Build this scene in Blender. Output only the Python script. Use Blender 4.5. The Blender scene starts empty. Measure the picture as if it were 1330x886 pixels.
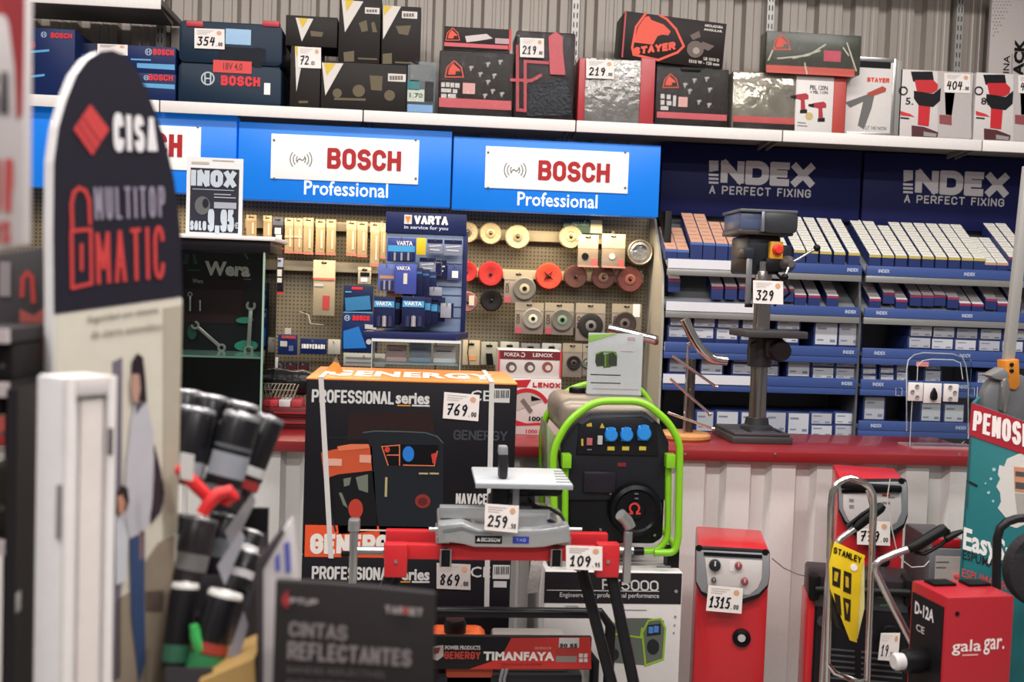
import bpy, bmesh, math, random
from math import sin, cos, pi, radians, sqrt, atan2
from mathutils import Vector, Matrix
random.seed(7)
S = bpy.context.scene
COL = S.collection

# ---------------------------------------------------------------- camera
FPX, IW, IH = 1400.0, 1330.0, 886.0
YAW, PIT, ROLL = radians(4.8), radians(2.8), radians(2.0)
CAMP = Vector((0, 0, 1.62))
FW = Vector((sin(YAW)*cos(PIT), cos(YAW)*cos(PIT), -sin(PIT)))
R0 = Vector((cos(YAW), -sin(YAW), 0)); U0 = R0.cross(FW)
RX = cos(ROLL)*R0 + sin(ROLL)*U0
UX = -sin(ROLL)*R0 + cos(ROLL)*U0
cd = bpy.data.cameras.new('camera'); cam = bpy.data.objects.new('camera', cd); COL.objects.link(cam)
cam.matrix_world = Matrix(((RX.x, UX.x, -FW.x, CAMP.x), (RX.y, UX.y, -FW.y, CAMP.y), (RX.z, UX.z, -FW.z, CAMP.z), (0, 0, 0, 1)))
cd.sensor_width = 36; cd.lens = 36*FPX/IW; cd.clip_start = .05
cd.dof.use_dof = True; cd.dof.focus_distance = 4.4; cd.dof.aperture_fstop = 3.5
S.camera = cam
S.cycles.transparent_max_bounces = 32
# ---------------------------------------------------------------- light
S.view_settings.view_transform = 'Standard'; S.view_settings.look = 'None'
S.view_settings.gamma = 1; S.view_settings.use_curve_mapping = False
S.view_settings.exposure = -0.12
wd = bpy.data.worlds.new('shop_air'); S.world = wd; wd.use_nodes = True
wd.node_tree.nodes['Background'].inputs[0].default_value = (1, .96, .93, 1)
wd.node_tree.nodes['Background'].inputs[1].default_value = .22
def area(name, loc, sx, sy, power, col=(1, .97, .93), rot=(0, 0, 0)):
    l = bpy.data.lights.new(name, 'AREA'); l.shape = 'RECTANGLE'; l.size = sx; l.size_y = sy; l.energy = power; l.color = col
    o = bpy.data.objects.new(name, l); COL.objects.link(o); o.location = loc; o.rotation_euler = rot
    return o
for i, (lx, ly, pw) in enumerate([(-2.2, 3.5, 45), (-.5, 3.5, 50), (1.2, 3.5, 52), (2.9, 3.5, 52), (-2, 1.0, 75), (.3, 1.0, 80), (2.4, 1.0, 80), (-1.2, -1.2, 75), (1.4, -1.2, 80)]):
    area('ceiling_tube_light', (lx, ly, 4.15), 1.5, .3, pw)
# strip lamps under the sign canopies (warm on the pegboard)
area('canopy_strip_light', (-1.4, 5.62, 2.0), .9, .03, 7.5, (1, .8, .5))
area('canopy_strip_light', (-.4, 5.62, 1.99), .9, .03, 8.5, (1, .8, .5))
area('canopy_strip_light', (.65, 5.62, 1.98), .9, .03, 8.5, (1, .8, .5))

# ---------------------------------------------------------------- helpers
def lin(c):
    if isinstance(c, str):
        c = c.lstrip('#'); c = [int(c[i:i+2], 16)/255 for i in (0, 2, 4)]
    return tuple(x/12.92 if x <= .04045 else ((x+.055)/1.055)**2.4 for x in c)
MC = {}
def mat(c, rough=.5, metal=0.0, emit=0.0, coat=0.0, bump=0.0, bscale=60, var=.05):
    k = (c, rough, metal, emit, coat, bump, bscale, var)
    if k in MC: return MC[k]
    m = bpy.data.materials.new('surface_' + c.strip('#')); m.use_nodes = True
    nt = m.node_tree; b = nt.nodes['Principled BSDF']
    r, g, bl = lin(c)
    b.inputs['Roughness'].default_value = rough; b.inputs['Metallic'].default_value = metal
    b.inputs['Coat Weight'].default_value = coat
    if .3*r+.6*g+.1*bl < .03 and metal < .2: b.inputs['Specular IOR Level'].default_value = .22
    tc = nt.nodes.new('ShaderNodeTexCoord'); no = nt.nodes.new('ShaderNodeTexNoise')
    no.inputs['Scale'].default_value = bscale; no.inputs['Detail'].default_value = 2
    nt.links.new(tc.outputs['Object'], no.inputs['Vector'])
    mx = nt.nodes.new('ShaderNodeMix'); mx.data_type = 'RGBA'
    mx.inputs[6].default_value = (r*(1-var), g*(1-var), bl*(1-var), 1); mx.inputs[7].default_value = (min(r*(1+var), 1), min(g*(1+var), 1), min(bl*(1+var), 1), 1)
    nt.links.new(no.outputs['Fac'], mx.inputs[0]); nt.links.new(mx.outputs[2], b.inputs['Base Color'])
    if bump:
        bp = nt.nodes.new('ShaderNodeBump'); bp.inputs['Strength'].default_value = bump; bp.inputs['Distance'].default_value = .01
        nt.links.new(no.outputs['Fac'], bp.inputs['Height']); nt.links.new(bp.outputs[0], b.inputs['Normal'])
    if emit:
        b.inputs['Emission Color'].default_value = (r, g, bl, 1); b.inputs['Emission Strength'].default_value = emit
    MC[k] = m
    return m
def clear_mat(name, tint, gloss, rough, bump=0, bscale=30, edge=.1):
    m = bpy.data.materials.new(name); m.use_nodes = True; nt = m.node_tree
    out = nt.nodes['Material Output']; nt.nodes.remove(nt.nodes['Principled BSDF'])
    tr = nt.nodes.new('ShaderNodeBsdfTransparent'); tr.inputs[0].default_value = (*tint, 1)
    gl = nt.nodes.new('ShaderNodeBsdfGlossy'); gl.inputs['Roughness'].default_value = rough
    lw = nt.nodes.new('ShaderNodeLayerWeight'); lw.inputs[0].default_value = edge
    ma = nt.nodes.new('ShaderNodeMath'); ma.operation = 'ADD'; ma.inputs[1].default_value = gloss
    mx = nt.nodes.new('ShaderNodeMixShader')
    nt.links.new(lw.outputs['Fresnel'], ma.inputs[0]); nt.links.new(ma.outputs[0], mx.inputs[0])
    nt.links.new(tr.outputs[0], mx.inputs[1]); nt.links.new(gl.outputs[0], mx.inputs[2]); nt.links.new(mx.outputs[0], out.inputs[0])
    if bump:
        tc = nt.nodes.new('ShaderNodeTexCoord'); no = nt.nodes.new('ShaderNodeTexNoise'); no.inputs['Scale'].default_value = bscale
        no.inputs['Detail'].default_value = 4; no.inputs['Distortion'].default_value = 1.5
        nt.links.new(tc.outputs['Object'], no.inputs['Vector'])
        bp = nt.nodes.new('ShaderNodeBump'); bp.inputs['Strength'].default_value = bump; bp.inputs['Distance'].default_value = .02
        nt.links.new(no.outputs['Fac'], bp.inputs['Height']); nt.links.new(bp.outputs[0], gl.inputs['Normal'])
    return m
FILM = clear_mat('clear_wrapping_film', (.95, .95, .95), .025, .09, 1.0, 22, .1)
ACR = clear_mat('clear_acrylic', (.94, .95, .95), .015, .03, 0, 1, .12)
GLASS = clear_mat('clear_glass', (.93, .97, .95), .01, .02, 0, 1, .1)

class Pl:
    """upright plane through (x0,y0) whose horizontal runs at yaw a; local coords (s, d, z): along, behind, up"""
    def __init__(s, y, a=0.0, x=0.0):
        s.o = Vector((x, y, 0)); s.a = a; s.dir = Vector((cos(a), sin(a), 0)); s.n = Vector((-sin(a), cos(a), 0))
    def w(s, p): return s.o + s.dir*p[0] + s.n*p[1] + Vector((0, 0, p[2]))
    def uv(s, u, v, off=0.0):
        d = FW*FPX + RX*(u-IW/2) - UX*(v-IH/2)
        t = ((s.o - CAMP).dot(s.n) + off)/d.dot(s.n); p = CAMP + d*t - s.o
        return p.dot(s.dir), p.z
    def rc(s, u0, v0, u1, v1):
        um, vm = (u0+u1)/2, (v0+v1)/2
        return s.uv(u0, vm)[0], s.uv(u1, vm)[0], s.uv(um, v1)[1], s.uv(um, v0)[1]   # s0,s1,z0,z1
W0 = Pl(0)
def back(d, pl): return Pl(pl.o.y + pl.n.y*d, pl.a, pl.o.x + pl.n.x*d)

OFF = {}
class MB:
    def __init__(s, pl=W0): s.v = []; s.f = []; s.mi = []; s.pl = pl
    def add(s, vs, fs, m=0):
        n = len(s.v); s.v += [s.pl.w(p) for p in vs]; s.f += [[i+n for i in f] for f in fs]; s.mi += [m]*len(fs); return s
    def box(s, x0, x1, y0, y1, z0, z1, m=0):
        return s.add([(x, y, z) for x in (x0, x1) for y in (y0, y1) for z in (z0, z1)],
                     [(0, 1, 3, 2), (4, 6, 7, 5), (0, 4, 5, 1), (2, 3, 7, 6), (0, 2, 6, 4), (1, 5, 7, 3)], m)
    def prism(s, pts, y0, y1, m=0):
        n = len(pts)
        a = sum(pts[i][0]*pts[(i+1) % n][1]-pts[(i+1) % n][0]*pts[i][1] for i in range(n))
        if a < 0: pts = pts[::-1]
        return s.add([(x, y0, z) for x, z in pts]+[(x, y1, z) for x, z in pts],
                     [list(range(n)), list(range(2*n-1, n-1, -1))]+[(i+n, (i+1) % n+n, (i+1) % n, i) for i in range(n)], m)
    def face(s, pts, y, m=0):
        n = len(pts)
        a = sum(pts[i][0]*pts[(i+1) % n][1]-pts[(i+1) % n][0]*pts[i][1] for i in range(n))
        if a < 0: pts = pts[::-1]
        return s.add([(x, y, z) for x, z in pts], [list(range(n))], m)
    def ribbon(s, pts, w, y, m=0):
        """flat stroke in the plane"""
        n = len(pts)
        for i in range(n-1):
            (x0, z0), (x1, z1) = pts[i], pts[i+1]; L = sqrt((x1-x0)**2+(z1-z0)**2) or 1e-9
            dx, dz = (x1-x0)/L*w/2, (z1-z0)/L*w/2
            s.face([(x0-dx*.75+dz, z0-dz*.75-dx), (x1+dx*.75+dz, z1+dz*.75-dx), (x1+dx*.75-dz, z1+dz*.75+dx), (x0-dx*.75-dz, z0-dz*.75+dx)], y-2.5e-5*len(s.f), m)
        return s
    def tube(s, path, r, seg=10, m=0, closed=False, cap=True):
        P = [Vector(p) for p in path]; n = len(P); vs = []; fs = []
        rs = r if isinstance(r, (list, tuple)) else [r]*n
        up = None
        for i in range(n):
            if closed: t = P[(i+1) % n]-P[i-1]
            else: t = P[min(i+1, n-1)]-P[max(i-1, 0)]
            t.normalize()
            if up is None:
                up = Vector((0, 0, 1)) if abs(t.z) < .9 else Vector((1, 0, 0))
            up = (up - t*up.dot(t)).normalized(); sd = t.cross(up)
            for k in range(seg):
                a = 2*pi*k/seg; vs.append(tuple(P[i]+(up*cos(a)+sd*sin(a))*rs[i]))
        for i in range(n if closed else n-1):
            j = (i+1) % n
            for k in range(seg):
                l = (k+1) % seg; fs.append((i*seg+k, i*seg+l, j*seg+l, j*seg+k))
        if cap and not closed: fs += [list(range(seg))[::-1], list(range((n-1)*seg, n*seg))]
        return s.add(vs, fs, m)
    def lathe(s, prof, c, ax='z', seg=24, m=0, tilt=None):
        """prof [(r,h)] about axis through c"""
        vs = []; fs = []
        A = {'z': (Vector((1, 0, 0)), Vector((0, 1, 0)), Vector((0, 0, 1))), 'y': (Vector((1, 0, 0)), Vector((0, 0, 1)), Vector((0, 1, 0))), 'x': (Vector((0, 1, 0)), Vector((0, 0, 1)), Vector((1, 0, 0)))}[ax] if not tilt else None
        if tilt:
            t = Vector(tilt).normalized(); e = Vector((0, 1, 0)) if abs(t.y) < .9 else Vector((1, 0, 0))
            a1 = t.cross(e).normalized(); A = (a1, t.cross(a1), t)
        c = Vector(c)
        for r, h in prof:
            for k in range(seg):
                a = 2*pi*k/seg; vs.append(tuple(c + (A[0]*cos(a)+A[1]*sin(a))*max(r, 1e-5) + A[2]*h))
        for i in range(len(prof)-1):
            for k in range(seg):
                l = (k+1) % seg; fs.append((i*seg+k, i*seg+l, (i+1)*seg+l, (i+1)*seg+k))
        fs += [list(range(seg))[::-1], list(range((len(prof)-1)*seg, len(prof)*seg))]
        return s.add(vs, fs, m)
    def build(s, name, m, parent=None, bev=0, bseg=2, smooth=True, fix=True):
        me = bpy.data.meshes.new(name)
        off = OFF.get(parent.name, Vector((0, 0, 0))) if parent else Vector((0, 0, 0))
        base = off
        if not parent and s.v:
            base = Vector(((min(v.x for v in s.v)+max(v.x for v in s.v))/2, (min(v.y for v in s.v)+max(v.y for v in s.v))/2, min(v.z for v in s.v)))
        me.from_pydata([tuple(v-base) for v in s.v], [], s.f)
        for x in (m if isinstance(m, (list, tuple)) else [m]): me.materials.append(x)
        me.polygons.foreach_set('material_index', s.mi)
        bm = bmesh.new(); bm.from_mesh(me)
        if fix: bmesh.ops.recalc_face_normals(bm, faces=bm.faces)
        if bev: bmesh.ops.bevel(bm, geom=bm.edges[:]+bm.verts[:], offset=bev, segments=bseg, affect='EDGES', profile=.5, clamp_overlap=True)
        bm.to_mesh(me); bm.free()
        if smooth:
            me.polygons.foreach_set('use_smooth', [True]*len(me.polygons)); me.set_sharp_from_angle(angle=radians(35))
        o = bpy.data.objects.new(name, me); COL.objects.link(o)
        if parent: o.parent = parent
        else: o.location = base
        OFF[o.name] = base
        return o
def tag(o, label, cat, group=None, kind=None):
    if label: o['label'] = label
    if cat: o['category'] = cat
    if group: o['group'] = group
    if kind: o['kind'] = kind
    return o
def thing(name, label, cat, loc, group=None):
    o = bpy.data.objects.new(name, None); COL.objects.link(o); o.location = loc; o.empty_display_size = .05
    OFF[o.name] = Vector(loc)
    return tag(o, label, cat, group)
def struct(o): o['kind'] = 'structure'; return o
def dup(root, d, label=None):
    """copy of a thing moved by d"""
    r = root.copy(); COL.objects.link(r); r.location = root.location + Vector(d)
    if label: r['label'] = label
    for ch in list(root.children):
        c = ch.copy(); COL.objects.link(c); c.parent = r
        for g in list(ch.children):
            e = g.copy(); COL.objects.link(e); e.parent = c
    return r
# --- shapes given in photo pixels, on a plane of the place
def R(name, pl, px, depth, m, parent=None, bev=0, z0=None, lift=0.0, z1=None, bseg=2):
    s0, s1, a, b = pl.rc(*px)
    if z0 is not None: a = z0
    if z1 is not None: b = z1
    return MB(pl).box(s0, s1, -lift, depth, a, b).build(name, m, parent, bev, bseg)
def PG(name, pl, pts, depth, m, parent=None, bev=0, lift=0.0):
    return MB(pl).prism([pl.uv(*p) for p in pts], -lift, depth).build(name, m, parent, bev)
EPS = .0015
def D(name, pl, px, m, parent, lift=EPS):
    """printed or stuck-on flat rectangle"""
    s0, s1, a, b = pl.rc(*px)
    return MB(pl).box(s0, s1, -lift, 0, a, b).build(name, m, parent, smooth=False)
def DP(name, pl, polys, m, parent, lift=EPS):
    mb = MB(pl)
    for k, q in enumerate(polys): mb.prism([pl.uv(*p) for p in q], -lift-k*4e-5, 0)
    return mb.build(name, m, parent, smooth=False)
def DR(name, pl, rects, m, parent, lift=EPS):
    mb = MB(pl)
    for k, q in enumerate(rects):
        s0, s1, a, b = pl.rc(*q); mb.box(s0, s1, -lift-k*2e-5, 0, a, b)
    return mb.build(name, m, parent, smooth=False)
def DS(name, pl, lines, wpx, m, parent, lift=EPS):
    """drawn strokes"""
    mb = MB(pl)
    w = abs(pl.uv(lines[0][0][0]+wpx, lines[0][0][1])[0]-pl.uv(*lines[0][0])[0])
    for l in lines: mb.ribbon([pl.uv(*p) for p in l], w, -lift)
    return mb.build(name, m, parent, smooth=False, fix=False)
def circ(u, v, r, n=20, ry=None): return [(u+r*cos(2*pi*k/n), v+(ry or r)*sin(2*pi*k/n)) for k in range(n)]
def ring(u, v, r, n=24, a0=0, a1=360, ry=None): return [(u+r*cos(radians(a0+(a1-a0)*k/n)), v+(ry or r)*sin(radians(a0+(a1-a0)*k/n))) for k in range(n+1)]
TC = {}
def glyphs(txt, bold, sp):
    k = (txt, bold, sp)
    if k not in TC:
        c = bpy.data.curves.new('t', 'FONT'); c.body = txt; c.offset = bold; c.space_character = sp; c.resolution_u = 2
        o = bpy.data.objects.new('t', c); COL.objects.link(o)
        me = bpy.data.meshes.new_from_object(o.evaluated_get(bpy.context.evaluated_depsgraph_get()))
        vs = [(v.co.x, v.co.y) for v in me.vertices]; fs = [list(p.vertices) for p in me.polygons]
        bpy.data.objects.remove(o); bpy.data.curves.remove(c); bpy.data.meshes.remove(me)
        x0, x1 = min(v[0] for v in vs), max(v[0] for v in vs); y0, y1 = min(v[1] for v in vs), max(v[1] for v in vs)
        TC[k] = ([((x-x0)/(x1-x0), (y-y0)/(y1-y0)) for x, y in vs], fs)
    return TC[k]
def X(name, pl, txt, px, m, parent, bold=.0, sp=1.0, shear=0.0, lift=EPS, rot=0):
    """lettering that fills the pixel box (u0,v0,u1,v1) or four corners tl,tr,br,bl"""
    vs, fs = glyphs(txt, bold, sp)
    if len(px) == 4 and not isinstance(px[0], tuple):
        s0, s1, a, b = pl.rc(*px)
        if rot: q = [(s0, a), (s0, b), (s1, b), (s1, a)]      # reads upward
        else: q = [(s0, b), (s1, b), (s1, a), (s0, a)]
    else: q = [pl.uv(*p) for p in px]
    out = []
    for x, y in vs:
        x += shear*(y-.5)*.0
        tl, tr, br, bl = q; yy = 1-y
        top = (tl[0]+(tr[0]-tl[0])*x, tl[1]+(tr[1]-tl[1])*x); bot = (bl[0]+(br[0]-bl[0])*x, bl[1]+(br[1]-bl[1])*x)
        p = (top[0]+(bot[0]-top[0])*yy, top[1]+(bot[1]-top[1])*yy)
        out.append((p[0]+shear*(p[1]-bl[1]), -lift, p[1]))
    return MB(pl).add(out, fs).build(name, m, parent, smooth=False, fix=False)

def arc(cx, cy, rx, ry, a0, a1, n=8): return [(cx+rx*cos(radians(a0+(a1-a0)*k/n)), cy+ry*sin(radians(a0+(a1-a0)*k/n))) for k in range(n+1)]
_O = arc(.5, .7, .5, .3, 0, 180, 10)+arc(.5, .3, .5, .3, 180, 360, 10)+[(1, .7)]
BLOCK = {'A': [[(0, 0), (.5, 1), (1, 0)], [(.2, .33), (.8, .33)]], 'B': [[(0, 0), (0, 1), (.6, 1)]+arc(.6, .76, .36, .24, 90, -90)+[(0, .52)], [(.6, .52)]+arc(.64, .26, .36, .26, 90, -90)+[(0, 0)]],
 'C': [arc(.5, .7, .5, .3, 10, 180, 10)+arc(.5, .3, .5, .3, 180, 350, 10)], 'D': [[(0, 0), (0, 1), (.5, 1)]+arc(.5, .65, .5, .35, 90, 0)+arc(.5, .35, .5, .35, 0, -90)+[(0, 0)]],
 'E': [[(1, 1), (0, 1), (0, 0), (1, 0)], [(0, .52), (.85, .52)]], 'F': [[(1, 1), (0, 1), (0, 0)], [(0, .52), (.85, .52)]], 'G': [arc(.5, .7, .5, .3, 10, 180, 10)+arc(.5, .3, .5, .3, 180, 360, 10)+[(1, .48), (.55, .48)]],
 'H': [[(0, 0), (0, 1)], [(1, 0), (1, 1)], [(0, .52), (1, .52)]], 'I': [[(.5, 0), (.5, 1)]], 'J': [[(1, 1), (1, .3)]+arc(.5, .3, .5, .3, 0, -170)], 'K': [[(0, 0), (0, 1)], [(1, 1), (.05, .45)], [(.35, .6), (1, 0)]],
 'L': [[(0, 1), (0, 0), (1, 0)]], 'M': [[(0, 0), (0, 1), (.5, .3), (1, 1), (1, 0)]], 'N': [[(0, 0), (0, 1), (1, 0), (1, 1)]], 'O': [_O], 'P': [[(0, 0), (0, 1), (.6, 1)]+arc(.65, .73, .35, .27, 90, -90)+[(0, .46)]],
 'Q': [_O, [(.6, .25), (1, -.02)]], 'R': [[(0, 0), (0, 1), (.6, 1)]+arc(.65, .74, .35, .26, 90, -90)+[(0, .48)], [(.5, .48), (1, 0)]],
 'S': [arc(.5, .75, .48, .25, 20, 180)+arc(.5, .75, .48, .24, 180, 270, 5)+arc(.5, .26, .5, .26, 90, 0, 5)+arc(.5, .26, .5, .26, 0, -165)], 'T': [[(0, 1), (1, 1)], [(.5, 1), (.5, 0)]],
 'U': [[(0, 1), (0, .3)]+arc(.5, .3, .5, .3, 180, 360, 10)+[(1, 1)]], 'V': [[(0, 1), (.5, 0), (1, 1)]], 'W': [[(0, 1), (.25, 0), (.5, .8), (.75, 0), (1, 1)]], 'X': [[(0, 0), (1, 1)], [(0, 1), (1, 0)]],
 'Y': [[(0, 1), (.5, .48), (1, 1)], [(.5, .48), (.5, 0)]], 'Z': [[(0, 1), (1, 1), (0, 0), (1, 0)]],
 '0': [_O], '1': [[(.1, .8), (.55, 1), (.55, 0)]], '2': [arc(.5, .72, .48, .28, 170, -20)+[(0, 0), (1, 0)]], '3': [arc(.48, .75, .46, .25, 160, -90)+arc(.48, .26, .5, .26, 90, -160)], '4': [[(.75, 0), (.75, 1), (0, .3), (1, .3)]],
 '5': [[(.95, 1), (.15, 1), (.08, .55)]+arc(.48, .32, .5, .32, 130, -160)], '6': [arc(.5, .7, .48, .3, 30, 180)+arc(.5, .3, .5, .3, 180, 540, 14)], '7': [[(0, 1), (1, 1), (.35, 0)]], '8': [arc(.5, .75, .42, .25, -90, 270, 14), arc(.5, .26, .5, .26, 90, 450, 14)],
 '9': [arc(.5, .7, .5, .3, 0, 360, 14)+arc(.5, .3, .5, .3, 0, -150)], ',': [[(.5, .12), (.3, -.15)]], '.': [[(.5, 0), (.5, .1)]], '-': [[(.1, .45), (.9, .45)]], '!': [[(.5, 1), (.5, .3)], [(.5, .1), (.5, 0)]], '\u00a1': [[(.5, .7), (.5, 0)], [(.5, 1), (.5, .9)]],
 '\u20ac': [arc(.55, .7, .45, .3, 30, 180)+arc(.55, .3, .45, .3, 180, 330), [(0, .6), (.7, .6)], [(0, .4), (.7, .4)]], '\u00d3': [[(x_, y_*.82) for x_, y_ in _O], [(.45, .9), (.65, 1.05)]], '/': [[(0, 0), (1, 1)]]}
NARROW = {'I': .02, '1': .55, ',': .25, '.': .1, '!': .1, '\u00a1': .1, 'M': 1.25, 'W': 1.35, ' ': .45, 'E': .82, 'F': .8, 'L': .8, 'J': .8}
def XB(name, pl, txt, px, m, parent, th=.2, gap=.28, lift=EPS):
    """heavy block lettering; th = stroke as a share of the height"""
    if not isinstance(px[0], tuple): s0, s1, a, b = pl.rc(*px); q = [(s0, b), (s1, b), (s1, a), (s0, a)]
    else: q = [pl.uv(*p) for p in px]
    H = sqrt((q[0][0]-q[3][0])**2+(q[0][1]-q[3][1])**2); Wd = sqrt((q[0][0]-q[1][0])**2+(q[0][1]-q[1][1])**2); t = H*th
    n = len(txt); units = sum(NARROW.get(c, 1) for c in txt); g = t*(1+gap)
    cell = max((Wd-t-g*(n-1))/units, t*.25); kx = (Wd-t)/max(cell*units+g*(n-1), 1e-6)
    mb = MB(pl); x = t/2
    def at(xx, yy):
        fx = xx/Wd; fy = 1-(t/2+yy*(H-t))/H
        tl, tr, br, bl = q
        a_ = (tl[0]+(tr[0]-tl[0])*fx, tl[1]+(tr[1]-tl[1])*fx); b_ = (bl[0]+(br[0]-bl[0])*fx, bl[1]+(br[1]-bl[1])*fx)
        return (a_[0]+(b_[0]-a_[0])*fy, a_[1]+(b_[1]-a_[1])*fy)
    for c in txt:
        w = NARROW.get(c, 1)*cell
        for st in BLOCK.get(c, []):
            mb.ribbon([at((x+px_*w-t/2)*kx+t/2, pz) for px_, pz in st], t, -lift)
        x += w+g
    return mb.build(name, m, parent, smooth=False, fix=False)
DIG = {'0': [[(.5, 1), (.15, .8), (.1, .4), (.35, 0), (.7, .1), (.9, .5), (.8, .9), (.5, 1)]], '1': [[(.15, .7), (.55, 1), (.45, 0)], [(.2, 0), (.75, .03)]],
       '2': [[(.1, .8), (.35, 1), (.75, .9), (.8, .65), (.1, .02), (.9, .06)]], '3': [[(.15, .95), (.8, .98), (.45, .6), (.8, .45), (.75, .12), (.35, 0), (.08, .12)]],
       '4': [[(.35, 1), (.1, .45), (.85, .5)], [(.75, .95), (.6, 0)]], '5': [[(.85, 1), (.3, .97), (.2, .58), (.65, .58), (.8, .3), (.6, .02), (.1, .06)]],
       '6': [[(.7, 1), (.3, .7), (.12, .3), (.3, .02), (.7, .05), (.8, .35), (.5, .5), (.18, .35)]], '7': [[(.1, .93), (.9, 1), (.35, 0)], [(.25, .5), (.8, .55)]],
       '8': [[(.8, .85), (.5, 1), (.2, .8), (.75, .35), (.6, .02), (.25, .05), (.2, .35), (.8, .85)]], '9': [[(.8, .75), (.55, 1), (.2, .85), (.2, .6), (.5, .5), (.8, .75), (.65, .3), (.45, 0)]],
       '.': [[(.1, .02), (.25, .02)]], ',': [[(.2, .1), (.05, -.15)]], 'c': [[(.8, .8), (.4, 1), (.1, .5), (.4, 0), (.8, .15)], [(0, .5), (.6, .5)]]}
PAPER = mat('#efe6e2', .7); INK = mat('#14141e', .6); SEAL = mat('#d9a47c', .6); PRT = mat('#c9c0bd', .7)
def price(pl, px, big, small, parent, lift=.004, paper=None):
    """paper price ticket: a part with its printed head, seal and handwritten figures"""
    q = px if isinstance(px[0], tuple) else [(px[0], px[1]), (px[2], px[1]+(px[2]-px[0])*.04), (px[2], px[3]+(px[2]-px[0])*.04), (px[0], px[3])]
    q = [pl.uv(*p) for p in q]
    t = MB(pl).prism(q, -lift, -lift+.0015).build('price_tag', paper or PAPER, parent, smooth=False)
    def at(x, y):
        tl, tr, br, bl = q
        a = (tl[0]+(tr[0]-tl[0])*x, tl[1]+(tr[1]-tl[1])*x); b = (bl[0]+(br[0]-bl[0])*x, bl[1]+(br[1]-bl[1])*x)
        return (a[0]+(b[0]-a[0])*y, a[1]+(b[1]-a[1])*y)
    wid = q[1][0]-q[0][0]; y = -lift-EPS
    mb = MB(pl)
    n = len(big); bw = .62/max(n, 3); x = .09 if n < 4 else .06
    for ch in big:
        for st in DIG[ch]: mb.ribbon([at(x+px_*bw*.8+.03*pz, .83-pz*.4) for px_, pz in st], wid*.048, y)
        x += bw
    x += .01; sw = .27/max(len(small), 1)*.85
    for ch in small:
        for st in DIG[ch]: mb.ribbon([at(x+px_*sw*.75, .84-pz*.16) for px_, pz in st], wid*.022, y)
        x += sw
    if mb.v: mb.build('handwritten_price', INK, t, smooth=False, fix=False)
    mb = MB(pl)
    for i in range(3):
        mb.ribbon([at(.1, .1+.085*i), at(.62-.1*i, .1+.085*i)], wid*.022, y)
    mb.build('printed_heading', PRT, t, smooth=False, fix=False)
    MB(pl).face([at(.82+.085*cos(k*pi/6), .2+.11*sin(k*pi/6)) for k in range(12)], y).build('round_stamp', SEAL, t, smooth=False, fix=False)
    return t
def film(pl, px, parent, z0, d=.012, depth=.2):
    s0, s1, a, b = pl.rc(*px); mb = MB(pl); nx, nz = 8, 6
    # crinkled clear wrap over the front and round the edges
    vs = []; fs = []
    for j in range(nz+1):
        for i in range(nx+1):
            fx, fz = i/nx, j/nz; e = 0 if 0 < i < nx and 0 < j < nz else 1
            vs.append((s0+(s1-s0)*fx, (-d + random.uniform(-.005, .005)) if not e else -.003, z0+.002+(b-z0)*fz))
    for j in range(nz):
        for i in range(nx):
            k = j*(nx+1)+i; fs.append((k, k+1, k+nx+2, k+nx+1))
    mb.add(vs, fs)
    return mb.build('plastic_wrap', FILM, parent, fix=False)
def bx(name, label, cat, pl, px, depth, m, z0=None, group=None, bev=.002, part='carton'):
    """a thing: Empty at base with a box body part"""
    s0, s1, a, b = pl.rc(*px)
    if z0 is not None: a = z0
    t = thing(name, label, cat, pl.w(((s0+s1)/2, depth/2, a)), group)
    MB(pl).box(s0, s1, 0, depth, a, b).build(part, m, t, bev)
    return t
WHITE = mat('#f2f0ee', .55); BLACK = mat('#0e0d0f', .45); DARK = mat('#1c1b1f', .5); STEEL = mat('#b9b8b8', .28, .9); CHROME = mat('#d9d6d4', .12, 1.0)
RED = mat('#c8242b', .4); BOSCHR = mat('#d8202c', .45); NAVY = mat('#1d2450', .5); LGREY = mat('#b8b6b4', .5); GREY = mat('#77777a', .5)
# ================================================================ the room
def corr(x0, x1, y, z0, z1, per, deep, pl=W0, wide=.72, slope=.08, minor=0.0, ph=0.0):
    mb = MB(pl); xs = []
    k = math.floor((x0-ph)/per)
    while ph+k*per < x1:
        b = ph+k*per; sl = per*slope
        pr = [(b, deep), (b+per*(1-wide)-sl, deep), (b+per*(1-wide), 0)]
        if minor:
            for q in (.35, .65):
                c = b+per*(1-wide)+per*wide*q; pr += [(c-.012, 0), (c-.006, minor), (c+.006, minor), (c+.012, 0)]
        pr += [(b+per-sl, 0)]
        xs += [p for p in pr if x0 <= p[0] <= x1]; k += 1
    vs = [(x, y+d, z0) for x, d in xs]+[(x, y+d, z1) for x, d in xs]; n = len(xs)
    vs += [(x, y+deep+.02, z0) for x in (xs[0][0], xs[-1][0])]+[(x, y+deep+.02, z1) for x in (xs[0][0], xs[-1][0])]
    fs = [(i, i+1, n+i+1, n+i) for i in range(n-1)]+[(2*n, 2*n+1, 2*n+3, 2*n+2)]
    return mb.add(vs, fs)
struct(corr(-4.2, 6, 5.95, 0, 4.3, .208, .035, minor=.003, ph=.02).build('wall_back', mat('#a1978f', .42, .2, bscale=2.5, var=.08), smooth=False))
struct(MB().box(-4.2, 6, -2, 6, -.1, 0).build('floor', mat('#8d8883', .35, bscale=8, var=.1)))
struct(MB().box(-4.2, 6, -2, 6, 4.3, 4.36).build('ceiling', mat('#c9c6c2', .7)))

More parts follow.
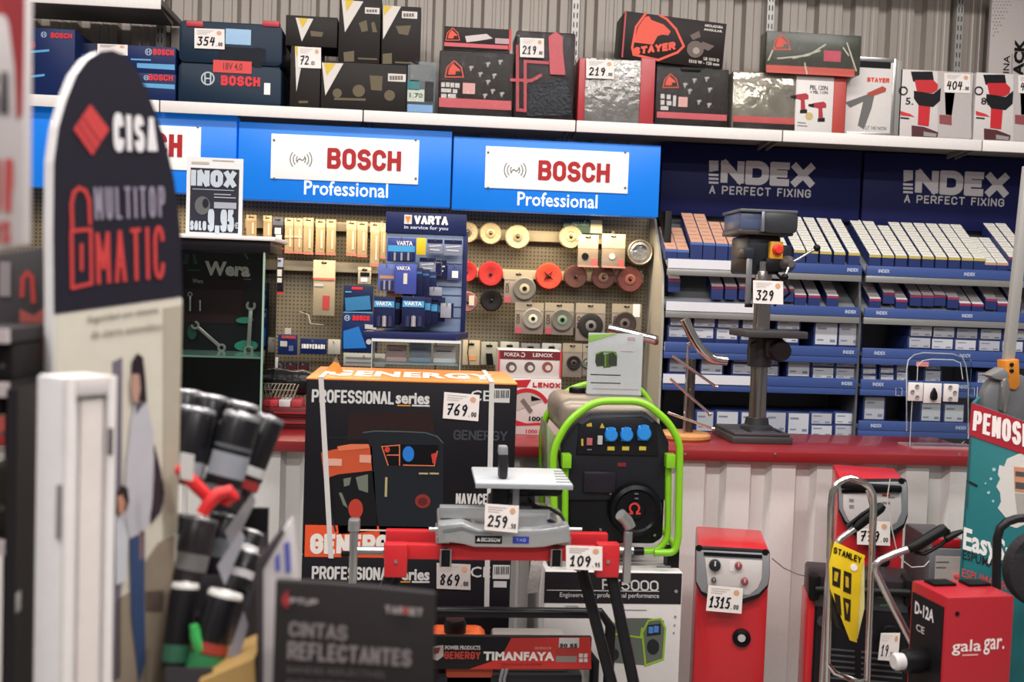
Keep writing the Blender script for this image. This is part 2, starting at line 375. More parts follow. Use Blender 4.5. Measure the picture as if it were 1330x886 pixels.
# wall uprights (slotted steel strips that carry the shelves)
UP = mat('#aaa7a4', .4, .5); SLOT = mat('#3a3836', .6)
SH = Pl(5.45)
joints = [SH.uv(208-266, 128)[0], SH.uv(208, 128)[0], SH.uv(472, 141)[0], SH.uv(748, 157)[0], SH.uv(1016, 172)[0], SH.uv(1275, 184)[0], SH.uv(1540, 196)[0]]
POSW = ['first', 'second', 'third', 'fourth', 'fifth', 'sixth', 'seventh', 'eighth', 'ninth', 'tenth', 'eleventh', 'twelfth', 'thirteenth', 'fourteenth', 'fifteenth']
WU = Pl(5.9)
for i, u in enumerate((208, 480, 747, 1000, 1246)):
    x = WU.uv(u, 40)[0]
    t = thing('slotted_upright', 'slotted steel upright on the ribbed wall, ' + ['by the blue cases near the round-topped display', 'behind the black tall boxes', 'behind the plastic-wrapped red case', 'behind the wrapped flat box with a trestle picture', 'above the white boxes with red drills'][i], 'shelf upright', (x, 5.93, 0), 'slotted uprights on the wall')
    MB().box(x-.02, x+.02, 5.9, 5.95, 0, 3.6).build('strip', UP, t)
    mb = MB()
    z = 2.4
    while z < 3.6:
        for s in (-1, 1): mb.box(x+s*.009-.003, x+s*.009+.003, 5.8985, 5.9, z, z+.028)
        z += .05
    mb.build('slot_pattern', SLOT, t, smooth=False)
SHZ = 2.475
BOARD = mat('#e9e3e0', .5); SHD = mat('#6f6a66', .6)
def shelf_bay(i, z, label, group, depth=.45):
    x0, x1 = joints[i]+.003, joints[i+1]-.003
    t = thing('shelf_board', label, 'shelf', ((x0+x1)/2, 5.7, z-.055), group)
    MB().box(x0, x1, 5.452, 5.898, z-.03, z).build('board', SHD, t, .002)
    MB().box(x0, x1, 5.44, 5.452, z-.055, z+.002).build('front_edge', BOARD, t, .003)
    for x in (x0+.02, x1-.02): MB(Pl(0, pi/2, x)).prism([(5.46, z-.031), (5.77, z-.031), (5.77, z-.06)], -.004, .004).build('bracket', SHD, t)
for i in range(6):
    shelf_bay(i, SHZ, 'white-edged wall shelf board carrying ' + ['dark blue tool boxes', 'the navy tool case and black boxes', 'the wrapped black cases with red labels', 'the tilted black box with a red horse head', 'the white boxes with red drills', 'the last white box, at its far end'][i], 'top shelf boards')
shelf_bay(0, 2.97, 'dark high shelf board above the blue boxes', 'upper shelf boards')
for i in range(1, 6): shelf_bay(i, 3.5, 'high shelf board of the bay above the ' + ['navy tool case', 'black cases', 'horse head box', 'drill boxes', 'far end'][i-1], 'upper shelf boards')

# ================================================================ top shelf goods
SP = Pl(5.5)
NB = mat('#162757', .4); NB2 = mat('#121e44', .45); SKY = mat('#5aa0cf', .4)
def bosch_ring(pl, u, v, r, m, parent):
    return DS('round_logo', pl, [ring(u, v, r, 20), [(u-r*.45, v-r*.75), (u-r*.45, v+r*.75)], [(u+r*.45, v-r*.75), (u+r*.45, v+r*.75)], [(u-r*.45, v), (u+r*.45, v)]], max(r*.22, .6), m, parent)
def bbox(label, px, z0=None, red=(0, 0, 0, 0), logo=None, depth=.3, stripes=(), pl=SP, m=NB):
    t = bx('tool_box_carton', label, 'box', pl, px, depth, m, z0, 'dark blue tool cartons')
    XB('lettering', pl, 'BOSCH', red, BOSCHR, t, .24, .35)
    if logo: bosch_ring(pl, *logo, mat('#a9bdd6', .5), t)
    for s in stripes: DP('printed_picture', pl, [s], SKY, t)
    return t
t = bbox('tall dark blue carton with red lettering beside the white and red display', (38, 37, 97, 118), SHZ, (66, 43, 94, 50), (57, 45, 3.4), stripes=[[(40, 66), (64, 64), (64, 67), (40, 69)], [(40, 98), (58, 96), (58, 99), (40, 101)]])
X('lettering', SP, 'BOSCH', (36, 54, 46, 62), BOSCHR, t, .02); X('lettering', SP, 'BOSCH', (35, 87, 43, 94), BOSCHR, t, .02)
P2 = Pl(5.6)
b2 = bx('tool_box_carton', 'dark blue carton behind the tall one and the white price card', 'box', P2, (103, 56, 133, 120), .2, NB2, SHZ, 'dark blue tool cartons')
DP('printed_picture', P2, [[(104, 70), (122, 68), (122, 78), (104, 80)]], mat('#24407c', .5), b2)
t1 = bbox('lower of two stacked blue cartons beside the navy tool case', (165, 95, 228, 127), SHZ, (193, 97, 225, 105), (190, 101, 3), stripes=[[(167, 107), (227, 110), (227, 116), (167, 112)]])
zt = SP.rc(165, 95, 228, 127)[3]
t2 = bbox('upper of two stacked blue cartons, with a price card on its edge', (160, 60, 228, 94), zt, (199, 64, 226, 72), (193, 67.5, 4), stripes=[[(178, 82), (227, 84), (227, 91), (178, 88)], [(170, 76), (196, 77), (196, 79), (170, 78)]])
price(SP, (127, 57, 166, 71), '', '', t2)
# navy stacking case
t = thing('tool_case', 'dark navy stacking tool case with red latches and a price ticket', 'tool case', SP.w((SP.uv(300, 80)[0], .15, SHZ)))
CASE = mat('#14283c', .45)
s0, s1, a, b = SP.rc(232, 29, 366, 132)
def rr(x0, x1, z0, z1, r, n=5):
    o = []
    for cx, cz, a0 in ((x1-r, z1-r, 0), (x0+r, z1-r, 90), (x0+r, z0+r, 180), (x1-r, z0+r, 270)):
        for k in range(n+1):
            q = radians(a0+90*k/n); o.append((cx+r*cos(q), cz+r*sin(q)))
    return o
zs = SP.uv(300, 84)[1]
MB(SP).prism(rr(s0, s1, SHZ, zs-.002, .025), 0, .34).build('lower_shell', CASE, t, .006)
MB(SP).prism(rr(s0, s1, zs+.002, b, .03), 0, .34).build('lid', CASE, t, .006)
MB(SP).box(s0+.01, s1-.01, .01, .33, zs-.004, zs+.004).build('seam', BLACK, t)
for u in (253, 352): R('latch', SP, (u-11, 27, u+11, 35), .05, mat('#b5303c', .4), t, .004, lift=.006)
R('handle_recess', SP, (284, 62, 345, 80), .002, mat('#0c1420', .5), t, lift=.002)
D('silver_panel', SP, (293, 38, 326, 58), mat('#7f9db8', .25, .3), t)
D('red_sticker', SP, (277, 79, 327, 95), mat('#d8403f', .5), t, .003)
X('printed_lines', SP, '18V 4.0', (290, 82, 315, 91), mat('#6e1f26', .5), t, .01, lift=.0045)
bosch_ring(SP, 270, 102, 8, mat('#b9c2c8', .5), t)
XB('lettering', SP, 'BOSCH', (287, 99, 338, 112), BOSCHR, t, .26, .4)
D('white_label', SP, (343, 108, 351, 123), WHITE, t); D('side_slot', SP, (329, 62, 340, 88), mat('#0d1219', .5), t)
price(SP, (253, 37, 292, 63), '354', '.00', t, .008)
# black boxes with a white V
CHAR = mat('#231e1d', .5); YEL = mat('#d8b62a', .5); VW = mat('#d8d0ca', .55); GOLD = mat('#5c4f34', .5)
def vbox(label, px, vw, vy, lab, art, z0, depth=.22, pl=SP):
    t = bx('tool_carton', label, 'box', pl, px, depth, CHAR, z0, 'charcoal boxes with a white wedge')
    DP('white_wedge', pl, [vw], VW, t); DP('yellow_wedge', pl, [vy], YEL, t, EPS*2)
    if lab:
        D('brand_label', pl, lab, VW, t); u0, v0, u1, v1 = lab
        DR('small_print', pl, [(u0+2+3.6*k, v0+2.5, u0+4.8+3.6*k, v1-2.2) for k in range(int((u1-u0-4)/3.6))], mat('#6b605c', .5), t, EPS*2)
    if art: DP('printed_picture', pl, art, GOLD, t)
    return t
vbox('wide charcoal box with white and yellow wedge, under the two tall ones', (417, 82, 528, 143), [(418, 81.5), (446, 82.5), (422.6, 124)], [(421, 82), (436, 82.6), (424.6, 98)], (504, 96, 527, 106), [circ(438, 121, 6), circ(466, 118, 8), [(480, 98), (497, 99), (496, 118), (482, 117)], [(434, 127), (475, 128), (475, 131), (434, 130)], circ(506, 124, 7)], SHZ)
zt = SP.rc(417, 82, 528, 143)[3]
vbox('tall charcoal box with a wedge, nearer the navy tool case', (440, -8, 494, 85), [(443.8, 0), (472, 2), (448, 42)], [(448.5, 0), (459.6, .5), (450, 15)], (474, 10, 493, 18), [[(466, 30), (476, 26), (478, 40), (470, 42)], [(482, 30), (486, 28), (490, 42), (484, 42)], [(446, 68), (460, 66), (460, 80), (447, 80)], [(465, 75), (490, 76), (490, 78), (465, 77)]], zt)
vbox('tall charcoal box with a wedge, nearer the small clear pack', (496, 8, 546, 90), [(497.5, 7), (521, 8.4), (497.5, 51)], [(498, 7.3), (509, 8), (499, 20)], (522, 15, 542, 24), [[(514, 34), (534, 33), (530, 46), (518, 44)], [(497, 70), (509, 69), (509, 83), (497, 83)], [(513, 80), (535, 81), (535, 83), (513, 82)]], zt)
tb = vbox('small charcoal box standing under a flat one, price ticket on it', (377, 60, 416, 136), [(383, 60), (396, 61), (385, 119)], [(383, 60), (390, 61), (385, 74)], None, [[(388, 131), (400, 131), (400, 134), (388, 134)]], SHZ)
price(SP, (387, 61, 417, 88), '72', '.03', tb)
zt = SP.rc(377, 60, 416, 136)[3]
vbox('flat charcoal box with wedge lying on top of a smaller one', (371, 21, 438, 58), [(384, 23), (407, 24.5), (392, 54)], [(387.5, 23.3), (400, 24.2), (393, 36)], None, [[(403, 40), (420, 42), (418, 48), (404, 47)]], zt)
# clear pack
t = bx('blister_case', 'small clear pack with teal and white label between black boxes', 'box', SP, (529, 80, 566, 146), .12, mat('#4c5458', .3), SHZ)
D('top_window', SP, (533, 84, 559, 106), mat('#6f7474', .2), t); D('teal_label', SP, (529, 104, 545, 117), mat('#2f7d83', .5), t); D('white_label', SP, (529, 116, 551, 132), mat('#c8d0c0', .5), t)
X('lettering', SP, '1.70', (532, 121, 549, 127), BLACK, t, .01, lift=EPS*2)
D('blue_base', SP, (529, 136, 562, 146), mat('#7fa9d8', .4), t); D('dark_corner', SP, (552, 106, 563, 132), DARK, t)
film(SP, (528, 79, 567, 146), t, SHZ)
# black cases with red labels
SR = mat('#d1333a', .45); SRH = mat('#e04a32', .45); BRN = mat('#1f1615', .45)
def shield(pl, u, v, r, parent, m=SRH):
    DS('shield_outline', pl, [[(u-r, v+r*.75), (u-r*.75, v-r*.3), (u, v-r), (u+r*.75, v-r*.3), (u+r, v+r*.75), (u-r, v+r*.75)]], max(r*.12, .7), m, parent)
    return DP('horse_head_emblem', pl, [[(u-r*.7, v+r*.5), (u-r*.55, v-r*.2), (u-r*.1, v-r*.75), (u+.05*r, v-r*.55), (u+r*.65, v-r*.02), (u+r*.6, v+r*.15), (u+r*.2, v+r*.1), (u+r*.1, v+r*.5)]], m, parent)
def toolart(pl, pts, parent):
    mb = [[(u-3.5, v-1.5), (u+2, v-2.5), (u+3.5, v-.5), (u+.5, v+1), (u+.5, v+4), (u-1.5, v+4), (u-1.5, v+1)] for u, v in pts]
    return DP('printed_tools', pl, mb, mat('#a9a2a0', .4), parent)
def scase(label, px, sh, z0, tools=(), film_=True, band=None, spec=(), m=BRN, depth=.25, name='power_tool_case'):
    t = bx(name, label, 'case', SP, px, depth, m, z0, 'black cases with a red label', bev=.008, part='case_body')
    if sh: shield(SP, *sh, t)
    if tools: toolart(SP, tools, t)
    if band: D('red_band', SP, band, mat('#c9515a', .4), t)
    for s in spec: DR('spec_table', SP, [s], mat('#c9c3c0', .5), t)
    if film_: film(SP, (px[0]-1, px[1]-1, px[2]+1, px[3]), t, z0 or SHZ)
    return t
t = scase('black wrapped tool case under a small flat box, red stripe along its foot', (570, 67, 666, 148), (590, 91, 12), SHZ, [(612, 88), (634, 83), (650, 80), (642, 98), (634, 106), (640, 118), (652, 122), (630, 124), (624, 96)], band=(570, 129, 664, 141), spec=[(573, 107, 578, 113), (579, 107, 584, 113), (585, 107.5, 590, 113.5), (591, 108, 597, 114), (573, 115, 586, 120), (588, 116, 594, 121), (573, 122, 580, 127), (582, 122, 592, 128)])
D('pink_label', SP, (601, 108, 617, 122), mat('#d9a29c', .5), t)
zt = SP.rc(570, 67, 666, 148)[3]
t = bx('power_tool_carton', 'flat black box with a red emblem lying on a wrapped case', 'box', SP, (577, 36, 662, 66), .25, BRN, zt, 'black cases with a red label')
shield(SP, 588, 45.5, 9, t); D('red_band', SP, (577, 57, 660, 62), mat('#c9515a', .4), t); D('white_label', SP, (643, 50, 661, 57), mat('#b59aa0', .5), t)
DP('printed_tools', SP, [[(604, 47), (632, 44), (640, 50), (622, 53), (606, 55)]], mat('#c9bdbd', .4), t); D('red_side', SP, (661, 38, 664, 66), SR, t, .0016)
# plastic wrapped red and black case
t = bx('power_tool_case', 'plastic-wrapped black case with red frame and price ticket', 'case', SP, (669, 41, 746, 154), .25, mat('#2a2024', .4), SHZ, None, .01, 'case_body')
DS('red_frame', SP, [[(672, 60), (672, 143), (682, 144), (682, 80), (712, 82)], [(664, 104), (690, 105), (702, 98)]], 4, mat('#b5343f', .35), t, .006)
DP('red_grip', SP, [[(712, 48), (722, 42), (730, 48), (731, 70), (734, 98), (714, 97)]], mat('#c04450', .35), t, .012)
DP('dark_bag', SP, [[(686, 112), (738, 100), (742, 150), (684, 152)]], mat('#1c2028', .25, bump=.5), t, .01)
price(SP, (675, 50, 706, 75), '219', '.00', t, .02); film(SP, (668, 40, 748, 154), t, SHZ, .025)
# silver wrap with red ends
t = bx('power_tool_case', 'flat case in crinkled silver wrap with two red straps', 'case', SP, (751, 76, 850, 159), .25, mat('#9a9793', .2, .5, bump=.9, bscale=26, var=.35), SHZ, None, .012, 'case_body')
for u0, u1 in ((751, 760), (831, 850)): R('red_strap', SP, (u0, 75, u1, 159), .252, mat('#b03a40', .35), t, .006, z0=SHZ, lift=.006)
price(SP, (761, 78, 797, 102), '219', '.00', t, .014)
film(SP, (758, 76, 833, 159), t, SHZ, .012)
# two wrapped cases that carry the tilted box
t = scase('black wrapped tool case under the tilted horse head box', (852, 88, 946, 162), (871, 106, 10), SHZ, [(890, 110), (902, 104), (918, 102), (922, 116), (908, 132), (921, 136), (896, 118)], band=(853, 147, 944, 155), spec=[(858, 122, 863, 128), (858, 130, 863, 136), (866, 123, 871, 129), (866, 131, 872, 137), (858, 138, 868, 143), (874, 124, 878, 138)])
D('pink_label', SP, (881, 126, 893, 139), mat('#d9a29c', .5), t)
R('carry_handle', SP, (884, 88, 910, 93), .05, BLACK, t, .004, lift=.01)
t = bx('power_tool_case', 'glossy silver-wrapped case beside the white drill carton', 'case', SP, (951, 93, 1033, 167), .25, mat('#a8a294', .15, .6, bump=.7, bscale=14, var=.4), SHZ, None, .012, 'case_body')
D('red_band', SP, (952, 152, 1032, 160), mat('#c24a48', .4), t); D('black_foot', SP, (952, 160, 1032, 167), BRN, t)
film(SP, (950, 92, 1034, 167), t, SHZ)
zt = min(SP.uv(830, 76)[1], SP.uv(900, 88)[1])
pts = [(812, 14), (944, 31), (938, 90), (807, 75.5)]
t = thing('angle_grinder_carton', 'black box with red horse head in a shield, tilted on two cases', 'box', SP.w((SP.uv(875, 60)[0], .12, zt)))
OFFS = Pl(5.49)
q = [SP.uv(*p) for p in pts]; dz = zt+.002-min(p[1] for p in q)
MB(SP).prism(q, 0, .24).build('carton', BRN, t, .002)
DP('red_end', SP, [[(811.5, 15), (814, 15), (809, 75), (807, 74)]], mat('#a8323c', .45), t)
DS('shield_outline', SP, [[(839, 17), (826, 35), (821, 62), (823, 71), (855, 78), (880, 68), (888, 60), (878, 38), (866, 25), (857, 20)]], 3, SRH, t)
DP('horse_head_emblem', SP, [[(823, 55), (829, 35), (838, 22), (843, 21), (846, 26), (862, 32), (871, 41), (868, 46), (860, 45), (854, 47), (848, 58)]], SRH, t)
XB('lettering', SP, 'STAYER', [(823, 62), (877, 54), (877, 65), (822, 72)], SRH, t, .32, .15, lift=EPS*2)
DP('printed_tools', SP, [circ(903, 64, 11, 16), [(896, 46), (908, 40), (910, 48), (900, 52)], [(912, 54), (928, 60), (920, 66), (910, 62)]], mat('#5d4a44', .4), t)
DP('printed_disc', SP, [circ(904, 66, 4.5, 14)], mat('#978a80', .4), t, EPS*2)
X('lettering', SP, 'AMOLADORA', [(915, 31), (939, 34), (939, 37.5), (915, 34.5)], VW, t, .03); X('lettering', SP, 'ANGULAR', [(914, 36.5), (938, 39.5), (938, 42.5), (914, 39.5)], VW, t, .03)
X('lettering', SP, 'LB 1010 D', [(914, 74), (934, 76.5), (934, 80.5), (914, 78)], VW, t, .02); X('lettering', SP, '1010 W - 125 mm', [(895, 77), (934, 82), (934, 86), (895, 81.5)], VW, t, .02)
# wrapped flat box with a trestle picture
SW = Pl(5.47)
t = bx('saw_stand_carton', 'wrapped dark flat box picturing a trestle, across two boxes', 'box', SW, (995, 43, 1118, 98), .105, mat('#3d4034', .3, var=.2, bscale=12), SP.rc(951, 93, 1033, 167)[3]+.001, None, .004)
shield(SW, 1015, 56, 11, t); D('red_band', SW, (995, 87, 1110, 97), mat('#c9554a', .4), t)
DS('printed_tools', SW, [[(1003, 66), (998, 78)], [(1010, 76), (1050, 72), (1072, 58)], [(1030, 76), (1065, 66)], [(1045, 82), (1048, 96)], [(1100, 56), (1112, 92)], [(1095, 62), (1102, 72)]], 2, mat('#bdb9a8', .4), t)
D('red_machine', SW, (1070, 66, 1092, 80), mat('#c4485a', .4), t)
film(SW, (994, 39, 1119, 98), t, SP.rc(951, 93, 1033, 167)[3]+.001)
# white drill carton
LP = mat('#ded8d5', .5)
RED2 = mat('#a92634', .45)
def drill(pl, u, v, s, parent, m=RED2):
    DP('drill_picture', pl, [[(u-8*s, v-3*s), (u+6*s, v-5*s), (u+9*s, v-2*s), (u+9*s, v+3*s), (u+4*s, v+3.5*s), (u+5*s, v+17*s), (u-1*s, v+18*s), (u-1*s, v+4*s), (u-8*s, v+2*s)]], m, parent)
    DP('drill_chuck_picture', pl, [[(u-14*s, v-1.5*s), (u-7*s, v-2.5*s), (u-7*s, v+2.5*s), (u-14*s, v+1*s)]], DARK, parent, EPS*2); DP('drill_battery_picture', pl, [[(u-2*s, v+17*s), (u+7*s, v+16*s), (u+7*s, v+21*s), (u-2*s, v+21*s)]], DARK, parent, EPS*2)
t = bx('drill_carton', 'white carton picturing two small red drills, orange-red side', 'box', SP, (1033, 99, 1082, 172), .25, LP, SHZ, None, .002)
R('orange_side', SP, (1082, 100, 1098, 174), .24, mat('#b5453e', .5), t, .002, z0=SHZ)
X('lettering', SP, 'PBL 120N', (1052, 111, 1075, 117), DARK, t, .01); X('lettering', SP, '+ PBL 110N', (1052, 118, 1075, 122), DARK, t, .01)
drill(SP, 1041, 126, 1.0, t); drill(SP, 1064, 137, 1.0, t); DP('gold_seal', SP, [circ(1051, 151, 5)], mat('#c2ab72', .4), t)
DS('printed_lines', SP, [[(1036, 159), (1046, 160)], [(1036, 163), (1048, 164)]], 1.2, GREY, t)
# aluminium framed case
SQ = Pl(5.58)
t = bx('tool_case', 'white aluminium-edged case picturing a long lever tool', 'case', SQ, (1099, 76, 1159, 175), .22, LP, SHZ, None, .004, 'case_body')
ALU = mat('#b2b0ae', .3, .8)
for px in ((1099, 74, 1162, 80), (1158, 76, 1163, 175), (1099, 172, 1162, 176)): R('aluminium_edge', SQ, px, .22, ALU, t, .003, z0=SHZ if px[3] == 176 else None, lift=.004)
R('side_panel', SQ, (1163, 78, 1171, 174), .2, mat('#8d8a88', .4), t, .002, z0=SHZ)
D('black_window', SQ, (1101, 80, 1157, 88), BLACK, t)
MB(SQ).tube([SQ.w((SQ.uv(u, v)[0], .1, SQ.uv(u, v)[1]))-SQ.o for u, v in ((1121, 75), (1124, 72), (1142, 73), (1145, 76))], .006).build('carry_handle', BLACK, t)
XB('lettering', SQ, 'STAYER', (1126, 101, 1155, 107), SRH, t, .28, .3)
DP('lever_picture', SQ, [[(1098, 133), (1128, 122), (1132, 127), (1104, 140)], [(1122, 128), (1136, 122), (1132, 140), (1122, 168), (1114, 163)]], mat('#6b6968', .4), t)
DP('lever_grip_picture', SQ, [[(1126, 121), (1146, 112), (1151, 115), (1150, 119), (1130, 126)]], mat('#b04a40', .4), t, EPS*2)
X('lettering', SQ, 'LT 140 NON', (1124, 164, 1151, 169), GREY, t, .01)
# two drill boxes
def dbox(label, px, du, tagpx):
    t = bx('drill_carton', label, 'box', SQ, px, .2, mat('#d3ccca', .5), SHZ, None, .002)
    u = px[0]
    DP('grey_field', SQ, [[(u+50, px[1]+1), (px[2]-.5, px[1]+2), (px[2]-.5, px[3]-1), (u+50, px[3]-3)]], mat('#bdb5b3', .5), t)
    q = lambda pts: [(x+u-1168+du, v+(4 if du else 0)) for x, v in pts]
    DP('drill_body_picture', SQ, [q([(1183, 93), (1211, 93), (1213, 106), (1186, 106)]), q([(1187, 118), (1212, 122), (1222, 114), (1221, 131), (1212, 139), (1194, 138), (1187, 128)])], DARK, t)
    DP('drill_grip_picture', SQ, [q([(1193, 137), (1208, 139), (1206, 164), (1192, 162)])], mat('#c8242c', .45), t, EPS*2)
    DP('drill_cover_picture', SQ, [q([(1188, 104), (1212, 104), (1218, 110), (1217, 117), (1211, 121), (1191, 119)])], mat('#c8242c', .45), t, EPS*2)
    DP('drill_battery_picture', SQ, [q([(1184, 163), (1200, 165), (1218, 172), (1217, 178), (1184, 177)])], mat('#54282c', .45), t, EPS*3)
    DP('battery_foot_picture', SQ, [q([(1199, 171), (1216, 174), (1215, 178), (1199, 177)])], mat('#9a9698', .45), t, EPS*4)
    DP('second_drill_picture', SQ, [[(u+59, 120), (u+72, 121), (u+68, 150), (u+60, 149)], [(u+52, 149), (u+68, 150), (u+68, 163), (u+52, 161)]], mat('#8f4a4d', .45), t)
    DP('green_leaf_picture', SQ, [[(u+1, 144), (u+14, 148), (u+20, 152), (u+2, 150)]], SR, t); DS('tape_picture', SQ, [ring(u+5, 118, 5, 14), [(u+2, 153), (u+12, 154)]], 1.6, DARK, t, EPS*2)
    X('lettering', SQ, '5.' if du == 0 else '8.', (u+8, 127, u+18, 136), DARK, t, .01, lift=EPS*2)
    price(SQ, tagpx, '404', '.00', t)
    return t
dbox('white carton with a red cordless drill picture, beside the aluminium-edged case', (1168, 92, 1262, 181), 0, (1226, 95, 1260, 120))
dbox('white carton with a red cordless drill picture, last one on the shelf', (1266, 96, 1352, 186), -4, (1322, 98, 1352, 121))
PB = Pl(5.8)
t = bx('display_board', 'tall pale board with dotted corner and black upright lettering', 'sign', PB, (1286, -6, 1400, 110), .03, mat('#b7adab', .55), SHZ, None, .002, 'board')
X('lettering', PB, 'BLACK', (1316, 50, 1330, 120), BLACK, t, .05, rot=1); X('lettering', PB, 'MACHINA', (1302, 72, 1310, 135), BLACK, t, .01, rot=1)
DS('thin_rule', PB, [[(1314.5, 70), (1314, 100)]], .8, GREY, t)
DP('dot_pattern', PB, [circ(1290+j*4+(i % 2)*2, 2+i*4.4, .8, 6) for i in range(11) for j in range(max(1, 6-i//2))], mat('#8d8583', .5), t)

# ================================================================ the sign canopies
BLUE = mat('#0a76dc', .35, 0, .28, var=.02); PLATE = mat('#f4f4f4', .4, 0, .14, var=.0)
SG = Pl(5.5)
def bsign(label, px, plate, word, prof, icon):
    t = thing('sign_lightbox', label, 'sign', SG.w((SG.uv((px[0]+px[2])/2, px[3])[0], .06, SG.rc(*px)[2])), 'blue signs over the pegboard')
    R('light_box', SG, px, .1, BLUE, t, .004)
    R('white_plate', SG, plate, .006, PLATE, t, .002, lift=.008)
    pf = back(-.008, SG)
    XB('lettering', pf, 'BOSCH', word, mat('#b00c14', .4), t, .21, .35)
    if prof: X('lettering', SG, 'Professional', prof, mat('#f4f6f8', .45, 0, .3), t, .012)
    if icon:
        u, v = icon
        DS('round_logo', pf, [ring(u, v, 6, 10, 140, 220), ring(u, v, 10, 12, 140, 220), ring(u, v, 14, 12, 140, 220), ring(u, v, 6, 10, -40, 40), ring(u, v, 10, 12, -40, 40), ring(u, v, 14, 12, -40, 40), [(u-5, v+2), (u-2, v-1), (u+2, v+1.5), (u+5, v-2)]], 1.1, mat('#6e6a60', .4), t)
    for a, b in ((plate[0]+4, plate[1]+4), (plate[2]-4, plate[1]+4), (plate[0]+4, plate[3]-4), (plate[2]-4, plate[3]-4)):
        x, z = pf.uv(a, b); MB(pf).lathe([(.006, 0), (.006, -.004), (.003, -.006)], (x, 0, z), 'y', 10).build('screw_cap', mat('#6d6a66', .4), t)
    return t
bsign('blue lightbox sign half hidden behind the round-topped display', (-60, 142, 307, 246), (66, 161, 261, 218), (140, 172, 237, 203), (60, 222, 160, 240), None)
bsign('middle blue lightbox sign, above the battery stand', (309, 164, 586, 264), (352, 178, 544, 236), (425, 194, 521, 221), (395, 236, 504, 255), (391, 207))
bsign('blue lightbox sign above the abrasive discs, next to the navy headers', (588, 183, 857, 277), (630, 194, 816, 248), (699, 210, 792, 236), (672, 251, 776, 269), (669, 221))
NH = mat('#15194a', .55); HL = mat('#c3bfc2', .5)
IDX = Pl(5.79)
def isign(label, px, ix):
    t = thing('header_board', label, 'sign', IDX.w((IDX.uv((px[0]+px[2])/2, px[3])[0], .02, IDX.rc(*px)[2])), 'navy header boards')
    R('board', IDX, px, .03, NH, t, .002, z1=2.435)
    u0, v0, u1, v1, tl = ix
    # the I is a block over three bars
    DP('lettering', IDX, [[(u0, v0), (u0+12, v0+.4), (u0+12, v0+13), (u0, v0+15)], [(u0-.5, v0+17), (u0+12, v0+17.6), (u0+12, v0+20.4), (u0-.5, v0+20)], [(u0-.5, v0+22), (u0+12, v0+22.6), (u0+12, v0+25.4), (u0-.5, v0+25)], [(u0-.5, v0+27), (u0+12, v0+27.6), (u0+12, v0+30.4), (u0-.5, v0+30)]], HL, t)
    XB('lettering', IDX, 'NDEX', (u0+15, v0+1.5, u1, v1-2), HL, t, .3, .18)
    XB('lettering', IDX, 'A PERFECT FIXING', tl, HL, t, .17, 1.1)
    return t
isign('navy header board nearer the blue signs, above the drill press', (859, 178, 1118, 284), (921, 208.5, 1058, 243, (921, 243.5, 1053, 254.5)))
isign('navy header board at the far end above the white-topped boxes', (1121, 188, 1392, 300), (1173.5, 221, 1310, 256, (1174, 255.5, 1304, 266)))
# ================================================================ perforated panel wall
def peg_mat():
    m = bpy.data.materials.new('beige_perforated_panel'); m.use_nodes = True; nt = m.node_tree; b = nt.nodes['Principled BSDF']
    tc = nt.nodes.new('ShaderNodeTexCoord'); sx = nt.nodes.new('ShaderNodeSeparateXYZ'); nt.links.new(tc.outputs['Object'], sx.inputs[0])
    def mth(op, a, c=None):
        n = nt.nodes.new('ShaderNodeMath'); n.operation = op
        for i, q in enumerate((a, c)):
            if q is None: continue
            if isinstance(q, (int, float)): n.inputs[i].default_value = q
            else: nt.links.new(q, n.inputs[i])
        return n.outputs[0]
    def cell(o): return mth('ABSOLUTE', mth('SUBTRACT', mth('FRACT', mth('DIVIDE', o, .0205)), .5))
    cx, cz = cell(sx.outputs[0]), cell(sx.outputs[2])
    d = mth('SQRT', mth('ADD', mth('MULTIPLY', cx, cx), mth('MULTIPLY', cz, cz)))
    h = mth('LESS_THAN', d, .23)
    mx = nt.nodes.new('ShaderNodeMix'); mx.data_type = 'RGBA'
    mx.inputs[6].default_value = (*lin('#786e5b'), 1); mx.inputs[7].default_value = (*lin('#3c352b'), 1)
    nt.links.new(h, mx.inputs[0]); nt.links.new(mx.outputs[2], b.inputs['Base Color']); b.inputs['Roughness'].default_value = .6
    return m
PEGM = peg_mat(); PEGP = mat('#a89c85', .55)
PG_ = Pl(5.85)
xb = [-2.6, PG_.uv(270, 300)[0], PG_.uv(570, 330)[0], PG_.uv(846, 420)[0]]
for i in range(3):
    bxx = MB().box(xb[i]+.003, xb[i+1]-.003, 5.85, 5.87, .15, 2.2).build('perforated_panel', PEGM)
    tag(bxx, 'beige perforated wall panel behind the ' + ['round-topped display and glass cabinet', 'blade packs and battery stand', 'abrasive discs'][i], 'pegboard', 'perforated panels')
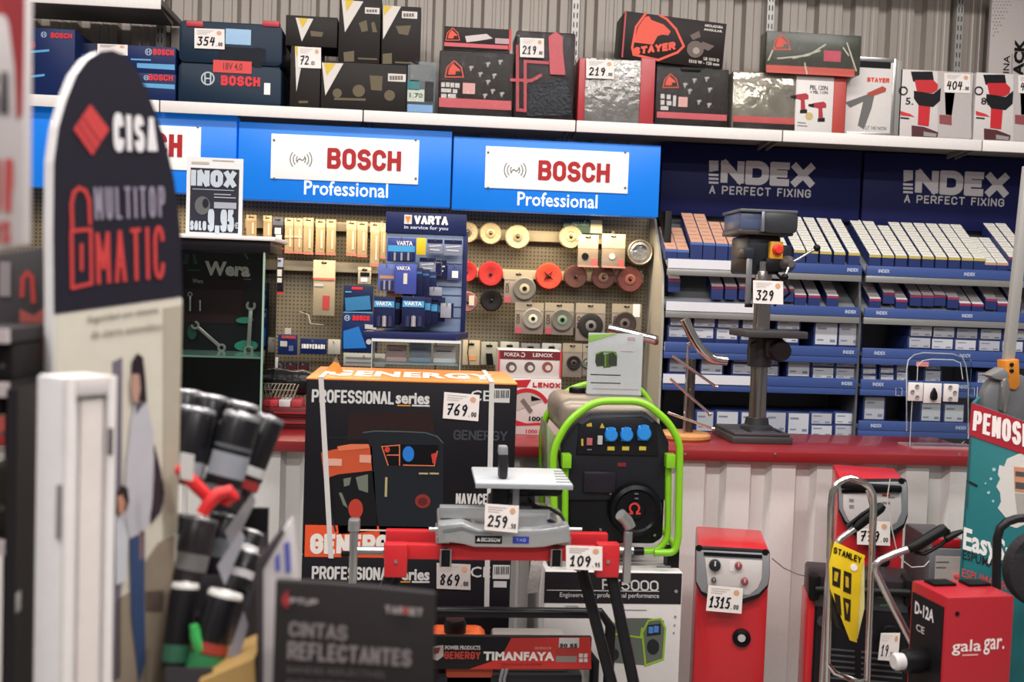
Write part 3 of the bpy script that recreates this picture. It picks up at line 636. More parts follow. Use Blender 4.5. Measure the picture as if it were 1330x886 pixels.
# bay post and side frame
x = PG_.uv(852, 420)[0]-.022
t = thing('shelving_post', 'black slotted shelving post between the disc panel and the fixings shelves', 'post', (x, 5.7, 0))
MB().box(x-.018, x+.018, 5.55, 5.62, 0, 2.05).build('post', BLACK, t, .002)
MB().box(x-.012, x+.014, 5.62, 5.835, .1, 2.05).build('side_sheet', mat('#2d2c2c', .5), t)
xr = PG_.uv(843, 420)[0]
t = thing('slotted_rail', 'pale slotted rail at the edge of the disc panel', 'rail', (xr, 5.83, 0))
MB().box(xr-.012, xr+.012, 5.82, 5.848, .1, 2.0).build('rail', mat('#8b8780', .4, .4), t)
mb = MB(); z = .6
while z < 1.95: mb.box(xr-.004, xr+.004, 5.8185, 5.82, z, z+.025); z += .05
mb.build('slot_pattern', SLOT, t, smooth=False)
PN = Pl(5.80)
def bar(label, px):
    t = thing('hook_bar', label, 'hook bar', PN.w((PN.uv((px[0]+px[2])/2, px[3])[0], .03, PN.rc(*px)[2])), 'beige hook bars')
    R('bar', PN, px, .02, PEGP, t, .002)
    for u in (px[0]+4, px[2]-4): R('end_bracket', PN, (u-2, px[1], u+2, px[3]), .05, PEGP, t)
bar('beige hook bar behind the row of blade packs', (318, 287, 500, 299)); bar('beige hook bar holding the pale flap discs', (604, 300, 800, 314)); bar('beige hook bar above the large cream pack', (350, 340, 498, 353))
bar('beige hook bar behind the red and brown discs', (604, 352, 836, 364))
# --- hanging packs
CREAM = mat('#bca688', .55); CREAMD = mat('#9f8668', .55); TAN = mat('#8d7a5f', .5); HOOK = mat('#9a9894', .35, .7)
def hook(pl, u, v, L, parent):
    x, z = pl.uv(u, v); MB(pl).tube([(x, 5.852-pl.o.y, z), (x, -L, z), (x, -L-.006, z+.01)], .0025, 6).build('hook', HOOK, parent)
BL = Pl(5.74)
blades = [(320, 279, 333, 312), (342, 280, 353, 314), (370, 283, 381, 329), (382, 283.5, 393, 329.5), (394, 283, 407, 330.5), (410, 285, 422, 331), (424, 285, 436, 331.5), (450, 287, 463, 332.5), (464, 288, 477, 334), (481, 289, 493, 346), (494, 290, 501, 336)]
where = ['first of the cream-topped blade packs from the glass cabinet, by the poster', 'cream-topped blade pack between the poster and a black pack', 'twin-looking tan pack just past the black pack, nearer the poster', 'twin-looking tan pack just past the black pack, nearer the battery stand', 'single cream-topped blade pack with a pink foot, fifth in its row', 'cream-topped blade pack, first of the close pair in the middle of the row', 'cream-topped blade pack, second of the close pair in the middle of the row', 'cream-topped blade pack after the gap, first of a touching pair', 'cream-topped blade pack after the gap, second of a touching pair', 'longest cream-topped blade pack, beside the battery stand', 'narrow cream-topped blade pack half behind the battery stand']
for i, px in enumerate(blades):
    u0, v0, u1, v1 = px
    t = bx('blade_pack', where[i], 'blade pack', BL, px, .012, CREAMD, None, 'cream-topped blade packs', .001, 'card')
    D('cream_header', BL, (u0, v0, u1, v0+(v1-v0)*.22), CREAM, t); D('hang_hole', BL, (u0+3, v0+2.5, u1-3, v0+4), BLACK, t, EPS*2)
    D('brown_window', BL, (u0+1, v0+(v1-v0)*.26, u1-1, v1-3), TAN, t)
    D('saw_blade', BL, (u0+(u1-u0)*.55, v0+(v1-v0)*.3, u0+(u1-u0)*.75, v1-8), mat('#cfc4b0', .35, .4), t, .004)
    D('pink_foot', BL, (u0, v1-2.5, u1, v1), mat('#b9655f', .5), t, EPS*2)
    if i in (2, 3): D('cross_band', BL, (u0, 306, u1, 309), mat('#c98f86', .5), t, .005)
    hook(BL, (u0+u1)/2, v0+3.2, .05, t)
def card(name, label, cat, px, base, header=None, art=(), pl=BL, depth=.015, group=None, hk=True, hh=.25):
    u0, v0, u1, v1 = px
    t = bx(name, label, cat, pl, px, depth, base, None, group, .001, 'card')
    if header:
        D('header', pl, (u0, v0, u1, v0+(v1-v0)*hh), header, t); D('hang_hole', pl, ((u0+u1)/2-3.5, v0+2.5, (u0+u1)/2+3.5, v0+4.5), BLACK, t, EPS*2)
    for nm, q, m in art: D(nm, pl, q, m, t, EPS*2)
    if hk: hook(pl, (u0+u1)/2, v0+3.5, .06, t)
    return t
KB = mat('#1c1b26', .35)
card('bit_pack', 'narrow black pack hanging between the cream blade packs', 'tool pack', (354, 282, 368, 324), KB, mat('#4a4f63', .4), [('silver_bits', (357, 296, 365, 304), LGREY), ('silver_bits', (358, 305, 366, 311), LGREY), ('white_print', (355, 314, 360, 320), WHITE), ('red_foot', (354, 321.5, 368, 324), RED2)])
card('bit_pack', 'narrow black pack hanging below the first, under the beige bar', 'tool pack', (355, 335, 368, 382), KB, mat('#8a8fa6', .4), [('silver_bits', (358, 350, 366, 359), LGREY), ('silver_bits', (358, 361, 366, 367), LGREY), ('red_foot', (355, 379, 368, 382), RED2)])
card('scraper_pack', 'thin pale strip pack hanging beside the cabinet edge', 'tool pack', (344, 343, 349, 386), mat('#c0b49c', .5))
card('saw_blade_pack', 'large cream hanging pack with a red rectangle and red line', 'blade pack', (407, 338, 435, 410), mat('#a3967d', .5), mat('#cdbb9d', .5), [('red_line', (407, 361, 435, 364), mat('#b8604e', .5)), ('red_rectangle', (419, 384, 428, 402), mat('#b03a3a', .5)), ('small_print', (408, 369, 420, 372), LGREY)], hh=.33)
card('drill_bit_pack', 'small cream pack hanging above the dark blue cartons', 'tool pack', (465, 347, 482, 369), mat('#a69c8a', .5), mat('#c9b39a', .5), [('black_print', (468, 354, 480, 359), BLACK), ('white_print', (469, 361, 477, 366), WHITE)], hh=.2)
# long bent hooks
def bent(label, pts):
    t = MB(BL).tube([(BL.uv(u, v)[0], d, BL.uv(u, v)[1]) for u, v, d in pts], .004, 8).build('display_hook', HOOK)
    tag(t, label, 'hook', 'bare display hooks')
bent('long bare wire hook under the large cream pack', [(393, 405, .112), (390, 405, -.02), (402, 409, -.05), (406, 420, -.1), (424, 421, -.15)])
bent('short bare wire hook beside the glass cabinet', [(343, 399, .112), (343, 399, 0), (350, 402, -.05), (356, 402, -.1)])
# blue cartons under the battery stand
CT = Pl(5.2)
t = bx('accessory_carton', 'upper dark blue carton hanging beside the battery stand', 'box', BL, (446, 371, 484, 406), .06, NB2, None, 'blue accessory cartons')
DP('printed_picture', BL, [[(448, 387), (480, 384), (482, 402), (449, 404)]], mat('#2d6fa3', .4), t); D('red_print', BL, (457, 373, 471, 376), BOSCHR, t); DS('printed_lines', BL, [[(449, 379), (456, 379.3)], [(447, 405.5), (483, 406)]], 1.4, SKY, t)
t = bx('accessory_carton', 'lower dark blue carton with red lettering beside the battery stand', 'box', BL, (444, 408, 490, 457), .06, NB, None, 'blue accessory cartons')
XB('lettering', BL, 'BOSCH', (458, 410, 480, 416.5), BOSCHR, t, .26, .3); bosch_ring(BL, 451, 413, 3.4, mat('#a9bdd6', .5), t)
DP('printed_picture', BL, [[(446, 430), (466, 424), (476, 452), (446, 453)]], mat('#1f6fc0', .4), t); DP('printed_tools', BL, [[(474, 421), (489, 423), (489, 428), (474, 427)], circ(479, 444, 3.5)], LGREY, t)
def peg(px, label, art=(), base=NB, **k): return card('accessory_card', label, 'tool pack', px, base, None, art, BL, .012, **k)
t = peg((361, 435, 386, 461), 'small navy pack with red head beside the cabinet edge', [('red_head', (366, 436, 384, 440), mat('#a53244', .5)), ('print', (364, 443, 373, 450), LGREY), ('print', (375, 449, 381, 456), mat('#55628f', .5))])
D('clear_hanger', BL, (370, 426, 378, 434), mat('#b5b0a8', .3), t)
t = peg((390, 440, 424, 460), 'navy card reading novelty in white, below the wire hook')
XB('lettering', BL, '¡NOVEDAD!', (392, 447, 422, 453), WHITE, t, .24, .4)
peg((426, 441, 442, 460), 'blank pale card next to the navy novelty card', (), mat('#b3aea4', .5))
peg((344, 441, 356, 462), 'pale striped pack at the cabinet edge', [('print', (345, 446, 354, 450), GREY), ('red_print', (349, 452, 355, 455), mat('#b08a78', .5))], mat('#b6ad9c', .5))
peg((446, 459, 500, 476), 'wide pale dotted card under the lower blue carton', [('printed_lines', (449, 464, 496, 466), GREY), ('printed_lines', (449, 470, 490, 471.5), GREY)], mat('#a8a9a6', .5))
peg((342, 464, 361, 486), 'white lined card above the black bag', [('printed_lines', (344, 470, 354, 471.3), GREY), ('printed_lines', (344, 475, 354, 476.3), GREY)], mat('#a7a9ac', .5))
for i, (a, b) in enumerate(((361, 369), (371, 386), (388, 401))):
    peg((a, 470, b, 486), ['slim black card with dark print above the black bag', 'black card with a maroon panel above the black bag', 'black card with a maroon panel nearest the orange-topped carton'][i], [('maroon_panel', (a+1.5, 474, b-1.5, 482), mat('#4a1d26', .5))] if i else [('dark_print', (a+2, 474, b-2, 483), mat('#44454f', .5))], KB)
# --- abrasive discs
def disc(label, u, v, r, m, hub, kind, lift=.05, thick=.022, hubr=.3, extra=None):
    pl = Pl(5.76)
    x, z = pl.uv(u, v); R_ = abs(pl.uv(u+r, v)[0]-x)
    t = thing('abrasive_disc', label, 'disc', (pl.w((x, 0, z-R_))), 'abrasive discs hung on the panel')
    MB(pl).lathe([(R_*.94, .0), (R_, -.004), (R_*.98, -thick*.7), (R_*.9, -thick), (R_*.5, -thick*.95), (hubr*R_, -thick*.7)], (x, 0, z), 'y', 32).build('disc', m, t)
    if hub: MB(pl).lathe([(R_*hubr*1.35, -thick*.6), (R_*hubr*1.35, -thick-.002), (R_*hubr*.8, -thick-.005), (R_*hubr*.55, -thick-.001)], (x, 0, z), 'y', 20).build('hub', hub, t)
    MB(pl).lathe([(R_*.13, -thick*.5), (R_*.13, -thick-.006)], (x, 0, z), 'y', 12).build('bore', BLACK, t)
    MB(pl).tube([(x, .092, z+R_*.05), (x, -thick-.03, z+R_*.05)], .003, 6).build('hook', HOOK, t)
    return t
FL = mat('#978a70', .7, bump=.6, bscale=120); FL2 = mat('#b0a283', .7, bump=.6, bscale=120); HB = mat('#4b453d', .5); RD = mat('#aa1b1c', .7, bump=.3, bscale=200); OR = mat('#cf3b23', .7, bump=.3, bscale=200)
BRD = mat('#58322c', .8, bump=.4, bscale=200); BRD2 = mat('#733c34', .8, bump=.4, bscale=200)
disc('pale flap disc half hidden by the battery stand', 607, 302, 14, FL, HB, 0); disc('grey-beige flap disc, second from the battery stand', 637, 303.5, 14.6, FL, mat('#8e8268', .5), 0)
disc('cream flap disc with a dark hub, third from the battery stand', 672, 308, 16, FL2, mat('#7d735c', .5), 0); disc('cream flap disc beside the green card, with dark bore', 741, 308, 15.5, FL2, mat('#a5977b', .5), 0)
disc('red fibre disc half hidden by the battery stand', 606, 353, 14, RD, None, 0); disc('bright red fibre disc with a small dark bore', 637, 356, 16.5, RD, None, 0)
t = disc('orange-red fibre disc with star-shaped centre cut', 712.5, 359, 17.5, OR, None, 0)
ODP = Pl(5.736); DP('star_cut', ODP, [[(706, 352), (712, 357), (718, 352), (715, 359), (719, 364), (712, 361), (706, 365), (709, 359)]], mat('#4a120e', .7), t, .002)
disc('brown fibre disc, first of three, next to the orange-red one', 747, 359.5, 15.5, BRD, None, 0); disc('brown fibre disc, middle of the three under the cream packs', 783, 360.5, 15.5, BRD, mat('#7c5a4a', .7), 0)
disc('reddish brown fibre disc, last of three, under the tape roll', 817.5, 363, 17, BRD2, mat('#9c5a4c', .7), 0)
t = disc('dusty pink disc with white label half behind the battery stand', 607, 392, 13.5, mat('#8c5a5e', .7), None, 0); D('white_label', Pl(5.735), (609, 384, 616, 397), mat('#cfc2ac', .5), t, .002)
disc('black disc hanging below the bright red one', 638, 390, 14.5, mat('#191516', .6), None, 0)
# roll
pl = Pl(5.74); x, z = pl.uv(830, 328); r = .068
t = thing('wire_roll', 'silver ringed roll hanging at the edge of the disc panel', 'roll', pl.w((x, 0, z-r)))
MB(pl).lathe([(r, .05), (r, -.03), (r*.93, -.034), (r*.86, -.03), (r*.84, 0)], (x, 0, z), 'y', 32).build('rim', mat('#b5a892', .35, .5), t)
MB(pl).lathe([(r*.84, .0), (r*.82, -.026), (r*.62, -.03), (r*.6, -.01), (.001, -.012)], (x, 0, z), 'y', 32).build('silver_face', mat('#a9a9aa', .25, .6, bump=.5), t)
# disc packs
PKB = mat('#8f8278', .5); PKH = mat('#a79a84', .5); PKG = mat('#b6aca2', .5); WB = mat('#c4bab0', .5)
def dpack(label, px, u, v, r, dm, rm, hub=None, tilt=0, head=PKH, low=True, print_=True):
    pl = Pl(5.72)
    t = card('disc_pack', label, 'disc pack', px, PKB, head, (), pl, .012, 'disc packs on the panel', hh=.26)
    if low: D('pink_corner', pl, (px[0]+.5, px[3]-(px[3]-px[1])*.22, px[0]+(px[2]-px[0])*.22, px[3]-1), mat('#b9505a', .5), t, EPS*2)
    if print_: X('lettering', pl, 'COX' if low else 'PRO', (px[0]+1.5, px[1]+(px[3]-px[1])*.34, px[0]+6, px[1]+(px[3]-px[1])*.66), DARK, t, .02, rot=1, lift=EPS*2)
    x, z = pl.uv(u, v); R_ = abs(pl.uv(u+r, v)[0]-x)
    d = MB(pl).lathe([(R_, -.001), (R_, -.01), (R_*.9, -.014), (R_*.45, -.012), (R_*.4, -.006)], (x, 0, z), 'y', 28).build('disc', dm, t)
    MB(pl).lathe([(R_*.44, -.008), (R_*.44, -.015), (R_*.25, -.017)], (x, 0, z), 'y', 18).build('ring', rm, d); MB(pl).lathe([(R_*.2, -.01), (R_*.2, -.0185)], (x, 0, z), 'y', 12).build('bore', hub or BLACK, d)
    return t
DG = mat('#6f6a64', .55, .2)
dpack('disc pack hung alone beneath the flap discs, beside the orange-red disc', (655, 353, 692, 394), 681, 375, 15, DG, mat('#b9a88a', .5))
dpack('disc pack in the lower row with a white-ringed hub', (669, 393, 706, 434), 692, 414, 13.5, mat('#8b857c', .5), mat('#d8d3bc', .5))
dpack('disc pack in the lower row with a green-ringed hub', (708, 393.5, 745, 435), 730, 415.5, 14.5, DG, mat('#7f9a7c', .5))
dpack('pack with a black wire wheel, third in the lower row', (748, 394, 786, 443), 767, 423, 16, mat('#2d2b2a', .5), mat('#8e8a86', .4, .5), low=False)
t = dpack('pack with a dark wheel and white label, last in the lower row', (795, 395, 833, 440), 811, 420, 15, mat('#3a2f2c', .5), mat('#6a5d58', .5), low=False)
D('white_label', Pl(5.72), (822, 395, 831, 412), WHITE, t, .004)
def pk2(label, px, disc_, dm): 
    pl = Pl(5.70); t = card('abrasive_pack', label, 'disc pack', px, mat('#8d7f73', .5), mat('#bcae90', .5), (), pl, .012, 'tall cream packs', hh=.42)
    u0, v0, u1, v1 = px
    D('red_corner', pl, (u1-9, v1-11, u1-2, v1-2), mat('#b3524e', .5), t, EPS*2); DP('printed_disc', pl, [circ(*disc_)], dm, t, EPS*3); D('pink_foot', pl, (u0, v1-2, u1, v1), mat('#c08078', .5), t, EPS*2)
    return t
pk2('cream-headed pack with a black disc, between the flap disc and a tilted pack', (751, 305, 777, 347), (760, 333, 4.5), BLACK); pk2('cream-headed pack with a white dot, beside the silver roll', (782, 304, 812, 348), (795, 333, 3.8), mat('#d9cfc4', .5))
t = card('metal_saw_card', 'dark green card with a white sticker above the cream packs', 'tool pack', (732, 286, 783, 303), mat('#2c4a40', .5), None, [('white_sticker', (767, 286, 782, 303), mat('#d3cba9', .5))], BL)
X('lettering', BL, 'METABO', (743, 288.5, 765, 293), mat('#9eb39f', .5), t, .03)
# low hanging packs behind the counter
lows = [((601, 442, 623, 474), 'pale pack with an orange patch beside the acrylic case', mat('#c4b294', .5)), ((625, 444, 646, 474), 'pale pack holding a black fitting, behind the orange-topped carton', mat('#a9a594', .5)), ((650, 444, 674, 462), 'pale card just above the red and white blade display', mat('#b8b7a9', .5)), ((677, 446, 701, 462), 'grey card above the middle of the red and white blade display', mat('#8c8782', .5)), ((704, 446, 729, 462), 'white card above the end of the red and white blade display', mat('#c1bdb6', .5))]
for k, (px, lab, m) in enumerate(lows):
    t = card('tool_card', lab, 'tool pack', px, m, None, [('hang_hole', ((px[0]+px[2])/2-4, px[1]+4, (px[0]+px[2])/2+4, px[1]+6.5), BLACK)], BL, .012, 'low hanging cards')
    if k == 0: D('orange_patch', BL, (609, 462, 618, 468), mat('#d99a62', .5), t, .004); DS('elastic_strap', BL, [[(609, 442), (607.5, 458), (609, 474)]], 1.2, BLACK, t, .006)
    if k == 1: DP('black_fitting', BL, [[(631, 459), (639, 459), (641, 474), (632, 474)]], BLACK, t, .02)
dpack('pack with a black cut-off wheel beside the generator flyer', (731, 446, 756, 490), 745, 471, 9, mat('#2b2626', .5), mat('#4f3e3a', .5), low=False, print_=False)
dpack('pack edge peeping out behind the generator flyer', (757, 447, 772, 488), 762, 471, 7, DG, mat('#7f9a6c', .5), low=False, print_=False)

# ================================================================ fixings shelving
IB = Pl(5.80); IF = Pl(5.45)
xa = [IF.uv(862, 400)[0], IF.uv(1120, 400)[0], IF.uv(1400, 420)[0]]
GBK = mat('#6a6b70', .5); SHL = mat('#8e8f93', .4, .3); STRIP = mat('#3e5593', .4); LIP = mat('#a2a1a0', .35, .5)
for i in range(2):
    o = MB().box(xa[i]+.002, xa[i+1]-.002, 5.84, 5.87, .1, 2.05).build('back_panel', GBK)
    tag(o, ['grey back panel of the fixings bay nearer the blue signs', 'grey back panel of the far fixings bay'][i], 'back panel', 'fixings shelving')
t = thing('side_panel', 'pale sloping end panel of the fixings shelves beside the black post', 'side panel', (xa[0], 5.6, 0), 'fixings shelving')
MB(Pl(0, pi/2, xa[0])).prism([(5.84, .1), (5.84, 2.04), (5.74, 2.02), (5.5, 1.72), (5.46, 1.5), (5.46, .1)], -.006, .006).build('sheet', mat('#a9a59d', .45), t)
t = thing('side_panel', 'dark divider panel between the two fixings bays', 'side panel', (xa[1], 5.6, 0), 'fixings shelving')
MB(Pl(0, pi/2, xa[1])).prism([(5.84, .1), (5.84, 2.04), (5.74, 2.02), (5.5, 1.72), (5.47, 1.5), (5.47, .1)], -.006, .006).build('sheet', mat('#5c5b5e', .45), t)
zS = [IF.uv(1070, 343)[1], IF.uv(1050, 397)[1], IF.uv(1000, 448)[1], IF.uv(1000, 489)[1]]
zB5 = IF.uv(1150, 547)[1]; zA5 = IF.uv(1000, 566)[1]+.01
shelves = {}
names = ['top sloping', 'second sloping', 'third', 'fourth', 'lowest']
for b in range(2):
    for k in range(5):
        z = zS[k] if k < 4 else (zA5 if b == 0 else zB5)
        x0, x1 = xa[b]+.012, xa[b+1]-.012
        lab = f'{names[k]} fixings shelf with a blue price rail, ' + ['bay behind the drill press', 'far bay'][b]
        t = thing('fixings_shelf', lab, 'shelf', ((x0+x1)/2, 5.64, z-.07), 'fixings shelves')
        rise = .2 if k < 2 else 0
        MB(Pl(0, pi/2, 0)).prism([(5.462, z-.03), (5.80 if k < 2 else 5.835, z-.03+rise), (5.80 if k < 2 else 5.835, z-.042+rise), (5.462, z-.042)], -x1, -x0).build('board', SHL, t)
        R_ = MB().box(x0, x1, 5.447, 5.46, z-.05, z).build('price_rail', STRIP, t, .002)
        if b == 0 and k != 4:   # the near end of the rail carries a bare white strip
            MB().box(x0, x0+(.47 if k != 2 else .0)+.001, 5.444, 5.447, z-.049, z-.002).build('white_strip', mat('#e6e4ea', .4), t)
        MB().box(x0, x1, 5.45, 5.47, z-.085, z-.051).build('lower_lip', LIP if k < 2 else STRIP, t, .002)
        pl = Pl(5.447)
        for fx in ((.5, .95) if b == 0 else (.08, .48, .88)):
            xx = x0+(x1-x0)*fx-.03
            vs, fs = glyphs('INDEX', .03, 1.0)
            mb = MB(pl); mb.add([(xx+px_*.06, -EPS*2, z-.034+pz*.018) for px_, pz in vs], fs); mb.build('rail_lettering', mat('#c9d2ea', .5), t, smooth=False, fix=False)
# sloping rows of small boxes
NV = mat('#23336a', .45); WT = mat('#e8e4da', .5); YF = mat('#c9b24a', .5); MF = mat('#9c2f4e', .5); ORL = mat('#d8a58a', .5); LP2 = mat('#9c8f98', .5)
def small_box(w, d, h, mats, slope):
    """carton whose lid is white with a joint line, front edge coloured; slanted with the shelf"""
    mb = MB(); g = .002; th = slope
    def q(x, y, z): return (x, y*cos(th)-z*sin(th)*0, z+y*sin(th))
    def bxq(x0, x1, y0, y1, z0, z1, m):
        mb.add([q(x, y, z) for x in (x0, x1) for y in (y0, y1) for z in (z0, z1)], [(0, 1, 3, 2), (4, 6, 7, 5), (2, 3, 7, 6), (0, 2, 6, 4), (1, 5, 7, 3)], 0 if m == 2 else m)
        mb.add([q(x, y0, z) for x, z in ((x0, z0), (x1, z0), (x1, z1), (x0, z1))], [(0, 1, 2, 3)], m)
    bxq(-w/2, w/2, g, d-g, 0, h-.014, 0); bxq(-w/2-.001, w/2+.001, g*.5, d-g, h-.014, h-.002, 2); bxq(-w/2+.001, w/2-.001, g+.001, d-g-.002, h-.002, h, 1)
    bxq(-w/2+.012, w/2-.012, d*.42, d*.5, h, h+.0006, 3)
    return mb, mats
ORD = POSW + ['sixteenth', 'seventeenth', 'eighteenth']
protos = {}
def put(nm, key, w, d, h, mats, slope, x, y, z, label, group):
    if key not in protos:
        mb, mm = small_box(w, d, h, mats, slope)
        o = mb.build(nm, mm, None, smooth=False)
        protos[key] = (o, o.location.copy()); o['_first'] = 1
    o, base = protos[key]
    if '_first' in o.keys(): del o['_first']; c = o
    else: c = o.copy(); COL.objects.link(c)
    c.location = base + Vector((x, y, z)); tag(c, label, 'box', group); return c
TH = radians(34); LINE = mat('#b9b0a0', .5)
def slope_row(u, v, n, style, shelf, who, skip=0):
    """u,v: front centre of the lid in the photo"""
    w, d, h, mats, nm = style
    pl = Pl(5.50); x, z = pl.uv(u, v)
    zb = z-h
    for j in range(n):
        lab = f'{who}, {ORD[j]} from its front'
        put('fixings_box', (nm, shelf), w, d, h, mats, TH, x, 5.50+j*d*cos(TH), zb+j*d*sin(TH), lab, f'{nm} boxes on the {shelf} shelf')
sA = (.06, .052, .07, [NV, WT, YF, LINE], 'white-lidded yellow-edged')
sM = (.108, .07, .07, [NV, mat('#d6ccd0', .5), MF, LINE], 'white-lidded maroon-edged')
sO = (.118, .08, .075, [NV, ORL, mat('#4f72b8', .5), mat('#c07f5c', .5)], 'orange-printed')
for i, u in enumerate((1039, 1055.5, 1073, 1091, 1110)): slope_row(u, 325+i*.9, 7, sA, 'top', f'yellow-edged white box, {ORD[i]} row past the drill press')
for i, u in enumerate((1137, 1154, 1171, 1188.5, 1206, 1223, 1240, 1257, 1273)):
    slope_row(u, 331+(u-1137)*.035, 6 if i == 2 else 7, (.062, .052, .07, sA[3], sA[4]), 'top far', f'yellow-edged white box, {ORD[i]} row of the far bay')
for i, u in enumerate((1287, 1302.5)): slope_row(u, 341+i*.5, 5, (.062, .052, .06, [NV, WT, mat('#c59a86', .5), LINE], 'lower white-lidded'), 'top far', f'lower white box, {ORD[i]} row beyond the yellow-edged ones')
for i, u in enumerate((1318, 1334)): slope_row(u, 334, 7, (.062, .052, .07, [NV, WT, MF, LINE], 'maroon-edged'), 'top end', f'maroon-edged white box, {ORD[i]} row at the grey pole')
for i, u in enumerate((872, 887.5)): slope_row(u, 323.5+i, 3, (.06, .075, .06, sO[3], sO[4]), 'top low', f'orange-printed box, {ORD[i]} of the two low rows at the black post')
for i, u in enumerate((905, 921.5, 938, 954.5)): slope_row(u, 314.5+i, 4 if i < 2 else 3, (.062, .075, .095, sO[3], sO[4]), 'top', f'taller orange-printed box, {ORD[i]} row before the drill press')
slope_row(970, 317, 3, (.055, .075, .09, sO[3], sO[4]), 'top behind', 'orange-printed box behind the drill press head')
slope_row(1017, 322, 6, (.06, .052, .07, sA[3], sA[4]), 'top behind', 'white box row just beside the drill press switch')
# second shelf
for i, (u, n) in enumerate(((876, 1), (932, 2), (950, 3), (968, 2), (1024, 2), (1040, 4), (1058, 5), (1082, 5))):
    slope_row(u, {0: 362}.get(i, 372+ (0 if i < 4 else (8+i*.6 if i > 4 else 3))), n, (.062, .07, .07, sM[3], sM[4]), 'second', f'maroon-edged white box, {ORD[i]} row of the nearer second shelf')
for i, (u, v, n) in enumerate(((1137, 388, 4), (1155, 380, 2), (1171.5, 389, 4), (1190, 383, 3), (1206, 383.5, 3), (1221.5, 383, 3), (1238.5, 386, 3), (1254, 394, 5), (1270.5, 395, 5), (1288, 388, 3), (1303.5, 394, 5), (1320, 390, 4))):
    slope_row(u, v, n, (.062, .06, .06, sM[3], sM[4]), 'second far', f'maroon-edged white box, {ORD[i]} row of the far second shelf')
# flat-fronted boxes with white labels
LB = mat('#cfd0d6', .5); LB2 = mat('#b9bac2', .5); PRN = mat('#7f879e', .5)
def fbox(px, z0, shelf, k, lab, depth=.26, y=5.5):
    pl = Pl(y); s0, s1, a, b = pl.rc(*px); e = .012
    a0 = z0 if z0 is not None else a-e
    t = thing('fixings_box', lab, 'box', pl.w(((s0+s1)/2, depth/2, a0)), f'white-labelled boxes on the {shelf} shelf')
    MB(pl).box(s0-e*.8, s1+e*.8, 0, depth, a0, b+e*.7).build('carton', NV, t, .002)
    lb = MB(pl).box(s0, s1, -EPS, 0, a+.002, b).build('white_label', LB if k % 3 else LB2, t, smooth=False)
    w, h = s1-s0, b-a
    MB(pl).box(s0+w*.08, s0+w*.5, -EPS*2, -EPS, b-h*.28, b-h*.2).box(s0+w*.08, s0+w*.38, -EPS*2, -EPS, a+h*.2, a+h*.26).box(s0+w*.68, s0+w*.92, -EPS*2, -EPS, a+h*.14, a+h*.26).build('label_print', PRN, lb, smooth=False)
    return b+e*.7+.001
def stacks(cols, zsh, shelf, ranges, desc):
    for i, c in enumerate(cols):
        z = zsh
        rows = sorted(c, key=lambda q: -q[1])
        for j, px in enumerate(rows):
            pos = '' if len(rows) == 1 else (', bottom one' if j == 0 else (', top one' if j == len(rows)-1 else ', middle one'))
            z = fbox(px, z, shelf, i+j, f'white-labelled navy box, {ORD[i]} column of the {desc}{pos}'.replace(' of the fourth', ' of fourth').replace(' of the third', ' of third').replace(' of the lowest', ' of lowest'))
z3, z4, z5 = zS[2]+.0-.03, zS[3]-.03, zB5-.03
def two(u0, u1, v0, h=13, sk=.2): return [(u0, v0, u1, v0+h), (u0-2, v0+h+2, u1-2, v0+2*h+2)]
stacks([two(871, 896, 410), two(902, 928, 411.5), two(933, 959, 413), two(965, 990, 414), [(1010, 417, 1038, 428), (1012, 430, 1036, 445)], [(1059, 420, 1087, 448)], [(1090, 421, 1117, 449)]], z3, 'third', 0, 'third shelf behind the drill press')
stacks([two(1183, 1210, 424), two(1212.5, 1239, 425.5), two(1243, 1269, 427), two(1274, 1300, 428), two(1304, 1330, 429)], z3, 'third far', 0, 'third shelf of the far bay')
stacks([[(870, 459, 896, 483)], [(911, 461, 938, 486)], [(953, 459, 980, 471), (952, 473, 979, 486)], [(997, 462, 1010, 474), (997, 476, 1010, 488)], [(1024, 461, 1051, 489)], [(1056, 463, 1083, 476), (1056, 478, 1082, 492)], [(1087, 464, 1112, 477), (1086, 479, 1112, 493)]], z4, 'fourth', 0, 'fourth shelf behind the drill press')
stacks([[(1121, 471, 1137, 477.5), (1121, 479, 1137, 486), (1121, 488, 1137, 495)], [(1144, 469, 1160, 475.5), (1144, 478, 1160, 485), (1144, 487, 1160, 495)], [(1165, 473, 1178, 482), (1165, 484, 1178, 495)], [(1203, 468, 1221, 480), (1202, 482, 1221, 496)], [(1270, 484, 1284, 498)], [(1290, 484, 1305, 498)]], z4, 'fourth far', 0, 'fourth shelf of the far bay')
stacks([[(905, 535, 926, 560)], [(931, 535, 958, 560)], [(963, 536, 988, 561)], [(995, 536, 1020, 562)], [(1024, 537, 1050, 564)], [(1054, 537, 1080, 551), (1054, 553, 1080, 567)], [(1085, 537, 1110, 551), (1085, 553, 1110, 567)]], zA5-.03, 'lowest', 0, 'lowest shelf behind the drill press')
stacks([[(1123, 516, 1148, 545)], [(1197, 525, 1221, 547)], [(1227, 526, 1251, 548)]], z5, 'lowest far', 0, 'lowest shelf of the far bay')
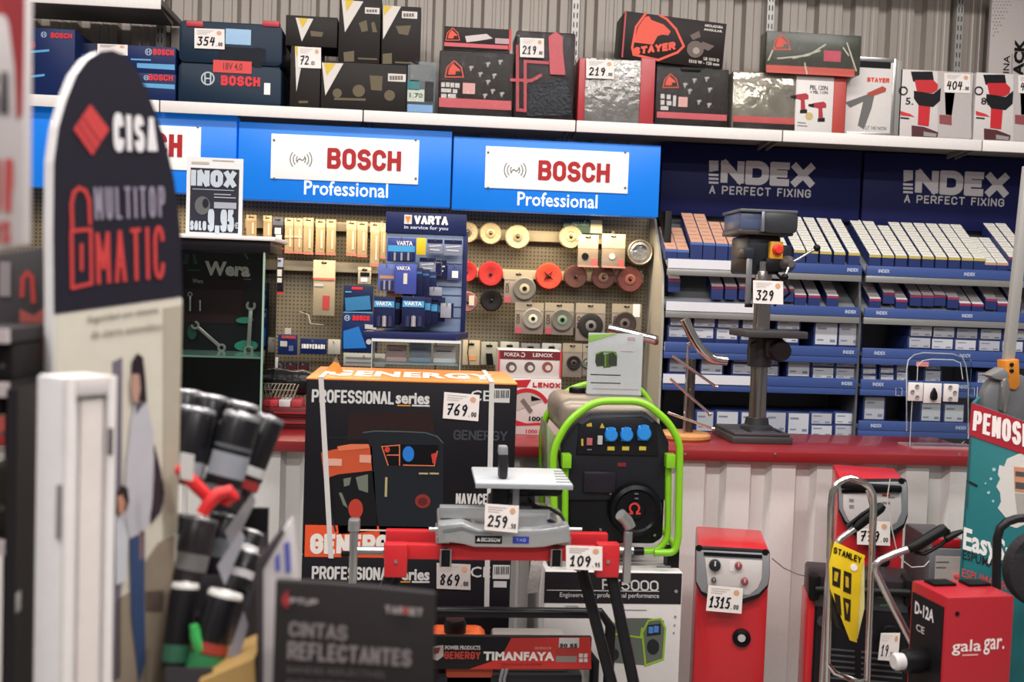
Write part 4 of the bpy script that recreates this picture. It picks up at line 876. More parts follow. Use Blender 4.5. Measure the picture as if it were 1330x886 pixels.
# ================================================================ the counter
CZ = 1.005
CF = Pl(4.2)
REDT = mat('#8c2125', .35, coat=.15); CORR = mat('#dfdbd8', .4, .0)
x1 = CF.uv(1258, 590)[0]+.12
t = thing('shop_counter', 'red-topped shop counter clad in pale ribbed sheet', 'counter', ((x1-2.2)/2, 4.45, 0))
MB().box(-2.2, x1, 4.17, 4.74, CZ-.042, CZ).build('red_top', REDT, t, .003)
corr(-2.18, x1-.02, 4.2, 0, CZ-.044, .186, .036, wide=.62, slope=.1, ph=1.163-.186*8).build('ribbed_cladding', CORR, t, smooth=False)
MB().box(-2.18, x1-.02, 4.26, 4.72, .02, CZ-.043).build('counter_body', mat('#8f8b86', .5), t)
pl = Pl(4.17)
mb = MB(pl)
for u in (1007, 1246, 890): 
    x, z = pl.uv(u, 590); mb.lathe([(.005, 0), (.005, -.002), (.002, -.003)], (x, 0, z), 'y', 8)
mb.build('screw_heads', STEEL, t)
# ---- low chest, bag and packs in the gap beside the glass cabinet
CH = Pl(4.5)
t = thing('drawer_chest', 'dark red low drawer chest behind the ribbed counter edge', 'chest', (CH.uv(345, 540)[0], 4.6, CZ))
a, b = CH.uv(343, 540)[0], CH.uv(430, 540)[0]; zt = CH.uv(370, 529)[1]
MB().box(a, b, 4.5, 4.72, CZ, zt).build('body', mat('#7a2226', .4), t, .004)
for k in range(2):
    z = CZ+.005+(zt-CZ-.01)*k/2; d = MB().box(a+.01, b-.01, 4.492, 4.5, z+.006, z+(zt-CZ)/2-.012).build('drawer', mat('#5a1a1e', .45), t, .002)
    MB().box(a+.04, b-.04, 4.486, 4.492, z+.02, z+.028).build('handle', mat('#a03035', .4), d)
for k, (u0, u1, c) in enumerate(((345, 361, '#c23a44'), (362, 377, '#d9d2d0'), (378, 392, '#b84048'))):
    tag(R('flat_pack', CH, (u0, 520, u1, 528), .12, mat(c, .45), None, .002, z0=zt+.001), ['red flat pack lying under the wire mesh roll', 'white flat pack lying between two red ones', 'red flat pack lying beside the orange-topped carton'][k], 'pack', 'flat packs on the chest')
zt2 = CH.uv(370, 520)[1]
t = thing('mesh_roll', 'small roll of pale wire mesh lying beside the glass cabinet', 'mesh roll', CH.w((CH.uv(360, 515)[0], .05, zt2)))
x0_, x1_ = CH.uv(343, 512)[0], CH.uv(382, 512)[0]
for k in range(9):
    xx = x0_+(x1_-x0_)*k/8; MB().tube([(xx+.012*sin(q*pi/8), 4.55+.03*cos(q*pi/8), zt2+.032+.03*sin(q*pi/8)) for q in range(16)], .0016, 5, closed=True).build('wire_loop', mat('#b9b4a2', .4, .5), t)
MB().tube([(x0_, 4.52, zt2+.04), (x1_, 4.52, zt2+.04)], .0018, 5).tube([(x0_, 4.56, zt2+.062), (x1_, 4.56, zt2+.062)], .0018, 5).build('long_wire', mat('#b9b4a2', .4, .5), t)
x, z = CH.uv(372, 501)
t = thing('plastic_bag', 'black plastic bag bundled on the packs beside the cabinet', 'bag', (x, 4.66, zt2))
prof = [(.004, -.12), (.045, -.115), (.058, -.06), (.05, 0), (.057, .05), (.046, .09), (.02, .105), (.012, .13)]
vsb = MB(); vsb.lathe(prof, (x, 4.65, zt2+.062), 'x', 18)
for i, v in enumerate(vsb.v): v += Vector((0, random.uniform(-.004, .004), random.uniform(-.005, .005))) if 18 < i < 120 else Vector((0, 0, 0))
vsb.build('bag_body', mat('#201f20', .3, bump=.5, bscale=30), t)

# ================================================================ glass cabinet with spanners and its poster
WC = Pl(4.25)
s0, s1 = WC.uv(196, 420)[0], WC.uv(342, 420)[0]; zt = WC.uv(290, 311)[1]
t = thing('display_cabinet', 'black glass-fronted spanner cabinet with white top on the counter', 'cabinet', ((s0+s1)/2, 4.45, CZ))
CB = mat('#17141a', .4)
MB().box(s0, s1, 4.6, 4.62, CZ, zt).build('back', CB, t); MB().box(s0, s0+.012, 4.25, 4.6, CZ, zt).build('side', CB, t)
MB().box(s0, s1, 4.25, 4.6, CZ, CZ+.05).build('plinth', CB, t, .002)
MB().box(s0, s1+.02, 4.25, 4.6, zt-.045, zt).build('black_header', CB, t, .002)
MB().box(s0-.01, s1+.04, 4.23, 4.63, zt, zt+.016).build('white_top', mat('#e4e1df', .4), t, .003)
MB().box(s0, s1, 4.252, 4.258, CZ+.05, zt-.045).build('glass_front', GLASS, t)
MB().box(s1-.006, s1, 4.262, 4.598, CZ+.05, zt-.045).build('glass_side', GLASS, t)
MB().box(s1-.006, s1+.001, 4.248, 4.262, CZ+.05, zt-.045).build('glass_edge', mat('#93b39f', .2), t)
zsh = WC.uv(290, 463)[1]; MB().box(s0+.013, s1-.008, 4.28, 4.59, zsh-.008, zsh).build('glass_shelf', mat('#6f8f84', .15), t)
BK = Pl(4.598)
GRN = mat('#1d9a62', .5)
X('lettering', BK, 'Wera', (266, 340, 325, 359), mat('#f2eeee', .5), t, .045)
DS('green_line', BK, [[(236, 326), (310, 327), (318, 330), (322, 336)]], 1.6, GRN, t)
DP('green_emblem', BK, [[(240, 330), (246, 330), (244, 343), (238, 343)], [(250, 330), (253, 330), (257, 343), (252, 343)]], mat('#1e5a45', .5), t)
D('maroon_panel', BK, (240, 358, 316, 420), mat('#2a1015', .5), t); X('lettering', BK, 'Wera', (250, 362, 264, 368), mat('#bdb8b8', .5), t, .03, lift=EPS*2)
DS('small_print', BK, [[(284, 361.5), (326, 363)]], 1.4, GREY, t)
DR('small_print', BK, [(243, 350, 260, 352)], mat('#1e5a45', .5), t)
SPN = mat('#b5aeaa', .3, .7)
def spanner(label, a, b, w, ends, m=SPN, y=4.56):
    pl = Pl(y); (ax, az), (bx_, bz) = pl.uv(*a), pl.uv(*b); L = sqrt((bx_-ax)**2+(bz-az)**2); dx, dz = (bx_-ax)/L, (bz-az)/L
    wm = w/FPX*y
    t = thing('spanner', label, 'spanner', (min(ax, bx_), y, min(az, bz)), 'spanners in the cabinet')
    mb = MB(pl); q = lambda s, o: (ax+dx*s-dz*o, az+dz*s+dx*o)
    mb.prism([q(0, wm*.5), q(L, wm*.5), q(L, -wm*.5), q(0, -wm*.5)], -.006, 0); mb.build('shank', m, t, .001)
    for k, e in enumerate(ends):
        c = q(-wm*.6, 0) if k == 0 else q(L+wm*.6, 0); sg = -1 if k == 0 else 1; R_ = wm*1.25
        if e == 'o':
            mb = MB(pl); a0 = atan2(dz*sg, dx*sg)
            pts = [(c[0]+R_*cos(a0+radians(g)), c[1]+R_*sin(a0+radians(g))) for g in range(35, 326, 20)]+[(c[0]+R_*.55*cos(a0+radians(g)), c[1]+R_*.55*sin(a0+radians(g))) for g in range(320, 39, -28)]
            mb.prism(pts, -.009, .001).build('open_jaw', m, t)
        else:
            MB(pl).tube([(c[0]+R_*.75*cos(g*pi/8), -.004, c[1]+R_*.75*sin(g*pi/8)) for g in range(16)], R_*.32, 6, closed=True).build('ring_end', m, t)
spanner('long spanner with two jaws leaning diagonally in the cabinet', (256, 424), (286, 450), 4.2, ('o', 'r'))
spanner('upright open-jawed spanner by the cabinet glass edge', (326, 400), (323, 452), 5, ('o', 'r'))
spanner('thin ring spanner hanging below the maroon panel print', (247, 384), (247, 404), 2.6, ('r',))
spanner('short bare bar tool hanging beside the ring spanner', (260, 390), (260, 404), 2, ())
for (u, v, r, ry, lab) in ((318, 416, 11, 4, 'teal oval spanner holder behind the upright spanner'), (320, 449, 15, 7, 'teal lower spanner holder on the glass shelf line'), (250, 431, 6, 10, 'green tool holder under the diagonal spanner')):
    tag(MB(Pl(4.585)).prism([Pl(4.585).uv(*p) for p in circ(u, v, r, 18, ry)], -.012, .012).build('tool_holder', mat('#2c8a72' if u > 300 else '#17473a', .4)), lab, 'tool holder', 'tool holders in the cabinet')
PO = Pl(4.35)
s0, s1, a, b = PO.rc(242, 205, 315, 305); zt += .016
t = thing('price_poster', 'white-framed dark price poster standing on the spanner cabinet', 'poster', PO.w(((s0+s1)/2, .02, zt)))
MB(PO).box(s0, s1, 0, .006, zt, b).build('white_sheet', mat('#d9d7d8', .4), t); 
MB(Pl(0, pi/2, (s0+s1)/2)).prism([(4.356, zt), (4.44, zt), (4.356, zt+.18)], -.03, .03).build('back_stay', mat('#c9c7c8', .4), t)
D('dark_print', PO, (247, 219, 310, 302), mat('#2b2b36', .45), t); PF = back(-EPS, PO)
LT = mat('#b4bcc6', .5)
XB('lettering', PF, 'INOX', (248, 221, 307, 243), LT, t, .3, .2); XB('lettering', PF, 'SÓLO', (247, 287, 268, 299), LT, t, .24, .3); XB('lettering', PF, '9,95', (270, 272, 304, 301), LT, t, .2, .15); X('lettering', PF, '€', (304.5, 289, 309.5, 297), LT, t, .02)
DP('tape_picture', PF, [circ(263, 267, 10, 18, 12)], mat('#5b5a5c', .4), t); DP('tape_core_picture', back(-2*EPS, PO), [circ(267, 264, 4, 14, 6)], mat('#22222a', .4), t)
DR('small_print', PF, [(278, 263, 307, 271), (278, 252, 300, 253.4), (278, 256, 306, 257.4), (250, 246, 304, 247)], mat('#9a9ba5', .5), t)
DR('heading_print', PO, [(249, 210, 272, 213), (276, 208, 304, 209.3)], mat('#b0a898', .5), t)

# ================================================================ acrylic case and battery stand
AC = Pl(4.42)
s0, s1 = AC.uv(482, 470)[0], AC.uv(598, 470)[0]; zp = AC.uv(540, 441)[1]
t = thing('acrylic_case', 'clear acrylic case holding pale packs, under the battery stand', 'case', ((s0+s1)/2, 4.55, CZ))
for nm, q in (('front_pane', (s0, s1, 4.42, 4.426)), ('back_pane', (s0, s1, 4.694, 4.7)), ('side_pane', (s0, s0+.003, 4.427, 4.693)), ('side_pane', (s1-.003, s1, 4.427, 4.693))): MB().box(*q, CZ, zp-.008).build(nm, ACR, t)
MB().box(s0, s1, 4.42, 4.7, zp-.007, zp-.001).build('lid', mat('#b9c4cc', .2), t)
MB().box(s0, s1, 4.416, 4.42, zp-.012, zp-.001).build('lid_edge', mat('#dfe4e8', .2), t)
for xx in (s0+.002, s1-.002): MB().tube([(xx, 4.418, CZ), (xx, 4.418, zp-.01)], .0022, 6).build('pane_edge', mat('#b9c2c6', .15), t)
zm = zp-.1; MB().box(s0+.008, s1-.008, 4.44, 4.68, zm-.006, zm).build('inner_shelf', mat('#aebfca', .15), t)
for k, (u0, v0, u1, v1, c, lab) in enumerate(((502, 449, 528, 466, '#c9b0ae', 'pale pink pack inside the acrylic case'), (531, 447, 560, 466, '#8fa6b8', 'grey-blue pack inside the acrylic case'), (563, 450, 592, 466, '#e2e4e2', 'white pack inside the acrylic case'))):
    tt = bx('small_pack', lab, 'pack', Pl(4.5), (u0, v0, u1, v1), .06, mat(c, .4), zm+.001, 'packs in the acrylic case')
    DS('print_line', Pl(4.5), [[(u0+4, v0+6), (u1-6, v0+6.5)]], 1.5, GREY, tt)
VP = Pl(4.64); VF = Pl(4.42)
NAV = mat('#222a55', .4); SLAT = mat('#8496b4', .4)
s0, s1, a, b = VP.rc(501, 275, 605, 433)
t = thing('battery_stand', 'dark blue battery display stand with a slatted back and base tray', 'display stand', ((s0+s1)/2, 4.55, zp))
MB().box(s0, s1, 4.64, 4.66, zp, VP.uv(553, 301)[1]).build('slatted_back', SLAT, t, .002)
R('header', VP, (501, 277, 606, 304), .02, NAV, t, .003, lift=.01)
s2, s3 = VF.uv(471, 434)[0], VF.uv(592, 434)[0]
mb = MB(); zz0, zz1 = zp, zp+.028
mb.add([(s2, 4.42, zz0), (s3, 4.42, zz0), (s1+.02, 4.66, zz0), (s0-.02, 4.66, zz0), (s2, 4.42, zz1), (s3, 4.42, zz1), (s1+.02, 4.66, zz1), (s0-.02, 4.66, zz1)], [(0, 1, 2, 3), (7, 6, 5, 4), (0, 4, 5, 1), (1, 5, 6, 2), (2, 6, 7, 3), (3, 7, 4, 0)])
mb.build('base_tray', NAV, t, .002)
R('side_edge', VP, (600, 302, 606, 432), .03, NAV, t, .001, lift=.006, z0=zp+.028)
HD = back(-.01, VP)
XB('lettering', HD, 'VARTA', (538, 280.5, 582, 292), WHITE, t, .28, .1); X('lettering', HD, 'in service for you', (525, 293.5, 582, 299.5), mat('#c9cfdf', .5), t, .02)
D('logo_square', HD, (525, 279, 535, 291), mat('#d8d4cc', .5), t); DP('logo_triangle', back(-.012, VP), [[(526.5, 281), (533.5, 281), (530, 289.5)]], mat('#e0822a', .5), t)
DR('slat_pattern', VP, [(570, 372, 600, 373.5), (572, 383, 600, 384.5), (575, 398, 600, 399.5), (575, 412, 600, 413.5), (560, 342, 600, 343.2)], mat('#33405f', .5), t)
CY = mat('#4aa3d8', .4); BB = mat('#2a3a86', .35); BBD = mat('#1c2348', .4)
def bat(label, px, y, base, art, cells=0, depth=.012, txt=None, film_=False):
    pl = Pl(y); t = bx('battery_pack', label, 'battery pack', pl, px, depth, base, None, 'battery packs on the stand', .001, 'card')
    for nm, q, m in art: D(nm, pl, q, m, t)
    u0, v0, u1, v1 = px
    if cells:
        w = (u1-u0-6)/cells
        for k in range(cells):
            x, z = pl.uv(u0+3+w*(k+.5), v0+(v1-v0)*.78); r = abs(pl.uv(u0+w*.4, v0)[0]-pl.uv(u0, v0)[0]); h = (v1-v0)*.17/FPX*y
            MB(pl).lathe([(r, -h), (r, h*.9), (r*.35, h*.92), (r*.35, h)], (x, -r*.6, z), 'z', 10).build('battery', mat('#c9c6cc', .3, .5) if k % 2 else mat('#30365c', .35), t)
    if txt: X('lettering', pl, 'VARTA', txt, WHITE, t, .03, lift=EPS*2)
    x, z = pl.uv((u0+u1)/2, v0+2.5); MB(pl).tube([(x, 4.637-y, z+.004), (x, -.02, z), (x, -.026, z+.01)], .002, 6).build('hook', HOOK, t)
    return t
bat('wide blue battery blister in the top row of the stand', (503, 309, 540, 340), 4.58, BB, [('cyan_band', (504, 319, 539, 327), CY)], 7, txt=(515, 313, 536, 319))
tag(R('price_flag', Pl(4.55), (541, 309, 553, 331), .004, mat('#e8c417', .45), None, .001), 'yellow promotion flag hanging among the battery packs', 'flag') 
for k, (px, lab, m) in enumerate((((555, 311, 575, 329), 'silver battery pack next to the yellow flag', mat('#8d93a6', .3)), ((577, 312, 600, 332), 'silver battery pack at the end of the top row', mat('#8d93a6', .3)), ((545, 335, 566, 353), 'silver battery pack under the yellow flag', mat('#9a9dac', .3)), ((565, 338, 580, 362), 'dark battery pack behind the silver one in the second row', BBD))):
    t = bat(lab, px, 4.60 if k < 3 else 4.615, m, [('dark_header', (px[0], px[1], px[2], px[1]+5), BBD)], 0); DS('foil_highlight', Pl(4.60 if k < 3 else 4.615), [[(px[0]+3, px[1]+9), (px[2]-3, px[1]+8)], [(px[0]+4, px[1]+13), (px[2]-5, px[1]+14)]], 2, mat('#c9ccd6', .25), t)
t = bat('pack with a white earbud picture on the slatted back', (581, 344, 599, 364), 4.62, mat('#3c4c80', .4), [('white_picture', (587, 352, 595, 361), WHITE)])
bat('violet-blue battery blister in the middle row, outer one', (491, 343, 514, 378), 4.50, mat('#5a68a8', .35), [('copper_band', (493, 358, 512, 362), mat('#c08a6a', .4))], 5)
bat('plain blue battery blister in the middle row with one white battery', (513, 343, 541, 382), 4.48, mat('#3c4da0', .35), [('white_battery', (524, 355, 529, 369), mat('#d8d2c0', .4))], 0, txt=(515, 346, 533, 351))
t = bat('loose silver pack hanging at the middle of the slatted back', (553, 373, 574, 390), 4.56, mat('#8f93a0', .3), [('dark_foot', (556, 384, 574, 390), BBD)])
t = bat('small silver pack low on the slatted back', (572, 394, 589, 413), 4.59, mat('#a9abb6', .3), [('dark_edge', (586, 394, 589, 413), BBD)])
for i, (u0, u1, lab) in enumerate(((485, 521, 'big dark battery blister in the lowest row, outer one'), (522, 560, 'big dark battery blister in the lowest row, inner one'))):
    t = bat(lab, (u0, 385, u1-8, 426), 4.46, BBD, [('cyan_band', (u0+1, 391, u1-9, 399), CY)], 3, .07, txt=(u0+3, 392, u1-12, 397))
for k in range(1, 4):
    w3 = ['', 'second', 'third', 'fourth'][k]
    bat(f'dark blue battery pack, {w3} on the hook of the white-battery pack', (513+9*k, 345+2.5*k, 540+9*k, 383+1.5*k), 4.48+.03*k, BBD, [('cyan_band', (514+9*k, 350+2.5*k, 539+9*k, 353+2.5*k), mat('#3a6ea8', .4))], 0, .02)
    bat(f'battery blister, {w3} on the hook of the inner big blister', (523+9*k, 386, 551+9*k, 424-2*k), 4.46+.035*k+.04, BBD, [('cyan_band', (524+9*k, 392+1.5*k, 550+9*k, 401+1.5*k), CY)], 0, .025)
    if k < 3: bat(f'battery blister, {w3} on the hook of the outer big blister', (486+8*k, 386, 512+8*k, 424-2*k), 4.46+.035*k+.04, BBD, [('cyan_band', (487+8*k, 392+k, 511+8*k, 400+k), CY)], 0, .025)
    if k < 3: bat(f'dark foil pack, {w3} on the hook of the silver pack under the yellow flag', (546+9*k, 337+3*k, 566+8*k, 354+4*k), 4.60+.012*k, mat('#55596a', .3), [('dark_side', (556+9*k, 339+3*k, 565+8*k, 353+4*k), BBD)], 0, .008)
R_ = bat('orange-topped pack peeping out above the outer big blister', (502, 374, 521, 386), 4.53, mat('#c07a3a', .4), [])
# ================================================================ saw blade display
LD = Pl(4.5)
PW = mat('#cfc6c2', .5)
s0, s1 = LD.uv(647, 500)[0], LD.uv(729, 500)[0]
t = thing('blade_display', 'red and white saw blade display box standing on the counter', 'display box', ((s0+s1)/2, 4.58, CZ))
MB().box(s0, s1, 4.5, 4.7, CZ, LD.uv(688, 492)[1]).build('lower_carton', PW, t, .002)
MB().box(s0, s1, 4.52, 4.7, LD.uv(688, 492)[1]+.001, LD.uv(688, 456)[1]).build('upper_carton', PW, t, .002)
L2 = Pl(4.52)
D('dark_red_band', L2, (648, 456, 729, 467), mat('#6d1f28', .45), t); L2f = back(-EPS, L2)
X('lettering', L2f, 'FORZA', (655, 458, 675, 463), PW, t, .03); X('lettering', L2f, 'LENOX', (692, 459, 718, 464), PW, t, .03); DS('arrow_mark', L2f, [ring(679, 461, 2.6, 12, -120, 150)], 1.2, PW, t)
for k, u in enumerate((664, 688, 711)):
    DP('round_picture', L2, [circ(u, 477, 7)], mat('#5b4a46' if k < 2 else '#8a4a40', .5), t); DP('picture_centre', L2f, [circ(u+1, 478, 3.6)], mat('#c9bdb6', .5), t)
for px in ((647, 456, 649, 491), (727, 456, 729, 491)): D('red_edge', L2, px, SR, t, EPS*2)
RDC = mat('#b9222c', .45)
DP('red_corner', LD, [[(669, 494), (690, 493), (684, 503), (670, 503)]], RDC, t)
XB('lettering', LD, 'LENOX', (692, 497, 728, 503.5), RDC, t, .28, .5)
DS('red_arc', LD, [ring(684, 536, 29, 30, 170, 330)], 5, RDC, t); DP('grey_field', LD, [[p for p in ring(684, 536, 26, 24, 175, 325)]], mat('#b3a79f', .5), t)
DP('blade_picture', LD, [[(676, 521), (680, 517), (692, 533), (688, 537)]], mat('#6f6560', .4), t, EPS*2); DP('black_arrow', LD, [[(690, 514), (703, 519), (690, 521)]], BLACK, t, EPS*2)
X('lettering', LD, '1000', (687, 541, 707, 547), BLACK, t, .03, lift=EPS*2); DP('red_swirl', LD, [[(670, 546), (684, 550), (700, 549), (712, 552), (670, 553)]], RDC, t); X('lettering', LD, '1000 C', (683, 558, 706, 563), RDC, t, .02)

# ================================================================ drill press
DPL = Pl(4.4)
base_x, _ = Pl(4.53).uv(985, 500)
cx = Pl(4.53).uv(986.5, 470)[0]
t = thing('drill_press', 'bench drill press with belt cover and price ticket on the counter', 'drill press', (cx, 4.53, CZ))
DM = mat('#37353a', .4, .3); CI = mat('#4a4649', .45, .4); HDM = mat('#2a2c33', .35)
bw0, bw1 = Pl(4.38).uv(951, 572)[0], Pl(4.38).uv(1030, 572)[0]
MB().box(bw0, bw1, 4.38, 4.7, CZ, CZ+.03).build('base', CI, t, .004)
MB().box(bw0+.01, bw1-.01, 4.39, 4.69, CZ+.03, CZ+.045).build('base_top', CI, t, .004)
for dx in (-.06, .07): MB().box(cx+dx-.007, cx+dx+.007, 4.42, 4.5, CZ+.0455, CZ+.047).build('base_slot', BLACK, t)
zc = Pl(4.53).uv(986, 352)[1]; zb = CZ+.045
rcol = .036
MB().lathe([(.03, zb), (.066, zb+.012), (.05, zb+.02), (.046, zb+.045), (rcol, zb+.05), (rcol, zc)], (cx, 4.53, 0), 'z', 28).build('column', mat('#a39a97', .18, .9), t)
MB().lathe([(.07, zb+.0), (.068, zb+.014), (.052, zb+.022), (.048, zb+.05), (.037, zb+.052)], (cx, 4.53, 0), 'z', 28).build('column_flange', DM, t)
TB = Pl(4.36)
sx0, sx1 = TB.uv(968, 433)[0], TB.uv(1050, 433)[0]; zt_ = TB.uv(1008, 430)[1]
MB().box(sx0, sx1, 4.36, 4.6, zt_-.03, zt_).build('work_table', CI, t, .004)
mb = MB(); mb.lathe([(.05, zt_-.031-.13), (.056, zt_-.1), (.05, zt_-.031)], (cx, 4.53, 0), 'z', 24).build('table_collar', DM, t)
MB().box(cx, cx+.075, 4.43, 4.52, zt_-.12, zt_-.031).build('table_arm', DM, t, .015)
MB().lathe([(.04, -.05), (.046, -.03), (.046, .01)], (cx+.05, 4.44, zt_-.085), 'y', 20).build('table_knob', mat('#221d1d', .4), t)
MB().tube([(cx-.045, 4.45, zt_-.05), (cx-.075, 4.43, zt_-.06), (cx-.077, 4.43, zt_-.14)], .005, 8).build('table_crank', DM, t)
# head: body, belt cover, motor, switch, stop rod, handles, chuck
HB_ = Pl(4.38)
def hb(nm, px, d0, d1, m, bev=.006): 
    s0, s1, a, b = HB_.rc(*px); return MB(HB_).box(s0, s1, d0, d1, a, b).build(nm, m, t, bev)
hb('spring_housing', (1012, 318, 1030, 352), .02, .2, HDM, .01)
hb('head_body', (971, 306, 1014, 356), 0, .25, HDM, .012)
s0, s1, a, b = HB_.rc(985, 276, 1030, 304)
MB(HB_).prism(rr(s0, s1, a, b, .025), -.06, .2).build('belt_cover', mat('#2f3136', .3), t, .012)
s0, s1, a, b = HB_.rc(957, 276, 986, 300)
MB(HB_).box(s0, s1, -.05, .2, a, b).build('belt_cover_end', mat('#4a5572', .35), t, .012)
hb('cover_lid', (956, 273.5, 1030, 277.5), -.062, .21, mat('#54565a', .35), .003)
hb('cover_base', (955, 299, 1026, 306), -.045, .2, mat('#3d3430', .4), .004)
hb('cover_clasp', (983, 276, 987, 302), -.066, 0, mat('#8d9199', .3, .6), .002)
hb('switch_panel', (992, 336, 1014, 353), -.03, .02, mat('#171519', .4), .005)
s = hb('stop_switch', (997, 314, 1014, 337), -.035, 0, mat('#e8a52c', .4), .006)
x, z = HB_.uv(1006, 325); MB(HB_).lathe([(.022, -.035), (.022, -.05), (.014, -.06), (.0, -.06)], (x, 0, z), 'y', 20).build('stop_button', mat('#d8301f', .4), s)
hb('depth_scale', (965, 331, 972, 397), -.045, -.035, mat('#8d8c90', .3, .6), .002)
hb('scale_foot', (964, 394, 973, 399), -.05, -.03, BLACK, .002)
hb('scale_bracket', (962, 322, 975, 336), -.05, .05, HDM, .004)
x, z = HB_.uv(1020, 343)
MB(HB_).lathe([(.034, .0), (.034, -.03), (.02, -.05), (.014, -.075)], (x, 0, z), 'y', 20).build('feed_hub', mat('#7d7a7a', .3, .7), t)
for (u, v, d) in ((1052, 323, -.06), (1012, 360, -.05)):
    xx, zz = HB_.uv(u, v)
    h = MB(HB_).tube([(x, -.06, z), (xx, d-.02, zz)], .006, 8).build('feed_handle', STEEL, t)
    MB(HB_).lathe([(.001, -.016), (.012, -.01), (.015, 0), (.012, .01), (.001, .016)], (xx, d-.02, zz), 'y', 14).build('handle_knob', BLACK, h)
x, z = HB_.uv(987, 365)
MB(HB_).lathe([(.016, -.02), (.024, -.01), (.026, .03), (.02, .05), (.014, .052), (.014, .09)], (x, -.03, z-.01), 'z', 20).build('chuck', mat('#8f8a88', .25, .8), t)
MB(HB_).tube([(x+.05, .0, z+.05), (x+.1, -.02, z+.0), (x+.12, -.03, z-.045), (x+.08, .04, z-.1)], .006, 8).build('power_cable', BLACK, t)
price(Pl(4.31), (978, 364, 1017, 394), '329', '', t, .002)
# ================================================================ handrail sample stand
RP = Pl(4.5)
x, z = RP.uv(889, 560)
t = thing('handrail_stand', 'steel handrail sample stand with wooden base and bent tube', 'display stand', (x, 4.5, CZ))
MB().lathe([(.105, CZ), (.112, CZ+.008), (.112, CZ+.02), (.1, CZ+.028), (.02, CZ+.029)], (x, 4.5, 0), 'z', 32).build('wooden_base', mat('#c58a54', .45, var=.15), t)
px_ = RP.uv(896, 520)[0]; PST = mat('#6e6460', .25, .8)
MB().tube([(px_, 4.5, CZ+.028), (px_, 4.5, RP.uv(896, 466)[1])], .019, 16).build('post', PST, t)
pp2 = RP.uv(890, 520)[0]
MB().tube([(pp2-.01, 4.46, CZ+.028), (pp2-.008, 4.46, RP.uv(896, 448)[1])], .006, 10).build('thin_post', mat('#c9c2be', .2, .9), t)
for (a_, b_) in (((868, 461), (926, 501)), ((865, 490), (918, 536)), ((862, 533), (922, 555))):
    (xa_, za_), (xb_, zb_) = RP.uv(*a_), RP.uv(*b_)
    r = MB().tube([(xa_, 4.42, za_), (xb_, 4.45, zb_)], .0058, 10).build('cross_rod', mat('#d8d2ce', .15, .9), t)
    MB().lathe([(.001, -.009), (.009, -.006), (.009, .006), (.001, .009)], (xb_, 4.45, zb_), 'x', 12).build('rod_end', mat('#d8d2ce', .15, .9), r)
path = [(884, 414, 0), (892, 432, 0), (900, 446, 0), (908, 456, 0), (915, 462, 0), (922, 465.5, 0), (938, 467, 0)]
MB().tube([(RP.uv(u, v)[0], 4.43, RP.uv(u, v)[1]) for u, v, _ in path], .021, 18).build('bent_tube', CHROME, t)
MB().tube([(pp2-.008, 4.46, RP.uv(896, 448)[1]), (RP.uv(898, 442)[0], 4.45, RP.uv(898, 442)[1])], .008, 10).build('tube_bracket', CHROME, t)
a_ = RP.uv(795, 428); b_ = RP.uv(856, 443)
t = thing('chrome_tube', 'straight chrome handrail tube lying across behind the generator flyer', 'tube', (a_[0], 4.52, b_[1]))
MB().tube([(a_[0], 4.6, a_[1]), (b_[0]-.02, 4.58, b_[1]+.006), (b_[0], 4.58, b_[1])], .021, 18).build('tube', CHROME, t)
MB().lathe([(.02, -.006), (.023, 0), (.02, .012), (.001, .016)], (b_[0], 4.58, b_[1]), 'x', 18).build('end_cap', mat('#a38d80', .25, .8), t)
MB().tube([(a_[0]+.04, 4.6, a_[1]-.022), (a_[0]+.04, 4.6, CZ+.006)], .014, 12).build('stand_post', PST, t); MB().lathe([(.06, CZ), (.06, CZ+.006), (.016, CZ+.008)], (a_[0]+.04, 4.6, 0), 'z', 24).build('stand_foot', PST, t)
# ================================================================ clear socket display
EP = Pl(4.5)
s0, s1 = EP.uv(1171, 540)[0], EP.uv(1252, 540)[0]
t = thing('socket_display', 'clear acrylic display with white sockets standing on the counter', 'display', ((s0+s1)/2, 4.52, CZ))
MB(EP).prism(rr(*EP.rc(1178, 458, 1260, 572)[:2], CZ, EP.uv(1218, 458)[1], .05), 0, .006).build('back_sheet', ACR, t)
EDG = mat('#c3cad0', .15)
pts = [(1178, 560), (1178, 480), (1180, 468), (1188, 461), (1200, 458.5), (1238, 460), (1250, 464), (1255, 474), (1258, 500), (1258, 570)]
MB(EP).tube([(EP.uv(u, v)[0], .003, EP.uv(u, v)[1]) for u, v in pts], .0028, 6).build('sheet_edge', EDG, t)
pts = [(1187, 494), (1188, 474), (1194, 468), (1206, 466), (1234, 467), (1243, 471), (1246, 492)]
MB(EP).tube([(EP.uv(u, v)[0], -.03, EP.uv(u, v)[1]) for u, v in pts], .002, 6).build('hood_edge', EDG, t)
s0, s1, a, b = EP.rc(1168, 544, 1256, 572)
MB(EP).box(s0, s1, -.14, .006, CZ, CZ+.006).build('foot_sheet', mat('#b58a86', .15), t)
for u in (1170, 1252):
    xx = EP.uv(u, 540)[0]; MB(EP).tube([(xx, -.1, CZ+.006), (xx, -.1, EP.uv(u, 500)[1])], .0022, 6).build('sheet_edge', EDG, t)
MB(EP).box(EP.uv(1169, 500)[0], EP.uv(1253, 500)[0], -.105, -.1, CZ+.006, EP.uv(1210, 497)[1]).build('front_sheet', ACR, t)
FS = Pl(4.39)
